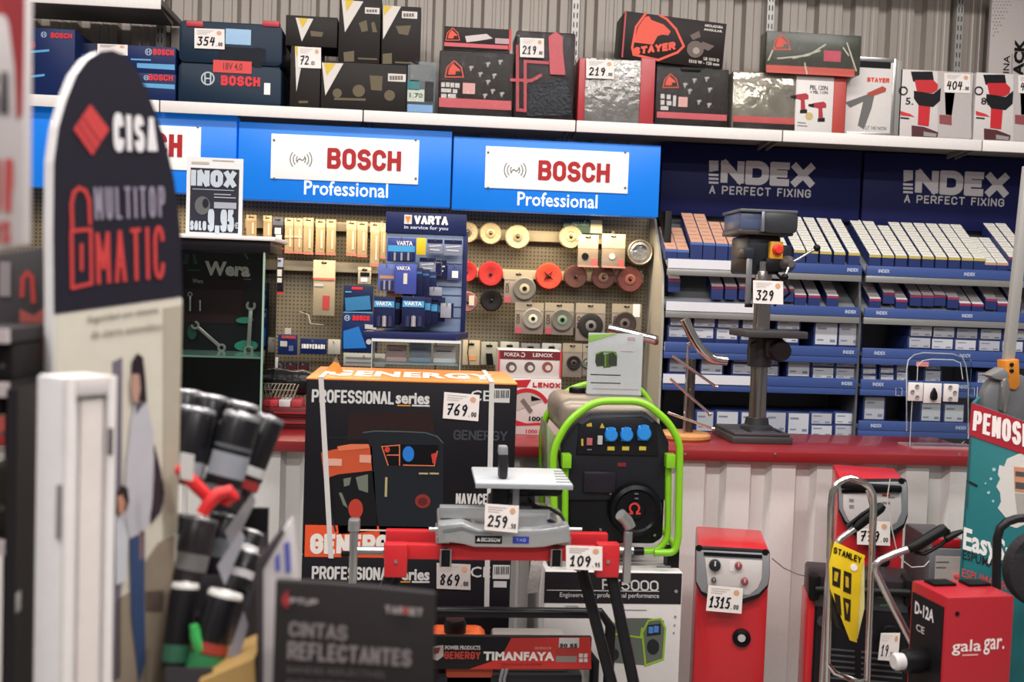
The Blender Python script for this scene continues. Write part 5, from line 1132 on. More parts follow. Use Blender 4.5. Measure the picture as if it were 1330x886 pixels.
for i, (px, k) in enumerate((((1180, 497, 1199, 521), 3), ((1200, 498, 1223, 524), 1), ((1226, 499, 1245, 522), 3))):
    s = R('socket_plate', FS, px, .01, mat('#e2dcda', .4), t, .002)
    if k == 3:
        mb = MB(FS)
        for (u, v) in ((px[0]+5, px[1]+12), (px[0]+11, px[1]+5), (px[0]+11, px[1]+19)) if i == 0 else ((px[0]+8, px[1]+4), (px[0]+14, px[1]+11), (px[0]+8, px[1]+19)):
            x, z = FS.uv(u, v); mb.lathe([(.009, 0), (.009, -.004), (.007, -.004), (.006, -.001)], (x, 0, z), 'y', 14)
        mb.build('socket_holes', mat('#9a8f8c', .4), s)
    else:
        x, z = FS.uv(1211.5, 514)
        MB(FS).prism([(x, z+.035), (x+.012, z+.012), (x+.014, z-.006), (x+.009, z-.018), (x-.009, z-.018), (x-.014, z-.006), (x-.012, z+.012)], -.018, 0).build('switch_lever', BLACK, s, .002)
for u in (1167, 1261):
    R('side_clip', EP, (u-4, 504, u+4, 514), .01, ACR, t, .002)
    MB(EP).tube([(EP.uv(u+a_, v)[0], -.004, EP.uv(u, v)[1]) for a_, v in ((-4, 504), (4, 504), (4, 514), (-4, 514))], .0015, 5, closed=True).build('clip_edge', EDG, t)
R('red_sticker', EP, (1190, 470, 1206, 476), .001, mat('#e08a8a', .4), t, lift=.002)
# ================================================================ boxed generators on the floor
GF = Pl(3.65); ORG = mat('#e8532a', .45); ORGT = mat('#ee8a3c', .35); GBX = mat('#16141a', .45); STRAP = mat('#cfcac8', .45); SIL = mat('#cfcccb', .5)
def strap(pl, us, v0, v1, parent, ztop=None, depth=.5):
    (ua, ub) = us; sa, za = pl.uv(ua, v0); sb, zb = pl.uv(ub, v1); w = .0085
    if ztop is not None: za = ztop
    mb = MB(pl); mb.prism([(sa-w, za), (sa+w, za), (sb+w, zb), (sb-w, zb)], -.004, -.001)
    if ztop is not None: mb.box(sa-w, sa+w, -.004, depth, ztop+.001, ztop+.004)
    return mb.build('strap', STRAP, parent)
def gen_front(pl, t, dv, full=True):
    XB('lettering', pl, 'PROFESSIONAL', (405, 507+dv, 512, 524+dv), SIL, t, .17, .2); X('lettering', pl, 'series', (514, 510+dv, 558, 525+dv), SIL, t, .035)
    DR('small_print', pl, [(535, 526+dv, 558, 528+dv)], SIL, t); DR('yellow_line', pl, [(516, 526+dv, 533, 527.6+dv)], mat('#d8902a', .5), t)
    X('lettering', pl, 'CE', (611, 507+dv, 637, 521+dv), SIL, t, .01, lift=EPS)
    bc = D('barcode_label', pl, (640, 505+dv, 662, 523+dv), SIL, t)
    DR('barcode', back(-EPS, pl), [(642+i*2.2, 507+dv, 642+i*2.2+(1.2 if i % 3 else .7), 517+dv) for i in range(9)], DARK, bc)
s0, s1, a, b = GF.rc(395, 495, 668, 725)
zc = .697; ztop = b
tl = thing('generator_carton', 'lower black generator carton, under the orange-topped one, ticketed 869', 'box', ((s0+s1)/2, 3.9, 0), 'black generator cartons')
MB(GF).box(s0, s1, 0, .5, 0, zc-.002).build('carton', GBX, tl, .004)
gen_front(GF, tl, 229)
D('white_label', GF, (641, 755, 658, 763), SIL, tl)
strap(GF, (633, 632), 727, 790, tl)
price(GF, (567, 731, 611, 764), '869', '.00', tl, .006, mat('#c9bfbc', .7))
t = thing('generator_carton', 'upper black generator carton with orange top and white straps', 'box', ((s0+s1)/2, 3.9, zc), 'black generator cartons')
MB(GF).box(s0, s1, 0, .5, zc, ztop).build('carton', GBX, t, .004)
MB(GF).box(s0-.001, s1+.001, -.001, .501, ztop-.004, ztop+.002).build('orange_top', ORGT, t, .002)
# top lettering lies flat on the lid
vs, fs = glyphs('GENERGY', .05, 1.1)
xs0, xs1 = s0+.05, s1-.06
MB().add([(xs0+(xs1-xs0)*x+.0*y, 3.65+.1+.24*y, ztop+.0035) for x, y in vs], fs).build('top_lettering', mat('#f6ead8', .35), t, smooth=False, fix=False)
fl0, fl1 = GF.uv(412, 480)[0], GF.uv(440, 480)[0]
MB(Pl(3.9)).prism([(fl0, ztop+.002), (fl1, ztop+.002), (fl1-.02, ztop+.035), (fl0+.035, ztop+.04)], 0, .004).build('raised_flap', ORGT, t)
MB(Pl(3.9)).prism([(fl1-.045, ztop+.03), (fl1-.015, ztop+.03), (fl1-.03, ztop+.062)], .001, .003).build('torn_film', mat('#6d665e', .3), t)
gen_front(GF, t, 0)
DP('dim_panel', GF, [[(455, 536), (560, 534), (566, 570), (450, 572)]], mat('#2d1d1e', .45), t, EPS*.5)
GA = mat('#22262c', .35); GB2 = mat('#0f0f13', .4)
DP('printed_frame', GF, [[(470, 561), (486, 559), (520, 559.5), (552, 561), (568, 566), (576, 576), (575, 700), (495, 706), (486, 640), (480, 575)]], GA, t)
DS('handle_highlight', back(-EPS, GF), [[(472, 562), (486, 560), (520, 560.5), (552, 562), (568, 567), (575, 575)]], 1.6, mat('#4b5559', .4), t)
DS('printed_handle', GF, [[(419, 572), (430, 568), (478, 569)], [(424, 588), (424, 640), (436, 690)]], 2.4, GA, t)
DP('printed_tank', GF, [[(417, 588), (442, 582), (483, 580), (485, 611), (440, 616), (421, 622)]], mat('#c4502c', .45), t); DP('tank_cap_picture', GF, [[(438, 580), (455, 577), (479, 577), (480, 582), (440, 586)]], mat('#d9714a', .45), t, EPS*2)
D('tank_label', GF, (426, 596, 444, 605), mat('#d9a494', .5), t, EPS*2); D('tank_label', GF, (467, 591, 482, 601), mat('#d99a86', .5), t, EPS*2)
DP('printed_engine', GF, [[(432, 622), (486, 612), (490, 690), (440, 694)]], mat('#17171a', .45), t); DP('engine_highlights', GF, [[(462, 620), (478, 616), (478, 640), (466, 636)], [(446, 622), (456, 620), (454, 630), (447, 632)], [(440, 640), (444, 640), (452, 660), (446, 656)]], mat('#6e7468', .4), t, EPS*2)
DP('printed_panel', GF, [[(496, 577), (570, 578), (566, 605), (503, 604)]], GB2, t, EPS*2)
DS('panel_outline', back(-EPS, GF), [[(504, 604), (496, 580), (519, 578), (519, 604)], [(524, 604), (564, 605), (568, 586)], [(503, 591), (519, 591)]], 1.4, mat('#d8764e', .45), t, EPS*2)
DP('socket_picture', GF, [circ(530.5, 589.5, 7.5, 18, 10)], mat('#2277d0', .4), t, EPS*4); DP('red_switches', GF, [circ(503, 584, 3.5), [(560, 590), (567, 588), (566, 600), (562, 602)]], mat('#c8382c', .45), t, EPS*4)
DP('printed_wheel', GF, [circ(462, 661, 9.5, 18, 13)], mat('#b8382a', .45), t, EPS*2); DP('printed_wheel', GF, [circ(549, 651, 10, 18, 9)], mat('#8a2a22', .45), t, EPS*2); DP('wheel_centre_picture', GF, [circ(549, 651, 6, 14, 5)], mat('#5a1c18', .45), t, EPS*3)
DR('printed_details', GF, [(500, 620, 503, 645), (544, 614, 556, 616), (558, 614, 570, 616)], mat('#b0a278', .45), t, EPS*3)
XB('lettering', GF, 'GENERGY', (589, 559, 659, 572), mat('#3a3d44', .45), t, .18, .3)
XB('lettering', GF, 'NAVACER', (592, 641, 640, 655), SIL, t, .18, .2)
D('orange_band', GF, (396, 684, 667, 725), ORG, t)
GO = back(-EPS, GF)
XB('lettering', GO, 'GENERGY', (403, 694, 523, 720), mat('#e9e2dc', .5), t, .24, .15); DR('small_print', GO, [(466, 688, 522, 690)], mat('#e8c0ae', .5), t)
strap(GF, (417, 430), 492, 725, t, ztop+.002); strap(GF, (639, 634), 492, 725, t, ztop+.002)
price(GF, [(577, 509), (623, 513), (621, 547), (575, 543)], '769', '.00', t, .006)

# ---------------------------------------------------------------- green framed generator on its carton
KF = Pl(3.5)
s0, s1, _, _ = KF.rc(706, 742, 884, 886)
zk = .69
t = thing('generator_carton', 'white generator carton with a black band under the green generator', 'box', ((s0+s1)/2, 3.75, 0))
MB(KF).box(s0, s1, 0, .52, 0, zk).build('carton', mat('#d3cdcb', .5), t, .003)
D('black_band', KF, (707, 744, 885, 784), mat('#262226', .5), t); KB_ = back(-EPS, KF)
XB('lettering', KB_, 'PK5000', [(782, 752), (855, 754), (855, 768), (782, 766)], SIL, t, .15, .5); X('lettering', KB_, 'Engineered for professional performance', (727, 770, 856, 778), SIL, t, .008)
D('white_line', KB_, (710, 767, 856, 767.8), SIL, t); DR('small_print', KF, [(853, 735, 871, 737.5), (800, 792, 840, 793)], GREY, t)
DP('drop_marks', KF, [circ(878, 768, 2.2), circ(877, 801, 1.6), circ(876, 812, 1.2), circ(875, 822, 1.2)], mat('#8d8888', .5), t, EPS*2)
GNP = mat('#8fb52a', .45)
DP('generator_picture', KF, [[(787, 826), (793, 810), (812, 803), (842, 803), (862, 806), (864, 820), (862, 856), (838, 864), (790, 860)]], mat('#5d635c', .45), t)
DS('green_frame_picture', back(-EPS, KF), [[(838, 862), (834, 822), (842, 806), (858, 804), (864, 816), (861, 856), (838, 864)], [(788, 822), (832, 828), (834, 816)], [(790, 820), (796, 810), (812, 804)]], 2.6, GNP, t)
DP('dark_panel_picture', KF, [[(841, 812), (858, 810), (858, 824), (840, 826)]], mat('#26282c', .45), t, EPS*2); DP('engine_picture', KF, [circ(848, 840, 8, 16, 10)], mat('#26282c', .45), t, EPS*2); DP('wheel_picture', KF, [circ(797, 850, 7, 14, 8)], mat('#26282c', .45), t, EPS*2); DR('blue_socket_picture', KF, [(842, 814, 848, 822), (849, 813, 855, 821)], mat('#4a7fc8', .45), t, EPS*4)
# small sleeve hanging between the cartons
t = PG('plastic_sleeve', Pl(3.52), [(690, 728), (706, 727), (700, 770), (684, 772)], .008, mat('#b7b2ae', .25, .2, bump=.5), None, .003)
tag(t, 'crumpled clear sleeve hanging between black carton and white carton', 'plastic sleeve')
# generator
GR = mat('#86c81e', .35, coat=.2); GBK_ = mat('#17171b', .35); GBK2 = mat('#222228', .45)
t = thing('generator', 'lime green tube-framed generator with blue sockets on a white carton', 'generator', ((s0+s1)/2, 3.75, zk))
def loop(name, pl, pts, r, d=0.0, m=None, parent=None):
    # rounded path through pixel corners
    P = [Vector((*pl.uv(u, v),)) for u, v in pts]; out = [P[0]]
    for i in range(1, len(P)-1):
        a, b_, c = P[i-1], P[i], P[i+1]; rr_ = min((a-b_).length, (c-b_).length)*.42; p, q = b_+(a-b_).normalized()*rr_, b_+(c-b_).normalized()*rr_
        for k in range(6): f = k/5; out.append(p*(1-f)**2+b_*2*f*(1-f)+q*f*f)
    out.append(P[-1])
    return MB(pl).tube([(p.x, d, p.y) for p in out], r, 12).build(name, m, parent)
G1 = Pl(3.53); G2 = Pl(3.95)
zbot = G1.uv(800, 716)[1]
loop('front_frame', G1, [(740, 718), (721, 716), (718, 585), (737, 548), (772, 521), (836, 521), (868, 548), (883, 575), (881, 700), (876, 718), (850, 718)], .0125, 0, GR, t)
loop('inner_frame', G1, [(736, 590), (735, 716), (770, 719), (856, 719), (870, 702), (871, 592)], .0115, .03, GR, t)
loop('bumper_sleeve', G1, [(800, 719), (815, 719), (838, 719)], .0145, .03, BLACK, t)
b2 = [(704, 690), (704, 560), (711, 536), (737, 507), (765, 498), (826, 500), (846, 524), (852, 560), (852, 694)]
loop('rear_frame', G2, b2, .0125, 0, GR, t)
for u in (722, 878):
    x_, z_ = G1.uv(u, 712); xr2 = G2.uv(704 if u == 722 else 852, 690)[0]; MB().tube([(x_, 3.53, z_), (xr2, 3.95, z_)], .012, 10).build('floor_rail', GR, t)
    MB().box(x_-.02, x_+.02, 3.56, 3.62, zk, z_-.01).build('rubber_foot', BLACK, t)
for u in (736, 871): R('green_bracket', G1, (u-6, 590, u+6, 608), .03, GR, t, .003, lift=.008)
G3 = Pl(3.56)
MB(G3).prism([G3.uv(*p) for p in ((731, 605), (729, 575), (745, 552), (765, 537), (838, 535), (858, 552), (869, 575), (868, 600), (866, 650), (736, 650))], .0, .05).build('panel_surround', GBK2, t, .006)
DP('panel_bevel', G3, [[(765, 537), (838, 535), (851, 547), (846, 549), (834, 541), (768, 543), (757, 552), (751, 549)]], mat('#4f5158', .4), t, .004)
MB(G3).prism([G3.uv(*p) for p in ((752, 553), (768, 543), (838, 542), (852, 553), (855, 592), (748, 590))], -.006, .01).build('control_panel', mat('#1b1b20', .35), t, .003)
G4 = back(-.006, G3); BLS = mat('#2b8de0', .35)
for i, (u, v, r) in enumerate(((793, 564.5, 9), (813, 564.5, 9), (835.5, 562.5, 10))):
    x_, z_ = G4.uv(u, v); rr2 = r/FPX*3.55
    s = MB(G4).box(x_-rr2*.75, x_+rr2*.75, -.006, 0, z_-rr2, z_+rr2).build('socket', BLS, t, .003)
    MB(G4).lathe([(rr2*.95, -.006), (rr2*.95, -.018), (rr2*.8, -.022)], (x_, 0, z_), 'y', 20).build('socket_lid', BLS, s)
    MB(G4).box(x_-rr2*.4, x_+rr2*.4, -.02, -.006, z_+rr2*.85, z_+rr2*1.15).build('lid_hinge', BLS, s, .002)
D('red_rocker', G4, (762, 569, 769, 578), mat('#b8666a', .4), t, .006); D('grey_breaker', G4, (776, 566, 782, 577), mat('#b9b9b4', .4), t, .008)
DP('yellow_marks', G4, [[(779, 556), (782, 549.5), (785.5, 556)], [(755, 570), (757.5, 570), (757.5, 579), (755, 579)], [(762, 551), (768, 549), (769, 554), (762, 554)]], mat('#c8a83a', .4), t)
DR('yellow_labels', G4, [(789, 580, 798, 585), (808, 580, 817, 585), (830, 580, 839, 585)], mat('#c9b43a', .4), t); DS('label_edge', G4, [[(763, 584), (768, 584)]], 1.4, GREY, t)
MB(G3).prism([G3.uv(*p) for p in ((737, 597), (864, 599), (866, 612), (862, 700), (850, 708), (750, 706), (739, 690))], .01, .4).build('engine_body', GBK_, t, .01)
x_, z_ = G3.uv(824, 661); rr2 = 36/FPX*3.55
MB(G3).lathe([(rr2, .02), (rr2, -.01), (rr2*.94, -.03), (rr2*.8, -.036), (rr2*.72, -.03), (rr2*.35, -.032), (rr2*.3, -.04), (.001, -.04)], (x_, 0, z_), 'y', 36).build('recoil_cover', mat('#101014', .3), t)
DS('omega_logo', back(-.041, G3), [[(818, 667), (821, 667)]+ring(824, 660, 6, 16, 125, 415)+[(827, 667), (831, 667)]], 2.4, mat('#d63a34', .4), t)
mb = MB(G3)
for k in range(3): 
    xx, zz = G3.uv(824+.2*k, 639+k*6); mb.box(xx-.006, xx+.006, -.037, -.03, zz-.002, zz+.002)
mb.build('cover_slots', mat('#6a6a70', .3), t)
R('carburettor', G3, (757, 612, 800, 640), .02, mat('#26222a', .3), t, .008, lift=.012); R('red_badge', G3, (802, 601, 813, 606), .002, mat('#7a2028', .4), t, lift=.002)
for (u, v) in ((793, 641), (848, 641), (780, 688), (850, 695)):
    xx, zz = G3.uv(u, v); MB(G3).lathe([(.005, .01), (.005, -.004), (.003, -.006)], (xx, 0, zz), 'y', 8).build('bolt', mat('#9a9aa0', .25, .8), t)
tk0, tk1 = Pl(3.7).uv(722, 540)[0], Pl(3.7).uv(850, 540)[0]; ztk = Pl(3.7).uv(785, 512)[1]
MB().box(tk0, tk1, 3.62, 4.0, ztk-.14, ztk-.012).build('fuel_tank', mat('#8d8073', .35, .3), t, .04, 3)
MB().lathe([(.03, ztk-.014), (.03, ztk+.004), (.026, ztk+.008)], ((tk0+tk1)/2-.08, 3.85, 0), 'z', 20).build('tank_cap', BLACK, t)
MB(Pl(3.75)).prism([Pl(3.75).uv(*p) for p in ((706, 545), (716, 560), (722, 600), (718, 640), (708, 640))], -.1, .1).build('side_duct', mat('#8d9a72', .3), t, .004)
# flyer
FLP = Pl(3.8)
s0, s1, a, b = FLP.rc(763, 433, 834, 516)
t = thing('flyer_holder', 'white generator flyer in a clear holder standing on the green generator', 'flyer', FLP.w(((s0+s1)/2, .02, ztk-.012)))
MB(FLP).box(s0, s1, 0, .002, ztk-.01, b).build('flyer', mat('#d8d7da', .4), t)
MB(FLP).box(s0-.004, s1+.004, -.006, -.004, ztk-.012, b+.004).build('clear_front', ACR, t)
MB(FLP).box(s0-.004, s1+.004, -.05, .06, ztk-.012, ztk-.009).build('clear_foot', ACR, t)
DP('green_corner', FLP, [[(765, 435), (803, 433), (764, 445)]], mat('#9cc85a', .45), t)
for (u, v) in ((779, 466), (788, 468), (796, 466)):
    DP('generator_picture', FLP, [[(u-5, v-7), (u+4, v-9), (u+5.5, v-4), (u+5, v+9), (u-4, v+10), (u-6, v+4)]], mat('#54642f' if u == 788 else '#3b4234', .45), t, EPS*(1 if u == 788 else 1.6))
DS('green_frame_picture', FLP, [[(774, 460), (781, 457), (797, 457), (801, 462)], [(786, 462), (786, 476)]], 1.6, mat('#7fae3a', .45), t, EPS*2.4)
DR('printed_lines', FLP, [(767, 486.5, 806, 487.5), (767, 497, 806, 498)], DARK, t); DR('faint_print', FLP, [(770, 505, 830, 506), (806, 456, 822, 457), (815, 438, 825, 442)], mat('#c9a9ae', .5), t)
# ---------------------------------------------------------------- mitre saw on its stand
SF = Pl(3.0)
def zz(pl, u, v): return pl.uv(u, v)[1]
zbm = zz(SF, 650, 708)
ALC = mat('#b5b6b8', .3, .6, bump=.1, bscale=80); PLT = mat('#c6c9cc', .35, .15)
t = thing('saw_stand', 'folding red saw stand with black legs and silver roller arms', 'saw stand', (SF.uv(640, 720)[0], 3.1, 0))
s0, s1 = SF.uv(498, 716)[0], SF.uv(803, 720)[0]
for y in (3.0, 3.17): MB().box(s0, s1, y, y+.03, zbm-.045, zbm-.002).build('red_beam', RED, t, .004)
for u in (514, 790): R('red_bracket', Pl(2.985), (u-15, 707, u+15, 751), .04, RED, t, .006); R('bracket_bolt', Pl(2.98), (u-2, 728, u+2, 732), .01, STEEL, t)
for ua, ub in ((455, 500), (800, 824)):
    x0_, z0_ = SF.uv(ua, 717); x1_, _ = SF.uv(ub, 717); MB().tube([(x0_, 3.02, z0_), (x1_, 3.02, z0_)], .012, 10).build('extension_tube', STEEL, t)
for u, sgn in ((460, -1), (816, 1)):
    xx, zt1 = SF.uv(u, 690); _, zb1 = SF.uv(u-1, 757)
    p = MB().box(xx-.011, xx+.011, 2.99, 3.012, zb1, zt1).build('roller_post', STEEL, t, .003)
    if sgn < 0:
        MB().box(xx-.016, xx+.016, 2.985, 3.02, zt1, zt1+.035).build('post_head', mat('#a9a9a9', .3, .7), p, .005)
        MB().box(xx-.035, xx-.012, 3.0, 3.02, zt1-.075, zt1-.06).build('black_lever', BLACK, p, .003)
    else:
        MB().tube([(xx+.005, 3.0, zt1+.01), (xx-.005, 3.0, zt1+.03), (xx-.027, 2.99, zt1+.05)], .017, 12).build('bent_roller', mat('#a5a5a4', .3, .7), p)
for u in (579, 722):
    xx, z_ = SF.uv(u, 712); MB().box(xx-.013, xx+.013, 2.985, 3.0, z_-.05, z_).build('mount_clamp', BLACK, t, .002); MB().tube([(xx-.014, 2.983, z_-.05), (xx-.014, 2.983, z_), (xx+.014, 2.983, z_), (xx+.014, 2.983, z_-.05)], .003, 6).build('clamp_frame', STEEL, t)
for (ua, va, ub, y0, y1) in ((760, 757, 796, 3.1, 2.94), (793, 752, 822, 3.02, 2.92), (520, 752, 470, 3.1, 2.94), (512, 752, 440, 3.02, 2.92)):
    x0_, z0_ = SF.uv(ua, va); xk, zk2 = SF.uv(ub, 900); f = (z0_)/(z0_-zk2)
    MB().tube([(x0_, y0, z0_+.03), (x0_+(xk-x0_)*f, y1, .01)], .017, 10).build('leg', mat('#1d1b1e', .35), t)
    MB().lathe([(.02, 0), (.02, .03), (.017, .032)], (x0_+(xk-x0_)*f, y1, 0), 'z', 12).build('rubber_foot', BLACK, t)
    if ua == 760: MB().lathe([(.019, -.02), (.021, 0), (.019, .02)], (x0_, y0, z0_+.03), 'z', 12).build('leg_cap', mat('#7a7472', .35, .4), t)
price(Pl(2.975), (735, 708, 782, 739), '109', '.95', t, .004)
# saw
t = thing('mitre_saw', 'silver tabletop mitre saw with pale upper table, ticketed 259', 'saw', (SF.uv(655, 706)[0], 3.1, zbm))
MB(SF).prism([SF.uv(*p) for p in ((568, 678), (600, 675), (618, 683), (640, 685), (700, 684), (722, 681), (738, 678), (740, 702), (724, 704), (706, 708), (690, 709), (615, 708), (600, 704), (585, 702), (569, 704))], -.03, .2).build('cast_base', ALC, t, .008)
for u in (575, 733): R('base_foot', SF, (u-9, 697, u+9, 709), .18, ALC, t, .004, z0=zbm)
DP('front_groove', Pl(2.97), [[(575, 688), (600, 684), (618, 690), (640, 692), (640, 694), (616, 693), (600, 688), (576, 692)]], mat('#85868a', .35, .5), t, .002)
R('fence', SF, (571, 661, 640, 676), .02, mat('#a3a4a6', .35, .5), t, .003, lift=-.06)
xx, z_ = SF.uv(680, 680)
MB().lathe([(.105, z_-.01), (.105, z_+.02), (.1, z_+.024), (.02, z_+.024)], (xx, 3.1, 0), 'z', 36).build('turntable', mat('#a9aaac', .3, .6), t)
R('fence', SF, (672, 664, 716, 677), .02, mat('#a3a4a6', .35, .5), t, .003, lift=-.12)
for u in (571, 741): MB(SF).lathe([(.006, -.02), (.006, .02)], (SF.uv(u, 690)[0]+(-.01 if u < 600 else .015), .02, SF.uv(u, 690)[1]), 'x', 10).build('side_bolt', STEEL, t)
SFP = Pl(2.97)
bd = D('black_badge', SFP, (617, 696, 652, 706), BLACK, t, .002); XB('badge_lettering', back(-.002, SFP), 'BC350W', (625, 698.5, 650, 703.5), SIL, bd, .18, .4); DP('badge_arrow', back(-.002, SFP), [[(619, 703), (621.5, 698), (624, 703)]], SIL, bd)
bd = D('blue_badge', SFP, (666, 697, 687, 706), mat('#2a3a9a', .4), t, .002); XB('badge_lettering', back(-.002, SFP), 'TAB', (670, 699.5, 683, 703.5), mat('#8a9ae0', .4), bd, .2, .4)
R('pivot_block', SF, (636, 650, 700, 672), .12, mat('#6c6d70', .35, .4), t, .012, lift=-.1)
R('support_column', SF, (667, 630, 676, 662), .03, mat('#8f8f92', .3, .6), t, .003, lift=-.08)
R('motor_housing', SF, (672, 632, 735, 651), .14, mat('#17171a', .4), t, .012, lift=-.06); R('blade_guard', SF, (640, 630, 664, 660), .05, mat('#1c1c20', .4), t, .008, lift=-.09)
# pale upper table with slotted end
zp0 = zz(SF, 680, 626); x0_, x1_ = SF.uv(617, 626)[0], SF.uv(743, 628)[0]
MB().box(x0_, x1_, 2.98, 3.24, zp0-.012, zp0).build('upper_table', PLT, t, .004)
mb = MB()
for k in range(5): mb.box(x1_-.045+.004*k, x1_-.002, 3.0+.045*k, 3.012+.045*k, zp0, zp0+.0012)
mb.build('table_slots', mat('#6d7074', .4), t, smooth=False)
MB().box(x0_, x1_, 2.974, 2.98, zp0-.016, zp0-.002).build('table_front_rail', mat('#a9adb2', .35, .3), t, .002)
xx = SF.uv(655, 615)[0]
MB().box(xx-.013, xx+.013, 3.04, 3.08, zp0, zp0+.045).build('riving_knife_base', BLACK, t, .006); MB(Pl(3.0)).prism([(xx-.012, zp0+.002), (xx+.012, zp0+.002), (xx+.014, zp0+.05), (xx+.01, zp0+.085), (xx-.016, zp0+.085), (xx-.014, zp0+.05)], .03, .06).build('table_guard', mat('#2a292c', .35), t, .006)
MB(Pl(3.0)).prism([(xx-.017, zp0+.07), (xx+.012, zp0+.07), (xx+.01, zp0+.095), (xx-.016, zp0+.095)], .028, .062).build('guard_cap', mat('#8a8a8e', .35), t, .004)
cab = [(690, 655), (700, 662), (716, 664), (730, 672), (735, 680), (726, 684), (708, 674), (694, 660), (688, 650)]
MB(SF).tube([(*SF.uv(u, v),) for u, v in cab] and [(SF.uv(u, v)[0], .03+.01*sin(i), SF.uv(u, v)[1]) for i, (u, v) in enumerate(cab)], .005, 8).build('power_cable', BLACK, t)
price(Pl(2.95), [(630, 654), (674, 657), (672, 692), (629, 688)], '259', '.50', t, .004)
# ---------------------------------------------------------------- generator on the floor, front
TF = Pl(3.22)
s0, s1 = TF.uv(560, 850)[0], TF.uv(768, 850)[0]
t = thing('generator', 'open-frame generator with orange tank and a black and red front panel', 'generator', ((s0+s1)/2, 3.4, 0))
zt1 = zz(TF, 670, 827); zb1 = zz(TF, 670, 870)
MB(TF).box(s0, s1, 0, .02, zb1, zt1).build('front_panel', mat('#1c1b1e', .4), t, .003)
DP('red_field', TF, [[(664, 829), (767, 828), (768, 869), (610, 869), (650, 855)]], mat('#c22c28', .45), t)
TFp = back(-EPS, TF)
XB('lettering', TFp, 'GENERGY', (577, 846, 624, 856), mat('#b53a34', .45), t, .22, .3); X('lettering', TFp, 'POWER PRODUCTS', (578, 838.5, 624, 844), SIL, t, .04)
X('lettering', TFp, 'TIMANFAYA', (628, 846.5, 720, 858), mat('#ece6e2', .45), t, .045, sp=1.05); X('lettering', TFp, 'TECNOLOGÍA INVERTER', (650, 861, 704, 864.5), mat('#8a2420', .45), t, .01); X('lettering', TFp, 'GENERADOR', (694, 840, 716, 843.5), mat('#e59a90', .45), t, .01)
DP('shield_logo', TFp, [[(562, 840), (576, 838), (576, 852), (568, 858), (562, 856)]], mat('#b9aaa6', .45), t); DP('shield_mark', back(-EPS*2, TF), [[(564, 842), (572, 841), (570, 848), (564, 850)]], mat('#7a2420', .45), t)
D('white_label', TFp, [*(726, 829, 752, 841)], SIL, t); D('red_label', TFp, (723, 842, 750, 851), mat('#a8302a', .45), t); D('grey_label', TFp, (722, 852, 749, 860), mat('#8d7d76', .45), t); X('lettering', back(-2*EPS, TF), '50 55', (727, 836, 750, 841), DARK, t, .04)
DR('square_marks', TFp, [(752, 849, 757, 854), (758.5, 849, 763, 854), (752, 855.5, 757, 860), (758.5, 855.5, 763, 860)], SIL, t)
x0_, x1_ = TF.uv(555, 793)[0], TF.uv(792, 797)[0]; zt2 = zz(TF, 670, 793)
for y, e in ((3.2, 0), (3.46, .2)): MB().tube([(x0_, y, .06), (x0_, y, zt2-e-.04), (x0_+.03, y, zt2-e), (x1_-.03, y, zt2-e), (x1_, y, zt2-e-.04), (x1_, y, .06)], .0165, 12).build('frame_tube', mat('#1a191c', .3), t)
for xx in (x0_, x1_): MB().tube([(xx, 3.2, .08), (xx, 3.46, .08)], .015, 10).build('cross_tube', mat('#1a191c', .3), t); MB().lathe([(.02, 0), (.02, .062), (.016, .064)], (xx, 3.2, 0), 'z', 12).build('rubber_foot', BLACK, t); MB().lathe([(.02, 0), (.02, .062), (.016, .064)], (xx, 3.46, 0), 'z', 12).build('rubber_foot', BLACK, t)
D('tube_label', Pl(3.183), (734, 786.5, 751, 789), LGREY, t, .002)
xo0, xo1 = TF.uv(556, 820)[0], TF.uv(636, 820)[0]; zo = .535
MB().box(xo0, xo1, 3.24, 3.44, zo-.08, zo).build('orange_tank', mat('#e8642a', .35, coat=.3), t, .03, 3)
MB().lathe([(.034, zo-.002), (.036, zo+.03), (.03, zo+.042), (.001, zo+.044)], (TF.uv(589, 810)[0]+.01, 3.34, 0), 'z', 24).build('tank_cap', mat('#1b1718', .4), t)
MB().box(xo1+.02, s1-.06, 3.26, 3.44, .4, .52).build('grey_housing', mat('#8d8682', .45), t, .01)
mb = MB(); mb.lathe([(.04, 0), (.04, -.006), (.03, -.008)], (TF.uv(720, 822)[0], 3.278, .46), 'y', 24); mb.build('air_vent', mat('#3c3a3c', .4), t)
MB().box(s0+.02, s1-.02, 3.24, 3.44, .12, zb1-.02).build('engine_block', mat('#252326', .4), t, .012)
R('orange_shroud', TF, (579, 871, 640, 905), .03, mat('#b8482a', .4), t, .006, lift=-.02)
for u in (651, 656): 
    x_, z_ = TF.uv(u, 880); MB(TF).tube([(x_, -.01, z_-.04), (x_-.004, -.015, z_), (x_+.004, -.01, z_+.03)], .005, 8).build('grey_cable', mat('#77757a', .4), t)
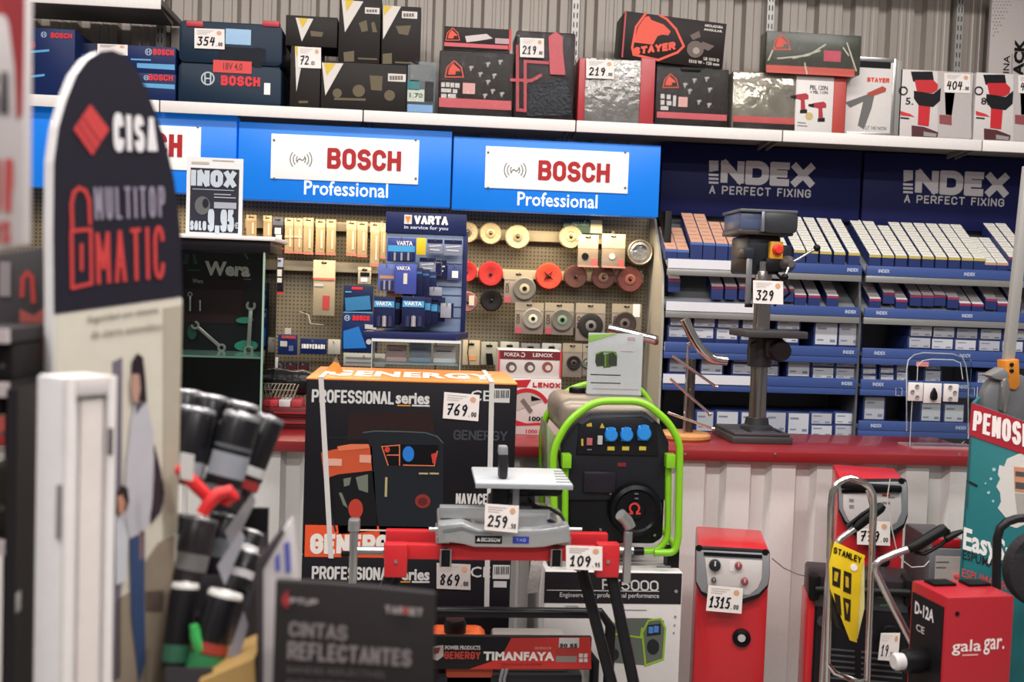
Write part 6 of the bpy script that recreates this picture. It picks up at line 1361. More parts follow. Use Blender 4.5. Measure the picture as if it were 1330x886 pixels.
# ================================================================ red machines and trolleys by the counter
def plat(u, v, y, a):
    p = W0.o; q = Pl(y).uv(u, v); return Pl(y, a, q[0])
WRED = mat('#c41f28', .35, coat=.25); WBZ = mat('#8b8b8f', .45); WBK = mat('#1b1a1d', .4)
def welder(name, label, pl, px, depth, bez, pan, knobs, wheels, port, z0=0.05):
    s0, s1, a, b = pl.rc(*px)
    t = thing(name, label, 'welding machine', pl.w(((s0+s1)/2, depth/2, 0)))
    MB(pl).box(s0, s1, 0, depth, z0, b).build('red_case', WRED, t, .008)
    MB(pl).prism([pl.uv(*p) for p in bez], -.03, .0).build('black_bumper', WBK, t, .006)
    iu = sum(p[0] for p in bez)/len(bez); iv = sum(p[1] for p in bez)/len(bez)
    sh = [(iu+(u-iu)*.985, iv-3+(v-iv)*.86) for u, v in bez]
    MB(pl).prism([pl.uv(*p) for p in sh], -.036, -.028).build('grey_bezel', WBZ, t, .004)
    MB(pl).prism([pl.uv(*p) for p in pan], -.0385, -.035).build('control_panel', mat('#cfc7c6', .4), t, .001)
    top = [p for p in pan[:2]]
    u0, v0 = pan[0]; u1, v1 = pan[1]
    DP('grip_slot', back(-.0385, pl), [[(u0-1, v0-4), (u1+1, v1-4), (u1+1, v1+.5), (u0-1, v0+.5)]], BLACK, t, .001)
    kp = back(-.0385, pl)
    for (u, v, r, m) in knobs:
        x, z = kp.uv(u, v); rr_ = r/FPX*pl.o.y
        k = MB(kp).lathe([(rr_, 0), (rr_*.92, -.014), (rr_*.7, -.016), (.001, -.016)], (x, 0, z), 'y', 18).build('knob', m, t)
        MB(kp).box(x-rr_*.12, x+rr_*.12, -.018, -.0155, z, z+rr_*.8).build('pointer', mat('#d9d0ce', .4), k)
    for (u, v) in ((bez[0][0]+5, bez[0][1]+4), (bez[1][0]-5, bez[1][1]+4)):
        x, z = back(-.036, pl).uv(u, v); MB(pl).lathe([(.011, -.034), (.011, -.037)], (x, 0, z), 'y', 12).build('corner_hole', BLACK, t)
    if port:
        x, z = pl.uv(*port); MB(pl).lathe([(.031, .002), (.031, -.012), (.02, -.016), (.019, -.008)], (x, 0, z), 'y', 24).build('cable_port', BLACK, t); MB(pl).lathe([(.016, -.004), (.013, -.012)], (x, 0, z), 'y', 18).build('port_core', mat('#c4bab8', .4), t)
    for sx in wheels:
        MB(pl).lathe([(.04, -.02), (.085, -.02), (.095, -.01), (.095, .01), (.085, .02), (.04, .02)], (s0-.025 if sx < 0 else s1+.025, depth*.55, .095), 'x', 24).build('wheel', mat('#232225', .5), t)
    MB(pl).box(s0+.02, s1-.02, .02, depth-.02, 0, z0+.001).build('base_feet', WBK, t)
    return t
W1 = plat(950, 720, 3.6, radians(-13))
t = welder('welding_machine', 'tall red welding machine ticketed 1315 with grey bezel and white panel', W1, (903, 713, 996, 886), .34, [(903, 708), (999, 713.5), (999, 745), (997, 760), (985, 774), (960, 783), (930, 780), (910, 770), (903, 755)], [(915, 721), (989, 725), (988, 748), (983, 760), (972, 769), (930, 767), (919, 757)],
           [(928.5, 734, 8, mat('#2a2a2e', .4)), (959, 734.5, 5, mat('#8d4045', .4)), (967, 755, 5, mat('#8d4045', .4)), (927, 753, 3.5, mat('#4a494c', .4))], (-1, 1), (963, 828))
D('print_block', back(-.0385, W1), (948, 729, 955, 742), mat('#e8e2e0', .4), t)
price(back(-.045, W1), [(920, 760), (965, 764), (963, 797), (917, 793)], '1315', '.00', t, .003)
W2 = plat(1130, 650, 3.72, radians(-17))
t = welder('welding_machine', 'red welding machine behind the chrome hand truck, against the ribbed counter', W2, (1085, 622, 1172, 800), .3, [(1087, 622), (1176, 621), (1178, 634), (1178, 668), (1173, 684), (1160, 694), (1110, 694), (1096, 680), (1088, 662)], [(1094, 640), (1168, 639), (1169, 662), (1163, 676), (1150, 684), (1112, 683), (1100, 672), (1094, 658)], [(1147, 728, 9, mat('#1c1a1c', .4))], (), None)
R('carry_bar', back(-.06, W2), (1092, 629, 1172, 638), .02, BLACK, t, .006)
DR('panel_print', back(-.0385, W2), [(1103, 648, 1109, 652), (1103, 656, 1109, 660), (1146, 652, 1156, 655), (1152, 645, 1162, 647)], mat('#8d8583', .45), t); D('red_mark', back(-.0385, W2), (1146, 642, 1156, 645), RED, t); DS('side_print', W2, [[(1081, 650), (1081, 660)], [(1082, 664), (1083, 672)]], 2, mat('#e0a8a4', .5), t)
price(back(-.05, W2), (1113, 676, 1156, 707), '779', '.00', t, .003)
# low power source with grille
W3 = plat(1120, 800, 3.42, radians(-14))
s0, s1, a, b = W3.rc(1050, 752, 1188, 886)
t = thing('power_source', 'black grilled welding source with rubber corners and small ticket, behind hand truck', 'welding machine', W3.w(((s0+s1)/2, .2, 0)))
MB(W3).box(s0, s1, .01, .2, .02, b).build('case', mat('#2a2226', .4), t, .01)
R('front_grille', W3, (1058, 790, 1178, 900), .012, mat('#19181b', .4), t, .003, z0=.03)
R('front_head', W3, (1058, 766, 1180, 792), .012, mat('#3b3b40', .4), t, .004, lift=.004)
mb = MB(W3)
for k in range(9):
    x0_, z_ = W3.uv(1066, 842+k*7.4); x1_, _ = W3.uv(1172, 842+k*7.4)
    for q0, q1 in ((.0, .42), (.5, 1)): mb.box(x0_+(x1_-x0_)*q0, x0_+(x1_-x0_)*q1, -.003, 0, z_-.003, z_+.003)
mb.build('grille_slats', mat('#5a5a5e', .35, .3), t)
MB(W3).tube([(W3.uv(1058, 764)[0], -.02, W3.uv(1058, 764)[1]), (W3.uv(1180, 768)[0], -.02, W3.uv(1180, 768)[1])], .014, 12).build('carry_bar', BLACK, t)
for px in ((1050, 745, 1064, 778), (1174, 750, 1187, 786)): R('rubber_corner', W3, px, .07, BLACK, t, .008, lift=.026)
R('red_edge', W3, (1047, 780, 1056, 900), .2, WRED, t, .003, z0=.03); R('red_edge', W3, (1181, 786, 1190, 900), .2, WRED, t, .003, z0=.03)
x, z = W3.uv(1068, 806); MB(W3).lathe([(.018, 0), (.018, -.012), (.012, -.014)], (x, 0, z), 'y', 16).build('cable_port', mat('#4a4a4e', .3, .5), t)
x, z = W3.uv(1155, 818); MB(W3).tube([(x+.025*cos(radians(k*18)), -.03, z+.02*sin(radians(k*18))) for k in range(11)], .006, 8).build('cable_grip', BLACK, t)
DS('panel_print', back(-.004, W3), [[(1140, 776), (1160, 777)], [(1144, 786), (1152, 786)]], 3, mat('#3f6a50', .4), t)
price(back(-.04, W3), [(1144, 822), (1169, 822), (1166, 859), (1140, 857)], '19', '.00', t, .003)
# small inverter behind
W4 = plat(1228, 735, 3.62, radians(-4))
s0, s1, a, b = W4.rc(1207, 700, 1249, 800)
t = thing('inverter_welder', 'small grey and red inverter behind the box with white script lettering', 'welding machine', W4.w(((s0+s1)/2, .15, 0)))
MB(W4).box(s0, s1, 0, .25, .05, b).build('case', mat('#5c5a5e', .4), t, .008); MB(W4).box(s0+.02, s1-.02, .02, .23, 0, .051).build('base_feet', WBK, t)
R('red_head', W4, (1211, 700, 1247, 711), .01, WRED, t, .003, lift=.006); R('grey_front', W4, (1206, 712, 1250, 764), .01, mat('#77757a', .4), t, .004, lift=.01); R('screen', W4, (1213, 722, 1246, 754), .002, mat('#cfc4be', .4), t, lift=.012)
DS('panel_print', back(-.013, W4), [[(1216, 730), (1232, 730)], [(1216, 737), (1228, 737)]], 1.4, GREY, t)
x, z = W4.uv(1240, 747); MB(W4).lathe([(.001, -.06), (.012, -.055), (.015, -.04), (.008, -.03), (.008, -.012)], (x, 0, z), 'y', 14).build('red_knob', mat('#c23a3e', .4), t)
# ---- boxy feeder with script lettering
W5 = plat(1228, 790, 2.72, radians(7))
s0, s1, a, b = W5.rc(1228, 775, 1315, 886)
t = thing('wire_feeder', 'dark red box machine with white script lettering and black side', 'welding machine', W5.w(((s0+s1)/2, .08, 0)))
MB(W5).box(s0, s1, 0, .17, .04, b).build('red_case', mat('#a51c28', .4, coat=.15), t, .006)
MB(W5).box(s0-.003, s0, .012, .158, .06, b-.03).build('black_side', mat('#171518', .4), t); MB(W5).box(s0+.02, s1-.02, .02, .15, 0, .041).build('base_feet', WBK, t)
for sx, y in ((.12, .1), (.62, .09)):
    x = s0+(s1-s0)*sx; MB(W5).box(x, x+.07, y, y+.05, b, b+.008).build('rubber_pad', BLACK, t, .002)
for nm, px in (('gala', (1236, 831, 1274, 851)), ('gar.', (1277, 829, 1304, 850))): X('lettering', W5, nm, px, mat('#ecd8d6', .45), t, .012)
DR('small_print', W5, [(1250, 850, 1270, 851.6)], mat('#d9a8a8', .5), t)
MB(W5).lathe([(.006, 0), (.006, -.003), (.003, -.004)], (W5.uv(1243, 797)[0], 0, W5.uv(1243, 797)[1]), 'y', 10).build('screw', BLACK, t)
vs, fs = glyphs('D-12A', .03, 1)
MB(W5).add([(s0-.0045, .14-.09*x, b-.085+.035*y) for x, y in vs], fs).build('side_lettering', mat('#e0d8d8', .5), t, smooth=False, fix=False)
vs, fs = glyphs('CE', .02, 1)
MB(W5).add([(s0-.0045, .13-.04*x, b-.13+.02*y) for x, y in vs], fs).build('side_lettering', mat('#b9b0b2', .5), t, smooth=False, fix=False)
MB(W5).lathe([(.03, 0), (.034, -.02), (.032, -.06), (.024, -.068)], (s0, .085, b-.2), 'x', 20).build('cable_socket', BLACK, t); MB(W5).lathe([(.022, -.066), (.024, -.09), (.019, -.097)], (s0, .085, b-.2), 'x', 18).build('socket_cap', mat('#c9c2c2', .4), t)
# ---- chrome hand truck with a yellow tag
HT = Pl(3.2)
t = thing('hand_truck', 'chrome tube hand truck with a yellow and black hang tag', 'hand truck', (HT.uv(1100, 800)[0], 3.2, 0))
def tp(pl, u, v, d=0.0): s, z = pl.uv(u, v); return (s, d, z)
pts = [(1074, 886), (1079, 660), (1081, 640), (1087, 629), (1096, 623), (1104, 621), (1120, 626), (1129, 632), (1134, 642), (1135, 656), (1126, 886)]
q = [tp(HT, *p) for p in pts]
f0 = q[0][2]/(q[1][2]-q[0][2]); bot0 = (q[0][0]-(q[1][0]-q[0][0])*f0*.97, 0, .1); f1 = q[-1][2]/(q[-2][2]-q[-1][2]); bot1 = (q[-1][0]-(q[-2][0]-q[-1][0])*f1*.97, 0, .1)
MB(HT).tube([bot0]+q+[bot1], .0105, 12).build('tube_frame', CHROME, t)
pts = [(1086, 886), (1090, 664), (1096, 640)]
MB(HT).tube([(bot1[0]-.02, .04, .1)]+[tp(HT, u, v, .04) for u, v in ((1134, 886), (1137, 800), (1139, 660), (1134, 640))], .007, 10).build('inner_rail', CHROME, t)
MB(HT).tube([tp(HT, 1073, 860), tp(HT, 1082, 872, -.01), tp(HT, 1112, 884, -.01), tp(HT, 1126, 884)], .009, 10).build('cross_bar', CHROME, t)
MB(HT).box(bot0[0]-.05, bot1[0]+.05, -.2, .0, .0, .008).build('toe_plate', STEEL, t, .002)
MB(HT).tube([bot0, (bot0[0], .0, .006)], .0105, 10).tube([bot1, (bot1[0], .0, .006)], .0105, 10).build('frame_foot', CHROME, t)
for xx in (bot0[0]-.04, bot1[0]+.04): MB(HT).lathe([(.03, -.015), (.075, -.018), (.08, 0), (.075, .018), (.03, .015)], (xx, .08, .08), 'x', 24).build('wheel', BLACK, t)
TG = Pl(3.16); YL = mat('#e9c51f', .4)
g = PG('hang_tag', TG, [(1084, 704), (1124, 722), (1119, 740), (1113, 835), (1104, 832), (1088, 790), (1078, 765), (1077, 733)], .004, YL, t, .001)
XB('tag_lettering', TG, 'STANLEY', [(1083, 710), (1119, 723.5), (1118, 732), (1082, 718)], BLACK, g, .2, .4)
DP('tag_pictograms', TG, [[(1081, 736), (1092, 740), (1091, 764), (1081, 760)], [(1096, 741), (1106, 745), (1105, 772), (1095, 768)], [(1083, 770), (1091, 774), (1093, 800), (1087, 796)], [(1095, 776), (1105, 779), (1104, 808), (1097, 805)]], mat('#2b2618', .5), g)
DP('pictogram_lights', back(-EPS, TG), [[(1084, 742), (1089, 744), (1087, 756), (1083, 754)], [(1098, 748), (1102, 750), (1102, 764), (1098, 762)], [(1098, 782), (1102, 785), (1100, 798)]], mat('#c9a828', .5), g); DP('white_seal', TG, [circ(1109, 737, 4.5)], WHITE, g, EPS*2)
PG('tag_fold', Pl(3.17), [(1117, 740), (1123, 728), (1123, 790), (1114, 830)], .02, mat('#d8cf8a', .35), g, .001)
PG('clear_sleeve', Pl(3.19), [(1080, 768), (1106, 812), (1102, 822), (1086, 815), (1079, 790)], .006, mat('#2e2b2c', .2), g, .002)
# ---- second trolley with black grips
H2 = Pl(2.96)
t = thing('hand_truck', 'silver trolley with two bent arms ending in black loop grips', 'hand truck', (H2.uv(1150, 800)[0], 3.2, 0))
SLV = mat('#c9c6c5', .22, .9)
e = tp(H2, 1186, 838); xf = e[0]+.03
MB(H2).tube([(xf+.01, .03, .012), (xf, .02, e[2]-.1), e, tp(H2, 1148, 765), tp(H2, 1137, 742), tp(H2, 1137, 734), tp(H2, 1143, 728), tp(H2, 1160, 720), tp(H2, 1186, 711)], .0105, 12).build('tube_arm', SLV, t)
MB(H2).tube([tp(H2, 1180, 713), tp(H2, 1188, 709, -.005), tp(H2, 1222, 687, -.01), tp(H2, 1226, 684, -.01)], [.013, .0165, .0165, .012], 12).build('rubber_grip', BLACK, t)
MB(H2).tube([tp(H2, 1186, 711), tp(H2, 1190, 718), tp(H2, 1200, 720), tp(H2, 1222, 708), tp(H2, 1233, 698), tp(H2, 1232, 690), tp(H2, 1224, 685)], .006, 10).build('hand_guard', BLACK, t); MB(H2).tube([tp(H2, 1228, 700), tp(H2, 1240, 694), tp(H2, 1250, 690)], [.012, .01, .006], 10).build('grip_tail', BLACK, t)
H3 = Pl(3.3)
x3, z3_ = H3.uv(1082, 716); MB(H3).tube([(x3-.006, .03, .012), (x3-.004, .02, z3_-.1), (x3, 0, z3_), tp(H3, 1092, 700), tp(H3, 1114, 684)], .0105, 12).build('tube_arm', SLV, t)
MB(H3).tube([tp(H3, 1110, 687), tp(H3, 1116, 681), tp(H3, 1143, 660), tp(H3, 1147, 656)], [.013, .0165, .0165, .012], 12).build('rubber_grip', BLACK, t); MB(H3).tube([tp(H3, 1100, 684), tp(H3, 1120, 668), tp(H3, 1140, 655), tp(H3, 1146, 656)], .006, 10).build('hand_guard', BLACK, t)
MB().tube([(x3-.006, 3.33, .02), (xf+.01, 3.05, .02)], .012, 10).build('base_axle', SLV, t)
# thin chain across the front of the machines
t = tag(MB().tube([(*[W1.w((W1.uv(1000, 728)[0]+.01, .03, W1.uv(1000, 728)[1]))][0],)]+[tuple(Pl(3.62).w((Pl(3.62).uv(u, v)[0], 0, Pl(3.62).uv(u, v)[1]))) for u, v in ((1018, 738), (1036, 746), (1054, 750))]+[tuple(W3.w((W3.uv(1056, 752)[0], .03, W3.uv(1056, 752)[1])))], .0022, 6).build('security_wire', mat('#8e8a88', .4, .4)), 'thin security wire strung between the two red machines', 'wire')
t = tag(MB().tube([tuple(Pl(3.62).w((Pl(3.62).uv(u, v)[0], 0, Pl(3.62).uv(u, v)[1]))) for u, v in ((1156, 622), (1152, 650), (1159, 690), (1164, 712), (1172, 728), (1184, 737), (1200, 736), (1208, 728))], .002, 6).build('security_wire', mat('#cfcac8', .4)), 'pale security wire looping down from the farther red machine', 'wire')
# ---- black trolley at the right edge
H4 = Pl(2.96)
t = thing('trolley', 'black tube trolley with a rubber tyre beside the script-lettered box', 'trolley', (H4.uv(1320, 800)[0], 3.0, 0))
xa_, za_ = H4.uv(1292, 886)
MB(H4).tube([(xa_, 0, .02), (xa_, 0, za_-.2), tp(H4, 1294, 760), tp(H4, 1295, 700), tp(H4, 1299, 686), tp(H4, 1308, 678), tp(H4, 1320, 674), tp(H4, 1345, 672), tp(H4, 1400, 675), (H4.uv(1410, 700)[0], 0, H4.uv(1410, 700)[1]), (H4.uv(1412, 886)[0], 0, .02)], .0125, 12).build('tube_frame', mat('#1c1b1e', .3), t)
x, z = H4.uv(1374, 748)
MB(H4).lathe([(.05, .06), (.1, .065), (.115, .05), (.118, .03), (.112, .01), (.09, .0), (.05, .005)], (x, .05, z), 'y', 36).build('rubber_tyre', mat('#2e2c30', .6, bump=.3), t)
MB(H4).tube([(x, .08, z), (H4.uv(1410, 720)[0], .0, z)], .012, 10).tube([(x, .08, z), (x, .08, .01)], .012, 10).build('stay_tube', mat('#1c1b1e', .3), t)
# ---- teal display with a red band, tool behind it
PD = plat(1262, 560, 3.34, radians(-32))
TEAL = mat('#1b6c72', .45); PRD = mat('#a81c2e', .45)
s_r = PD.uv(1330, 560)[0]+.45
def pdq(pts): return [PD.uv(*p) for p in pts]
tl_, bl_ = PD.uv(1262, 523), PD.uv(1247, 886)
tr_ = PD.uv(1335, 549); sl = (tr_[1]-tl_[1])/(tr_[0]-tl_[0])
t = thing('promotional_display', 'teal foam-spray display stand with a red lettered band', 'display stand', PD.w((tl_[0]+.15, .15, 0)))
poly = [tl_, (tr_[0], tr_[1]), (tr_[0]+.1, tr_[1]+sl*.08), (tr_[0]+.1, 0), (bl_[0]-.02, 0), (PD.uv(1250, 760)[0], PD.uv(1250, 760)[1])]
MB(PD).prism(poly, 0, .012).build('front_sheet', TEAL, t, .002)
MB(PD).prism([(poly[0][0], poly[0][1]), (poly[0][0]-.02, 0), (poly[0][0]-.006, 0), (poly[0][0]+.01, poly[0][1])], .013, .26).build('side_sheet', TEAL, t)
MB(PD).box(poly[0][0]+.0, tr_[0]+.1, .262, .274, 0, tr_[1]-.02).build('back_sheet', TEAL, t, .002)
DP('red_band', PD, [[(1262, 523), (1335, 549), (1335, 592), (1258.5, 565)]], PRD, t, .003); PDf = back(-.003, PD)
XB('lettering', PDf, 'PENOSIL', [(1265, 533), (1345, 553), (1345, 586), (1263, 559)], mat('#f3e6e4', .45), t, .17, .35)
DP('foam_splash_picture', PD, [[(1334, 585), (1322, 590), (1308, 596), (1304, 606), (1298, 604), (1296, 616), (1299, 622), (1294, 632), (1299, 640), (1300, 652), (1296, 660), (1306, 672), (1308, 682), (1320, 686), (1334, 680)]], mat('#d5d0cc', .5), t)
DP('foam_specks_picture', PD, [circ(1291, 610, 2.4), circ(1287, 622, 1.8), circ(1284, 640, 2), circ(1280, 628, 1.2), circ(1290, 651, 1.6)], mat('#9cc4c4', .5), t)
DP('can_picture', back(-EPS, PD), [[(1317, 606), (1336, 608), (1336, 640), (1318, 638)]], mat('#c98a66', .5), t); DP('can_print_picture', back(-EPS*2, PD), [[(1319, 612), (1336, 614), (1336, 620), (1319, 618)], [(1319, 626), (1336, 628), (1336, 636), (1319, 634)]], mat('#4a4a4e', .5), t); DP('can_base_picture', back(-EPS, PD), [[(1318, 640), (1336, 642), (1336, 668), (1322, 672)]], mat('#a8a29c', .5), t)
X('lettering', PD, 'EasySpray', [(1252, 684), (1352, 716), (1352, 752), (1250, 722)], mat('#e9e6e4', .45), t, .03)
X('lettering', PD, 'ESPUMA PROFESIONAL', [(1251, 714), (1372, 752), (1372, 764), (1250, 726)], mat('#252a2c', .5), t, .015); X('lettering', PD, 'ESPUMA PROFESIONAL', [(1250, 738), (1372, 776), (1372, 787), (1249, 749)], mat('#c24a4e', .5), t, .015)
DR('small_print', PD, [(1306, 578, 1334, 580)], mat('#1c4a4e', .5), t); DP('nozzle_tear', PD, [[(1256, 623), (1270, 630), (1269, 633), (1256, 627)]], mat('#20282c', .5), t); DS('edge_strip', PD, [[(1262, 524), (1259, 600), (1256, 660)]], 1.5, mat('#3a4648', .5), t, .002)
T2 = Pl(3.7)
(xa_, za_), (xb_, zb_) = T2.uv(1309, 500), T2.uv(1340, 215)
t = thing('pole_tool', 'tall grey pole tool with an orange bracket behind the teal display', 'tool', (xa_, 3.75, 0))
MB(T2).prism([T2.uv(*p) for p in ((1303, 500), (1315, 500), (1345, 215), (1333, 215))], 0, .03).build('grey_pole', mat('#a5a29e', .45), t, .003)
MB(T2).prism([T2.uv(*p) for p in ((1302, 468), (1320, 466), (1321, 500), (1316, 506), (1304, 504))], -.02, .04).build('orange_bracket', mat('#d5832a', .4), t, .004)
for (u, v) in ((1309.5, 473), (1309.5, 481)):
    x, z = T2.uv(u, v); MB(T2).lathe([(.007, -.02), (.007, -.026), (.004, -.028)], (x, 0, z), 'y', 12).build('bolt', BLACK, t)
x, z = T2.uv(1312, 520)
MB(T2).lathe([(.095, .03), (.1, .02), (.1, -.02), (.08, -.03), (.03, -.03)], (x, .02, z), 'y', 32).build('disc_guard', mat('#77777a', .4, .2), t)
PG('guard_flange', T2, [(1280, 487), (1298, 477), (1305, 484), (1303, 494), (1288, 492)], .03, mat('#9d9c9c', .35, .5), t, .004, lift=.03); PG('silver_arm', T2, [(1296, 492), (1303, 490), (1306, 508), (1300, 535), (1294, 532)], .02, STEEL, t, .004, lift=.035)
MB(T2).tube([(x, .05, z-.08), (x+.02, .08, .01)], .015, 10).build('lower_shaft', mat('#5a5a5e', .4, .4), t); PG('magenta_panel', T2, [(1325, 500), (1345, 498), (1345, 525), (1323, 524)], .03, mat('#8e2a5a', .45), t, .003)

# ================================================================ foreground
CI_ = Pl(1.4, radians(50), Pl(1.4).uv(70, 400)[0])
FRM = mat('#ece7e8', .45); CBK = mat('#221f2b', .5); CRED = mat('#c03a3a', .5)
out = [(70, 408), (69, 300), (70, 210), (76, 165), (86, 130), (99, 97), (114, 77), (130, 67), (145, 65), (160, 71), (175, 87), (190, 115), (203, 150), (216, 190), (226, 235), (234, 300), (236, 385)]
t = thing('promotional_stand', 'round-topped black lock advertising stand with a white cabinet before it', 'display stand', CI_.w((CI_.uv(150, 500)[0], .05, 0)))
sL, sR = CI_.uv(70, 600)[0], CI_.uv(229, 600)[0]
bt = [CI_.uv(*p) for p in out]
MB(CI_).prism(bt+[(sR, 0), (sL, 0)], .001, .022).build('white_board', FRM, t, .001)
DP('black_header', CI_, [out], CBK, t, .001); C1 = back(-.001, CI_)
DP('red_diamond_logo', C1, [[(95, 168), (117, 136), (141, 168), (119, 202)]], CRED, t); DS('diamond_lines', back(-.001-EPS, CI_), [[(101, 160), (123, 194)], [(107, 152), (130, 185)]], .9, CBK, t)
XB('lettering', C1, 'CISA', [(146, 146), (201, 153), (203, 197), (147, 197)], mat('#e4dfe2', .45), t, .15, .5)
XB('lettering', C1, 'MULTITOP', [(121, 243), (212, 242), (213, 282), (123, 286)], mat('#8d8496', .5), t, .1, 1.0); XB('lettering', C1, 'MATIC', [(123, 302), (212, 292), (213, 362), (125, 370)], CRED, t, .085, 1.1)
DS('padlock_logo', C1, [[(92, 300), (117, 298), (118, 368), (93, 374), (92, 300)], [(93, 298), (92, 265), (95, 250), (102, 244), (110, 248), (115, 260), (116, 290)], [(105, 318), (105, 350)]], 4.5, CRED, t)
PBG = mat('#cdc6b8', .5)
DP('poster_ground', CI_, [[(72, 410), (236, 387), (229, 700), (222, 1000), (64, 1000), (70, 600)]], PBG, t, .001)
X('poster_print', C1, 'Seguridad con sistema', [(113, 411), (205, 398), (205, 408), (113, 422)], mat('#8a8278', .5), t, .02); X('poster_print', C1, 'de cierre automático', [(118, 429), (210, 418), (210, 428), (118, 440)], mat('#9a9084', .5), t, .02)
DP('floor_picture', C1, [[(226, 695), (205, 705), (188, 730), (180, 760), (150, 780), (146, 1000), (222, 1000)]], mat('#8f8070', .5), t)
DP('door_picture', C1, [[(146, 470), (158, 464), (156, 880), (146, 885)]], mat('#6b6370', .5), t); DP('wall_picture', C1, [[(212, 400), (236, 396), (230, 690), (212, 700)]], mat('#aaa190', .5), t)
C2 = back(-.003, CI_)
DP('woman_picture_coat', C2, [[(176, 520), (190, 522), (198, 560), (200, 620), (196, 660), (188, 690), (166, 700), (160, 680), (164, 600), (170, 545)]], mat('#b6b4bc', .5), t); DP('woman_picture_hair', C2, [[(171, 470), (178, 459), (185, 464), (188, 490), (190, 522), (182, 530), (176, 540), (175, 500), (171, 485)]], mat('#2b2026', .5), t)
DP('woman_picture_face', back(-.005, CI_), [[(171, 486), (180, 486), (182, 505), (178, 524), (172, 520), (170, 503)]], mat('#b08a7c', .5), t); DP('bag_picture', C2, [[(200, 578), (208, 610), (213, 640), (208, 665), (196, 680), (198, 620)]], mat('#352c34', .5), t)
DP('jeans_picture', C2, [[(168, 700), (187, 690), (187, 780), (188, 860), (180, 886), (176, 850), (170, 800)]], mat('#34466a', .5), t); DP('child_picture_hair', back(-.005, CI_), [[(152, 640), (158, 630), (165, 634), (167, 650), (163, 664), (152, 660)]], mat('#2e2424', .5), t)
DP('child_picture_face', back(-.007, CI_), [[(152, 645), (158, 643), (162, 652), (160, 668), (154, 668)]], mat('#b5806a', .5), t); DP('child_picture_coat', C2, [[(150, 670), (163, 668), (167, 690), (162, 755), (150, 760)]], mat('#c5c4cc', .5), t); DP('arm_picture', C2, [[(180, 690), (187, 688), (186, 722), (181, 728)]], mat('#b98f86', .5), t)
DP('box_picture', C1, [[(188, 768), (212, 766), (211, 795), (188, 796)]], mat('#6f5c56', .5), t); DP('light_leg_picture', C1, [[(188, 845), (195, 838), (190, 886), (183, 886)]], mat('#b9a894', .5), t)
# white cabinet
CB2 = Pl(1.26, radians(50), Pl(1.26).uv(80, 600)[0])
s0, s1 = CB2.uv(80, 640)[0], CB2.uv(145, 640)[0]; ztc = CB2.uv(112, 489)[1]
t2 = thing('sample_cabinet', 'white narrow door sample cabinet in front of the black round-topped stand', 'cabinet', CB2.w(((s0+s1)/2, .05, 0)))
WHB = mat('#d9d5d6', .4)
MB(CB2).box(s0, s1, 0, .055, 0, ztc).build('cabinet_body', WHB, t2, .004)
MB(CB2).box(s0, s0+.012, -.008, 0, 0, ztc).box(s1-.012, s1, -.008, 0, 0, ztc).box(s0+.012, s1-.012, -.008, 0, ztc-.022, ztc).build('door_frame', mat('#d6cfcd', .4), t2, .002)
DS('door_groove', CB2, [[(88, 886), (88, 523), (139, 512), (139, 620)]], 1.6, mat('#8d8586', .5), t2, .002)
dd = MB(CB2).box(s0+.02, s1-.016, -.005, 0, 0.02, CB2.uv(112, 520)[1]).build('door', mat('#cfc5c1', .45), t2, .002); R('lock_slot', CB2, (135, 555, 141, 590), .004, mat('#5c5256', .4), dd, .001, lift=.01)
MB(CB2).box(s0-.003, s0+.004, .0, .006, CB2.uv(80, 700)[1], CB2.uv(80, 630)[1]).build('side_hinge', mat('#8c8688', .4), t2)
# white and red display at the edge
E1 = Pl(1.05)
t = thing('promotional_board', 'white and red lettered display board above the dark rack with pale shelf edges', 'sign', (E1.uv(10, 300)[0], 1.07, E1.uv(10, 420)[1]))
zb_ = E1.uv(10, 325)[1]
MB(E1).prism([E1.uv(*p) for p in ((-60, -20), (33, -20), (32, 120), (31, 318), (-60, 335))], 0, .02).build('board', mat('#cdc4c4', .5), t, .002)
DP('red_corner', E1, [[(-2, -20), (33, -20), (32, 60), (29, 150), (22, 155), (20, 90), (12, 30), (0, 2)]], mat('#a33038', .5), t)
DP('red_head', E1, [[(-60, -20), (0, -20), (12, 20), (-60, 8)]], mat('#c23a38', .5), t, EPS*.7)
XB('lettering', E1, 'CISA', (-40, 92, 13, 148), mat('#4a464a', .5), t, .14, .4); XB('lettering', E1, 'TOP', (-26, 206, 18, 276), mat('#c24a48', .5), t, .13, .8); XB('lettering', E1, 'PLUS', (-40, 286, 15, 316), mat('#c24a48', .5), t, .16, .6)
# dark board behind with a red figure
E2 = Pl(1.5)
t = thing('promotional_board', 'dark board with a red hooked figure between the two lock displays', 'sign', (E2.uv(45, 400)[0], 1.52, 0))
MB(E2).prism([E2.uv(*p) for p in ((-30, 335), (62, 320), (62, 495), (24, 500), (-30, 500))], 0, .02).build('board', mat('#3a3438', .5), t, .002)
MB().box(E2.uv(22, 600)[0], E2.uv(34, 600)[0], 1.505, 1.53, 0, E2.uv(30, 498)[1]).build('board_post', mat('#39333a', .5), t)
DS('red_hook', E2, [[(29, 384), (30, 362), (36, 354), (42, 360), (44, 392)]], 6, mat('#b8403c', .5), t); DP('red_patch', E2, [[(26, 402), (44, 410), (58, 400), (58, 465), (26, 470)]], mat('#a8544c', .5), t); DP('grey_fade', E2, [[(24, 470), (60, 466), (60, 492), (24, 497)]], mat('#6e625c', .5), t)
DR('pale_strip', E2, [(0, 340, 14, 385)], mat('#8d8486', .5), t); R('board_rim', E2, (58, 322, 62, 494), .024, mat('#5a5256', .5), t, lift=.002)
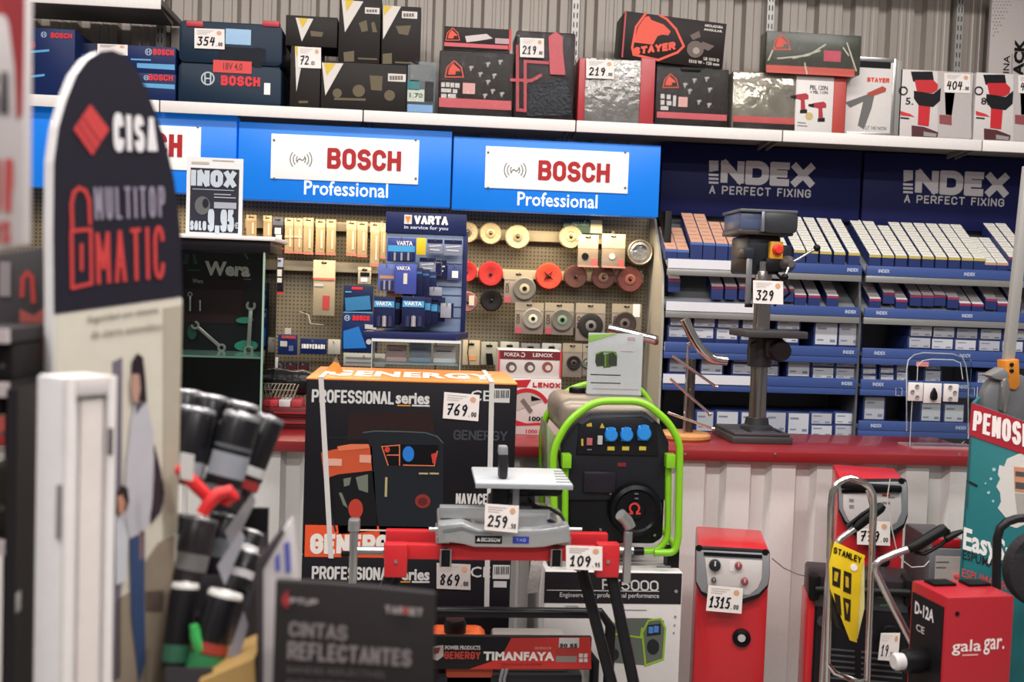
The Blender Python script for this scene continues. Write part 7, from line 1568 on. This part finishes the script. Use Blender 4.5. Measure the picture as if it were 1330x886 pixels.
# dark rack with pale shelf edges
E3 = Pl(1.3)
t = thing('shop_rack', 'dark rack with pale shelf edges under the white and red board', 'rack', (E3.uv(5, 700)[0], 1.4, 0))
xl, xr_ = E3.uv(-80, 600)[0], E3.uv(22, 600)[0]
MB().box(xl, xr_, 1.5, 1.52, 0, E3.uv(5, 430)[1]).build('back_panel', mat('#1b171b', .6), t); MB().box(xr_-.012, xr_, 1.3, 1.5, 0, E3.uv(5, 505)[1]).build('upright', mat('#241f22', .5), t)
for v0, v1 in ((428, 446), (498, 516), (704, 722)):
    z0_, z1_ = E3.uv(5, v1)[1], E3.uv(5, v0)[1]; sx_ = MB().box(xl, xr_-.013, 1.31, 1.5, z0_, z1_).build('shelf', mat('#252023', .5), t); MB().box(xl, xr_-.013, 1.3, 1.31, z0_, z1_).build('shelf_edge', mat('#b3a8a8', .5), sx_)
R('side_lever', E3, (14, 770, 20, 800), .02, LGREY, t, .003)
for k, (px, c, lab) in enumerate((((-30, 446, 16, 498), '#1d191c', 'dark pack on the top shelf of the edge rack'), ((-30, 520, 4, 600), '#232022', 'dark pack standing under the second pale shelf edge'), ((-30, 610, 10, 704), '#2c281f', 'dark olive pack on the third shelf of the edge rack'))):
    tt = bx('dark_pack', lab, 'pack', Pl(1.33), px, .1, mat(c, .5), {0: E3.uv(5, 498)[1]+.001, 1: E3.uv(5, 704)[1]+.001+.145, 2: E3.uv(5, 704)[1]+.001}[k], 'dark packs in the edge rack')
    DR('pale_print', Pl(1.33), [(0, (px[1]+px[3])/2, 6, (px[1]+px[3])/2+6)], mat('#57504c', .5), tt)
E4 = Pl(1.5); tt = R('red_pack', E4, (27, 506, 37, 560), .05, mat('#a8343c', .5), None, .002, z0=0); tag(tt, 'tall slim red and white pack by the white cabinet', 'pack')

# ---------------------------------------------------------------- can bin
CN = Pl(1.62)
def can(label, top, bot, rpx, y, body='#17161a', cap='#a5a4a8', labc=(), ring_=True, capm=None, name='spray_can'):
    pl = Pl(y); a_ = Vector(pl.w((pl.uv(*top)[0], 0, pl.uv(*top)[1]))); b_ = Vector(pl.w((pl.uv(*bot)[0], -.025, pl.uv(*bot)[1])))
    ax = (a_-b_); L = ax.length; ax.normalize(); r = rpx/FPX*y
    t = thing(name, label, 'can', b_)
    MB().lathe([(r*.9, 0), (r, .008), (r, L*.9), (r*.93, L*.94)], b_, seg=24, tilt=ax).build('can_body', mat(body, .3, .2), t)
    MB().lathe([(r*.99, L*.935), (r*1.0, L*.95), (r*.96, L*.985), (r*.9, L*1.0)], b_, seg=24, tilt=ax).build('top_rim', mat(cap, .25, .6 if not capm else 0), t)
    MB().lathe([(r*.86, L*.99), (r*.84, L*.985), (r*.3, L*.99), (r*.25, L*1.015), (.001, L*1.015)], b_, seg=20, tilt=ax).build('lid', mat(capm or cap, .35), t)
    for f0, f1, c in labc: MB().lathe([(r*1.006, L*f0), (r*1.006, L*f1)], b_, seg=24, tilt=ax).build('label_band', mat(c, .4), t)
    return t
can('dark can with a silver rim in the upper row, facing the counter', (316, 537), (286, 650), 24, 1.62, labc=((.3, .55, '#8b9098'), (.6, .64, '#55585e'), (.12, .2, '#5a5e60')))
can('dark tapering can leaning out beside the grey ribbed counter', (352, 541), (318, 632), 19, 1.7, cap='#8e8c90', labc=((.2, .32, '#c9c6c6'), (.02, .14, '#9a2c2e')))
can('dark can half behind the round-topped stand, upper row', (256, 530), (240, 625), 25, 1.62, labc=((.12, .3, '#8a8e92'),))
can('pale-rimmed can at the back of the upper row', (276, 514), (262, 600), 23, 1.78, cap='#a9a7aa')
can('silver-rimmed can at the back, beside the round-topped stand', (243, 507), (236, 590), 20, 1.85, cap='#a9a7aa')
can('pale-rimmed can behind the front dark can', (318, 524), (296, 610), 22, 1.76, cap='#b5b3b6')
can('grey-banded can in the middle row near the red trigger', (262, 672), (246, 752), 22, 1.58, body='#2a2628', cap='#7c777a', labc=((.2, .45, '#6d6a6a'),))
can('white-lidded dark can with green and red label, bottom row', (294, 768), (266, 872), 23, 1.5, cap='#e4e0dc', capm='#e6e2de', labc=((.3, .42, '#9c3a2c'), (.1, .28, '#2c7a4a')))
can('white-lidded can half behind the round-topped stand, bottom row', (241, 757), (232, 862), 18, 1.52, cap='#e4e0dc', capm='#dcd6d0', labc=((.1, .3, '#35664f'),))
can('small white-ringed tin beside the leaflet holder, upper one', (326, 690), (314, 732), 17, 1.7, cap='#dcd8da', labc=((.35, .6, '#d8d4d4'),), name='paint_tin')
can('small white-ringed tin beside the leaflet holder, middle one', (322, 716), (310, 760), 17, 1.66, cap='#c9c5c8', labc=((.3, .5, '#b9b5b8'),), name='paint_tin')
can('small white-banded tin near the cardboard tray', (322, 838), (312, 872), 15, 1.62, cap='#b9b8c0', labc=((.3, .75, '#dcdce2'),), name='paint_tin')
can('dark can with a grey label standing low behind the slanted cards', (292, 668), (280, 742), 20, 1.64, body='#1d1b20', cap='#6f6d72', labc=((.3, .6, '#6a6f74'),))
can('dark-lidded can in the middle row beside the round-topped stand', (238, 668), (230, 750), 19, 1.6, cap='#5d5b60', labc=((.4, .7, '#8f9496'),))
can('thin dark can peeping out between the two upper silver-rimmed cans', (300, 548), (282, 640), 15, 1.74, cap='#77757a', labc=((.4, .6, '#7a5a34'),))
can('dark can behind the bottom white-lidded pair', (272, 745), (258, 830), 20, 1.66, cap='#6e6c70', labc=((.4, .7, '#58585e'),))
# bin that holds the cans
BN = Pl(1.46)
t = thing('can_bin', 'dark stepped bin holding the leaning cans', 'bin', CN.w((CN.uv(290, 800)[0], .2, 0)))
sx0, sx1 = -.285, CN.uv(345, 700)[0]
DKB = mat('#1a171a', .6)
for v, y0, y1 in ((640, 1.66, 1.86), (765, 1.55, 1.86), (886, 1.44, 1.86)):
    z_ = Pl(y0).uv(290, v)[1]; MB().box(sx0-.04, sx1-.04, y0, y1, z_-.02, z_).build('tier', DKB, t, .002); MB().box(sx0-.04, sx1-.04, y0-.004, y0, z_-.03, z_+.02).build('tier_lip', mat('#39353a', .5), t)
MB().box(sx0-.04, sx1-.03, 1.86, 1.872, 0, Pl(1.86).uv(290, 660)[1]).build('back_sheet', DKB, t)
for xx in (sx0-.04, sx1-.035): MB(Pl(0, pi/2, xx)).prism([(1.44, 0), (1.86, 0), (1.86, Pl(1.86).uv(290, 690)[1]), (1.78, Pl(1.78).uv(290, 740)[1]), (1.44, Pl(1.44).uv(290, 900)[1])], -.005, .005).build('side_sheet', DKB, t)
# red triggers
TR = mat('#d8262a', .4)
for pts, y, lab in (([(233, 606), (240, 617), (254, 633), (268, 648), (276, 656)], 1.52, 'long red spray trigger poking out beside the round-topped stand'), ([(262, 668), (270, 655), (282, 643), (296, 640), (301, 648), (292, 655), (282, 652)], 1.5, 'curled red spray trigger in front of the upper dark can')):
    pl = Pl(y); o = MB(pl).tube([tp(pl, u, v, .004*i) for i, (u, v) in enumerate(pts)], [.009, .0095, .0095, .009, .008, .008, .007][:len(pts)], 10).build('spray_trigger', TR); tag(o, lab, 'spray trigger', 'red spray triggers')
# price cards and holders among the cans
for q, y, c, lab in (([(292, 690), (328, 640), (332, 652), (300, 715)], 1.56, '#8e8b90', 'slanted grey price card in front of the upper cans'), ([(282, 735), (312, 690), (318, 700), (292, 760)], 1.5, '#a3a2ac', 'slanted pale price card above the white-lidded can'), ([(234, 588), (252, 592), (250, 625), (234, 622)], 1.48, '#d8d2d0', 'small white card below the half-hidden upper can'), ([(296, 850), (316, 795), (322, 812), (308, 868)], 1.47, '#8d8a96', 'slanted violet-grey card beside the bottom cans')):
    o = PG('price_card', Pl(y), q, .003, mat(c, .4)); tag(o, lab, 'price card', 'slanted price cards')
o = PG('cardboard_tray', Pl(1.42), [(258, 886), (300, 868), (330, 856), (334, 930), (258, 930)], .12, mat('#b08d55', .6)); tag(o, 'brown cardboard tray edge at the foot of the cans', 'tray')
# green spray
pl = Pl(1.47); o = MB(pl).tube([tp(pl, 252, 812), tp(pl, 254, 826), tp(pl, 262, 842), tp(pl, 258, 862)], [.006, .008, .011, .006], 10).build('green_nozzle', mat('#3fae58', .4)); tag(o, 'bright green nozzle in front of the bottom cans', 'nozzle')
# leaflet holder
LH = Pl(1.38, radians(55), Pl(1.38).uv(340, 780)[0])
t = thing('leaflet_holder', 'pale leaflet holder with blue print standing behind the dark card', 'leaflet', LH.w((0, 0, LH.uv(345, 886)[1]-.2)))
L0 = Pl(1.42)
MB(L0).prism([L0.uv(*p) for p in ((338, 735), (366, 690), (376, 679), (383, 760), (384, 900), (340, 900))], 0, .05).build('leaflet', mat('#c3bcbe', .5), t, .002)
PG('dark_spine', L0, [(333, 730), (366, 688), (371, 690), (342, 740), (342, 900), (334, 900)], .05, mat('#3a3439', .5), t, .002, lift=.002)
DP('blue_print', L0, [[(357, 724), (363, 718), (364, 740), (358, 742)], [(369, 706), (376, 703), (378, 742), (371, 744)]], mat('#5a5fb0', .5), t)
# dark tape card
CT2 = Pl(1.3)
t = thing('tape_display_card', 'dark card headed in grey capitals standing before the boxed generators', 'sign', CT2.w((CT2.uv(455, 820)[0], .02, 0)))
CDK = mat('#2a2527', .55)
zlow = CT2.uv(455, 1100)[1]
q = [CT2.uv(*p) for p in ((358, 754), (420, 757), (490, 763), (566, 771), (562, 1000), (350, 1000))]
MB(CT2).prism(q, 0, .012).build('card', CDK, t, .002)
MB(CT2).box(CT2.uv(440, 900)[0], CT2.uv(470, 900)[0], .013, .03, 0, CT2.uv(455, 800)[1]).build('card_post', mat('#55504f', .5), t)
CGR = mat('#7d7476', .55)
XB('lettering', CT2, 'CINTAS', [(376, 806), (452, 812), (451, 832), (375, 826)], CGR, t, .2, .2); XB('lettering', CT2, 'REFLECTANTES', [(374, 832), (535, 843), (534, 865), (373, 856)], CGR, t, .2, .2); X('lettering', CT2, 'BANDES REFLÉCTIVES', [(373, 862), (500, 870), (500, 881), (373, 873)], mat('#4f484a', .55), t, .03)
X('lettering', CT2, 'FAITAS REFLETORAS', [(373, 881), (480, 887), (480, 897), (373, 891)], mat('#4f484a', .55), t, .03)
XB('lettering', CT2, 'PTUP', [(376, 776), (413, 778), (413, 786), (376, 784)], mat('#a8a0a0', .5), t, .26, .3); XB('lettering', CT2, 'TARGET', [(500, 786), (549, 790), (549, 800), (500, 796)], mat('#a39a9a', .5), t, .26, .3)
DP('red_marks', CT2, [[(366, 776), (374, 766), (376, 780), (374, 790), (367, 784)], circ(527, 793, 4)], mat('#a02c34', .5), t, EPS*2)
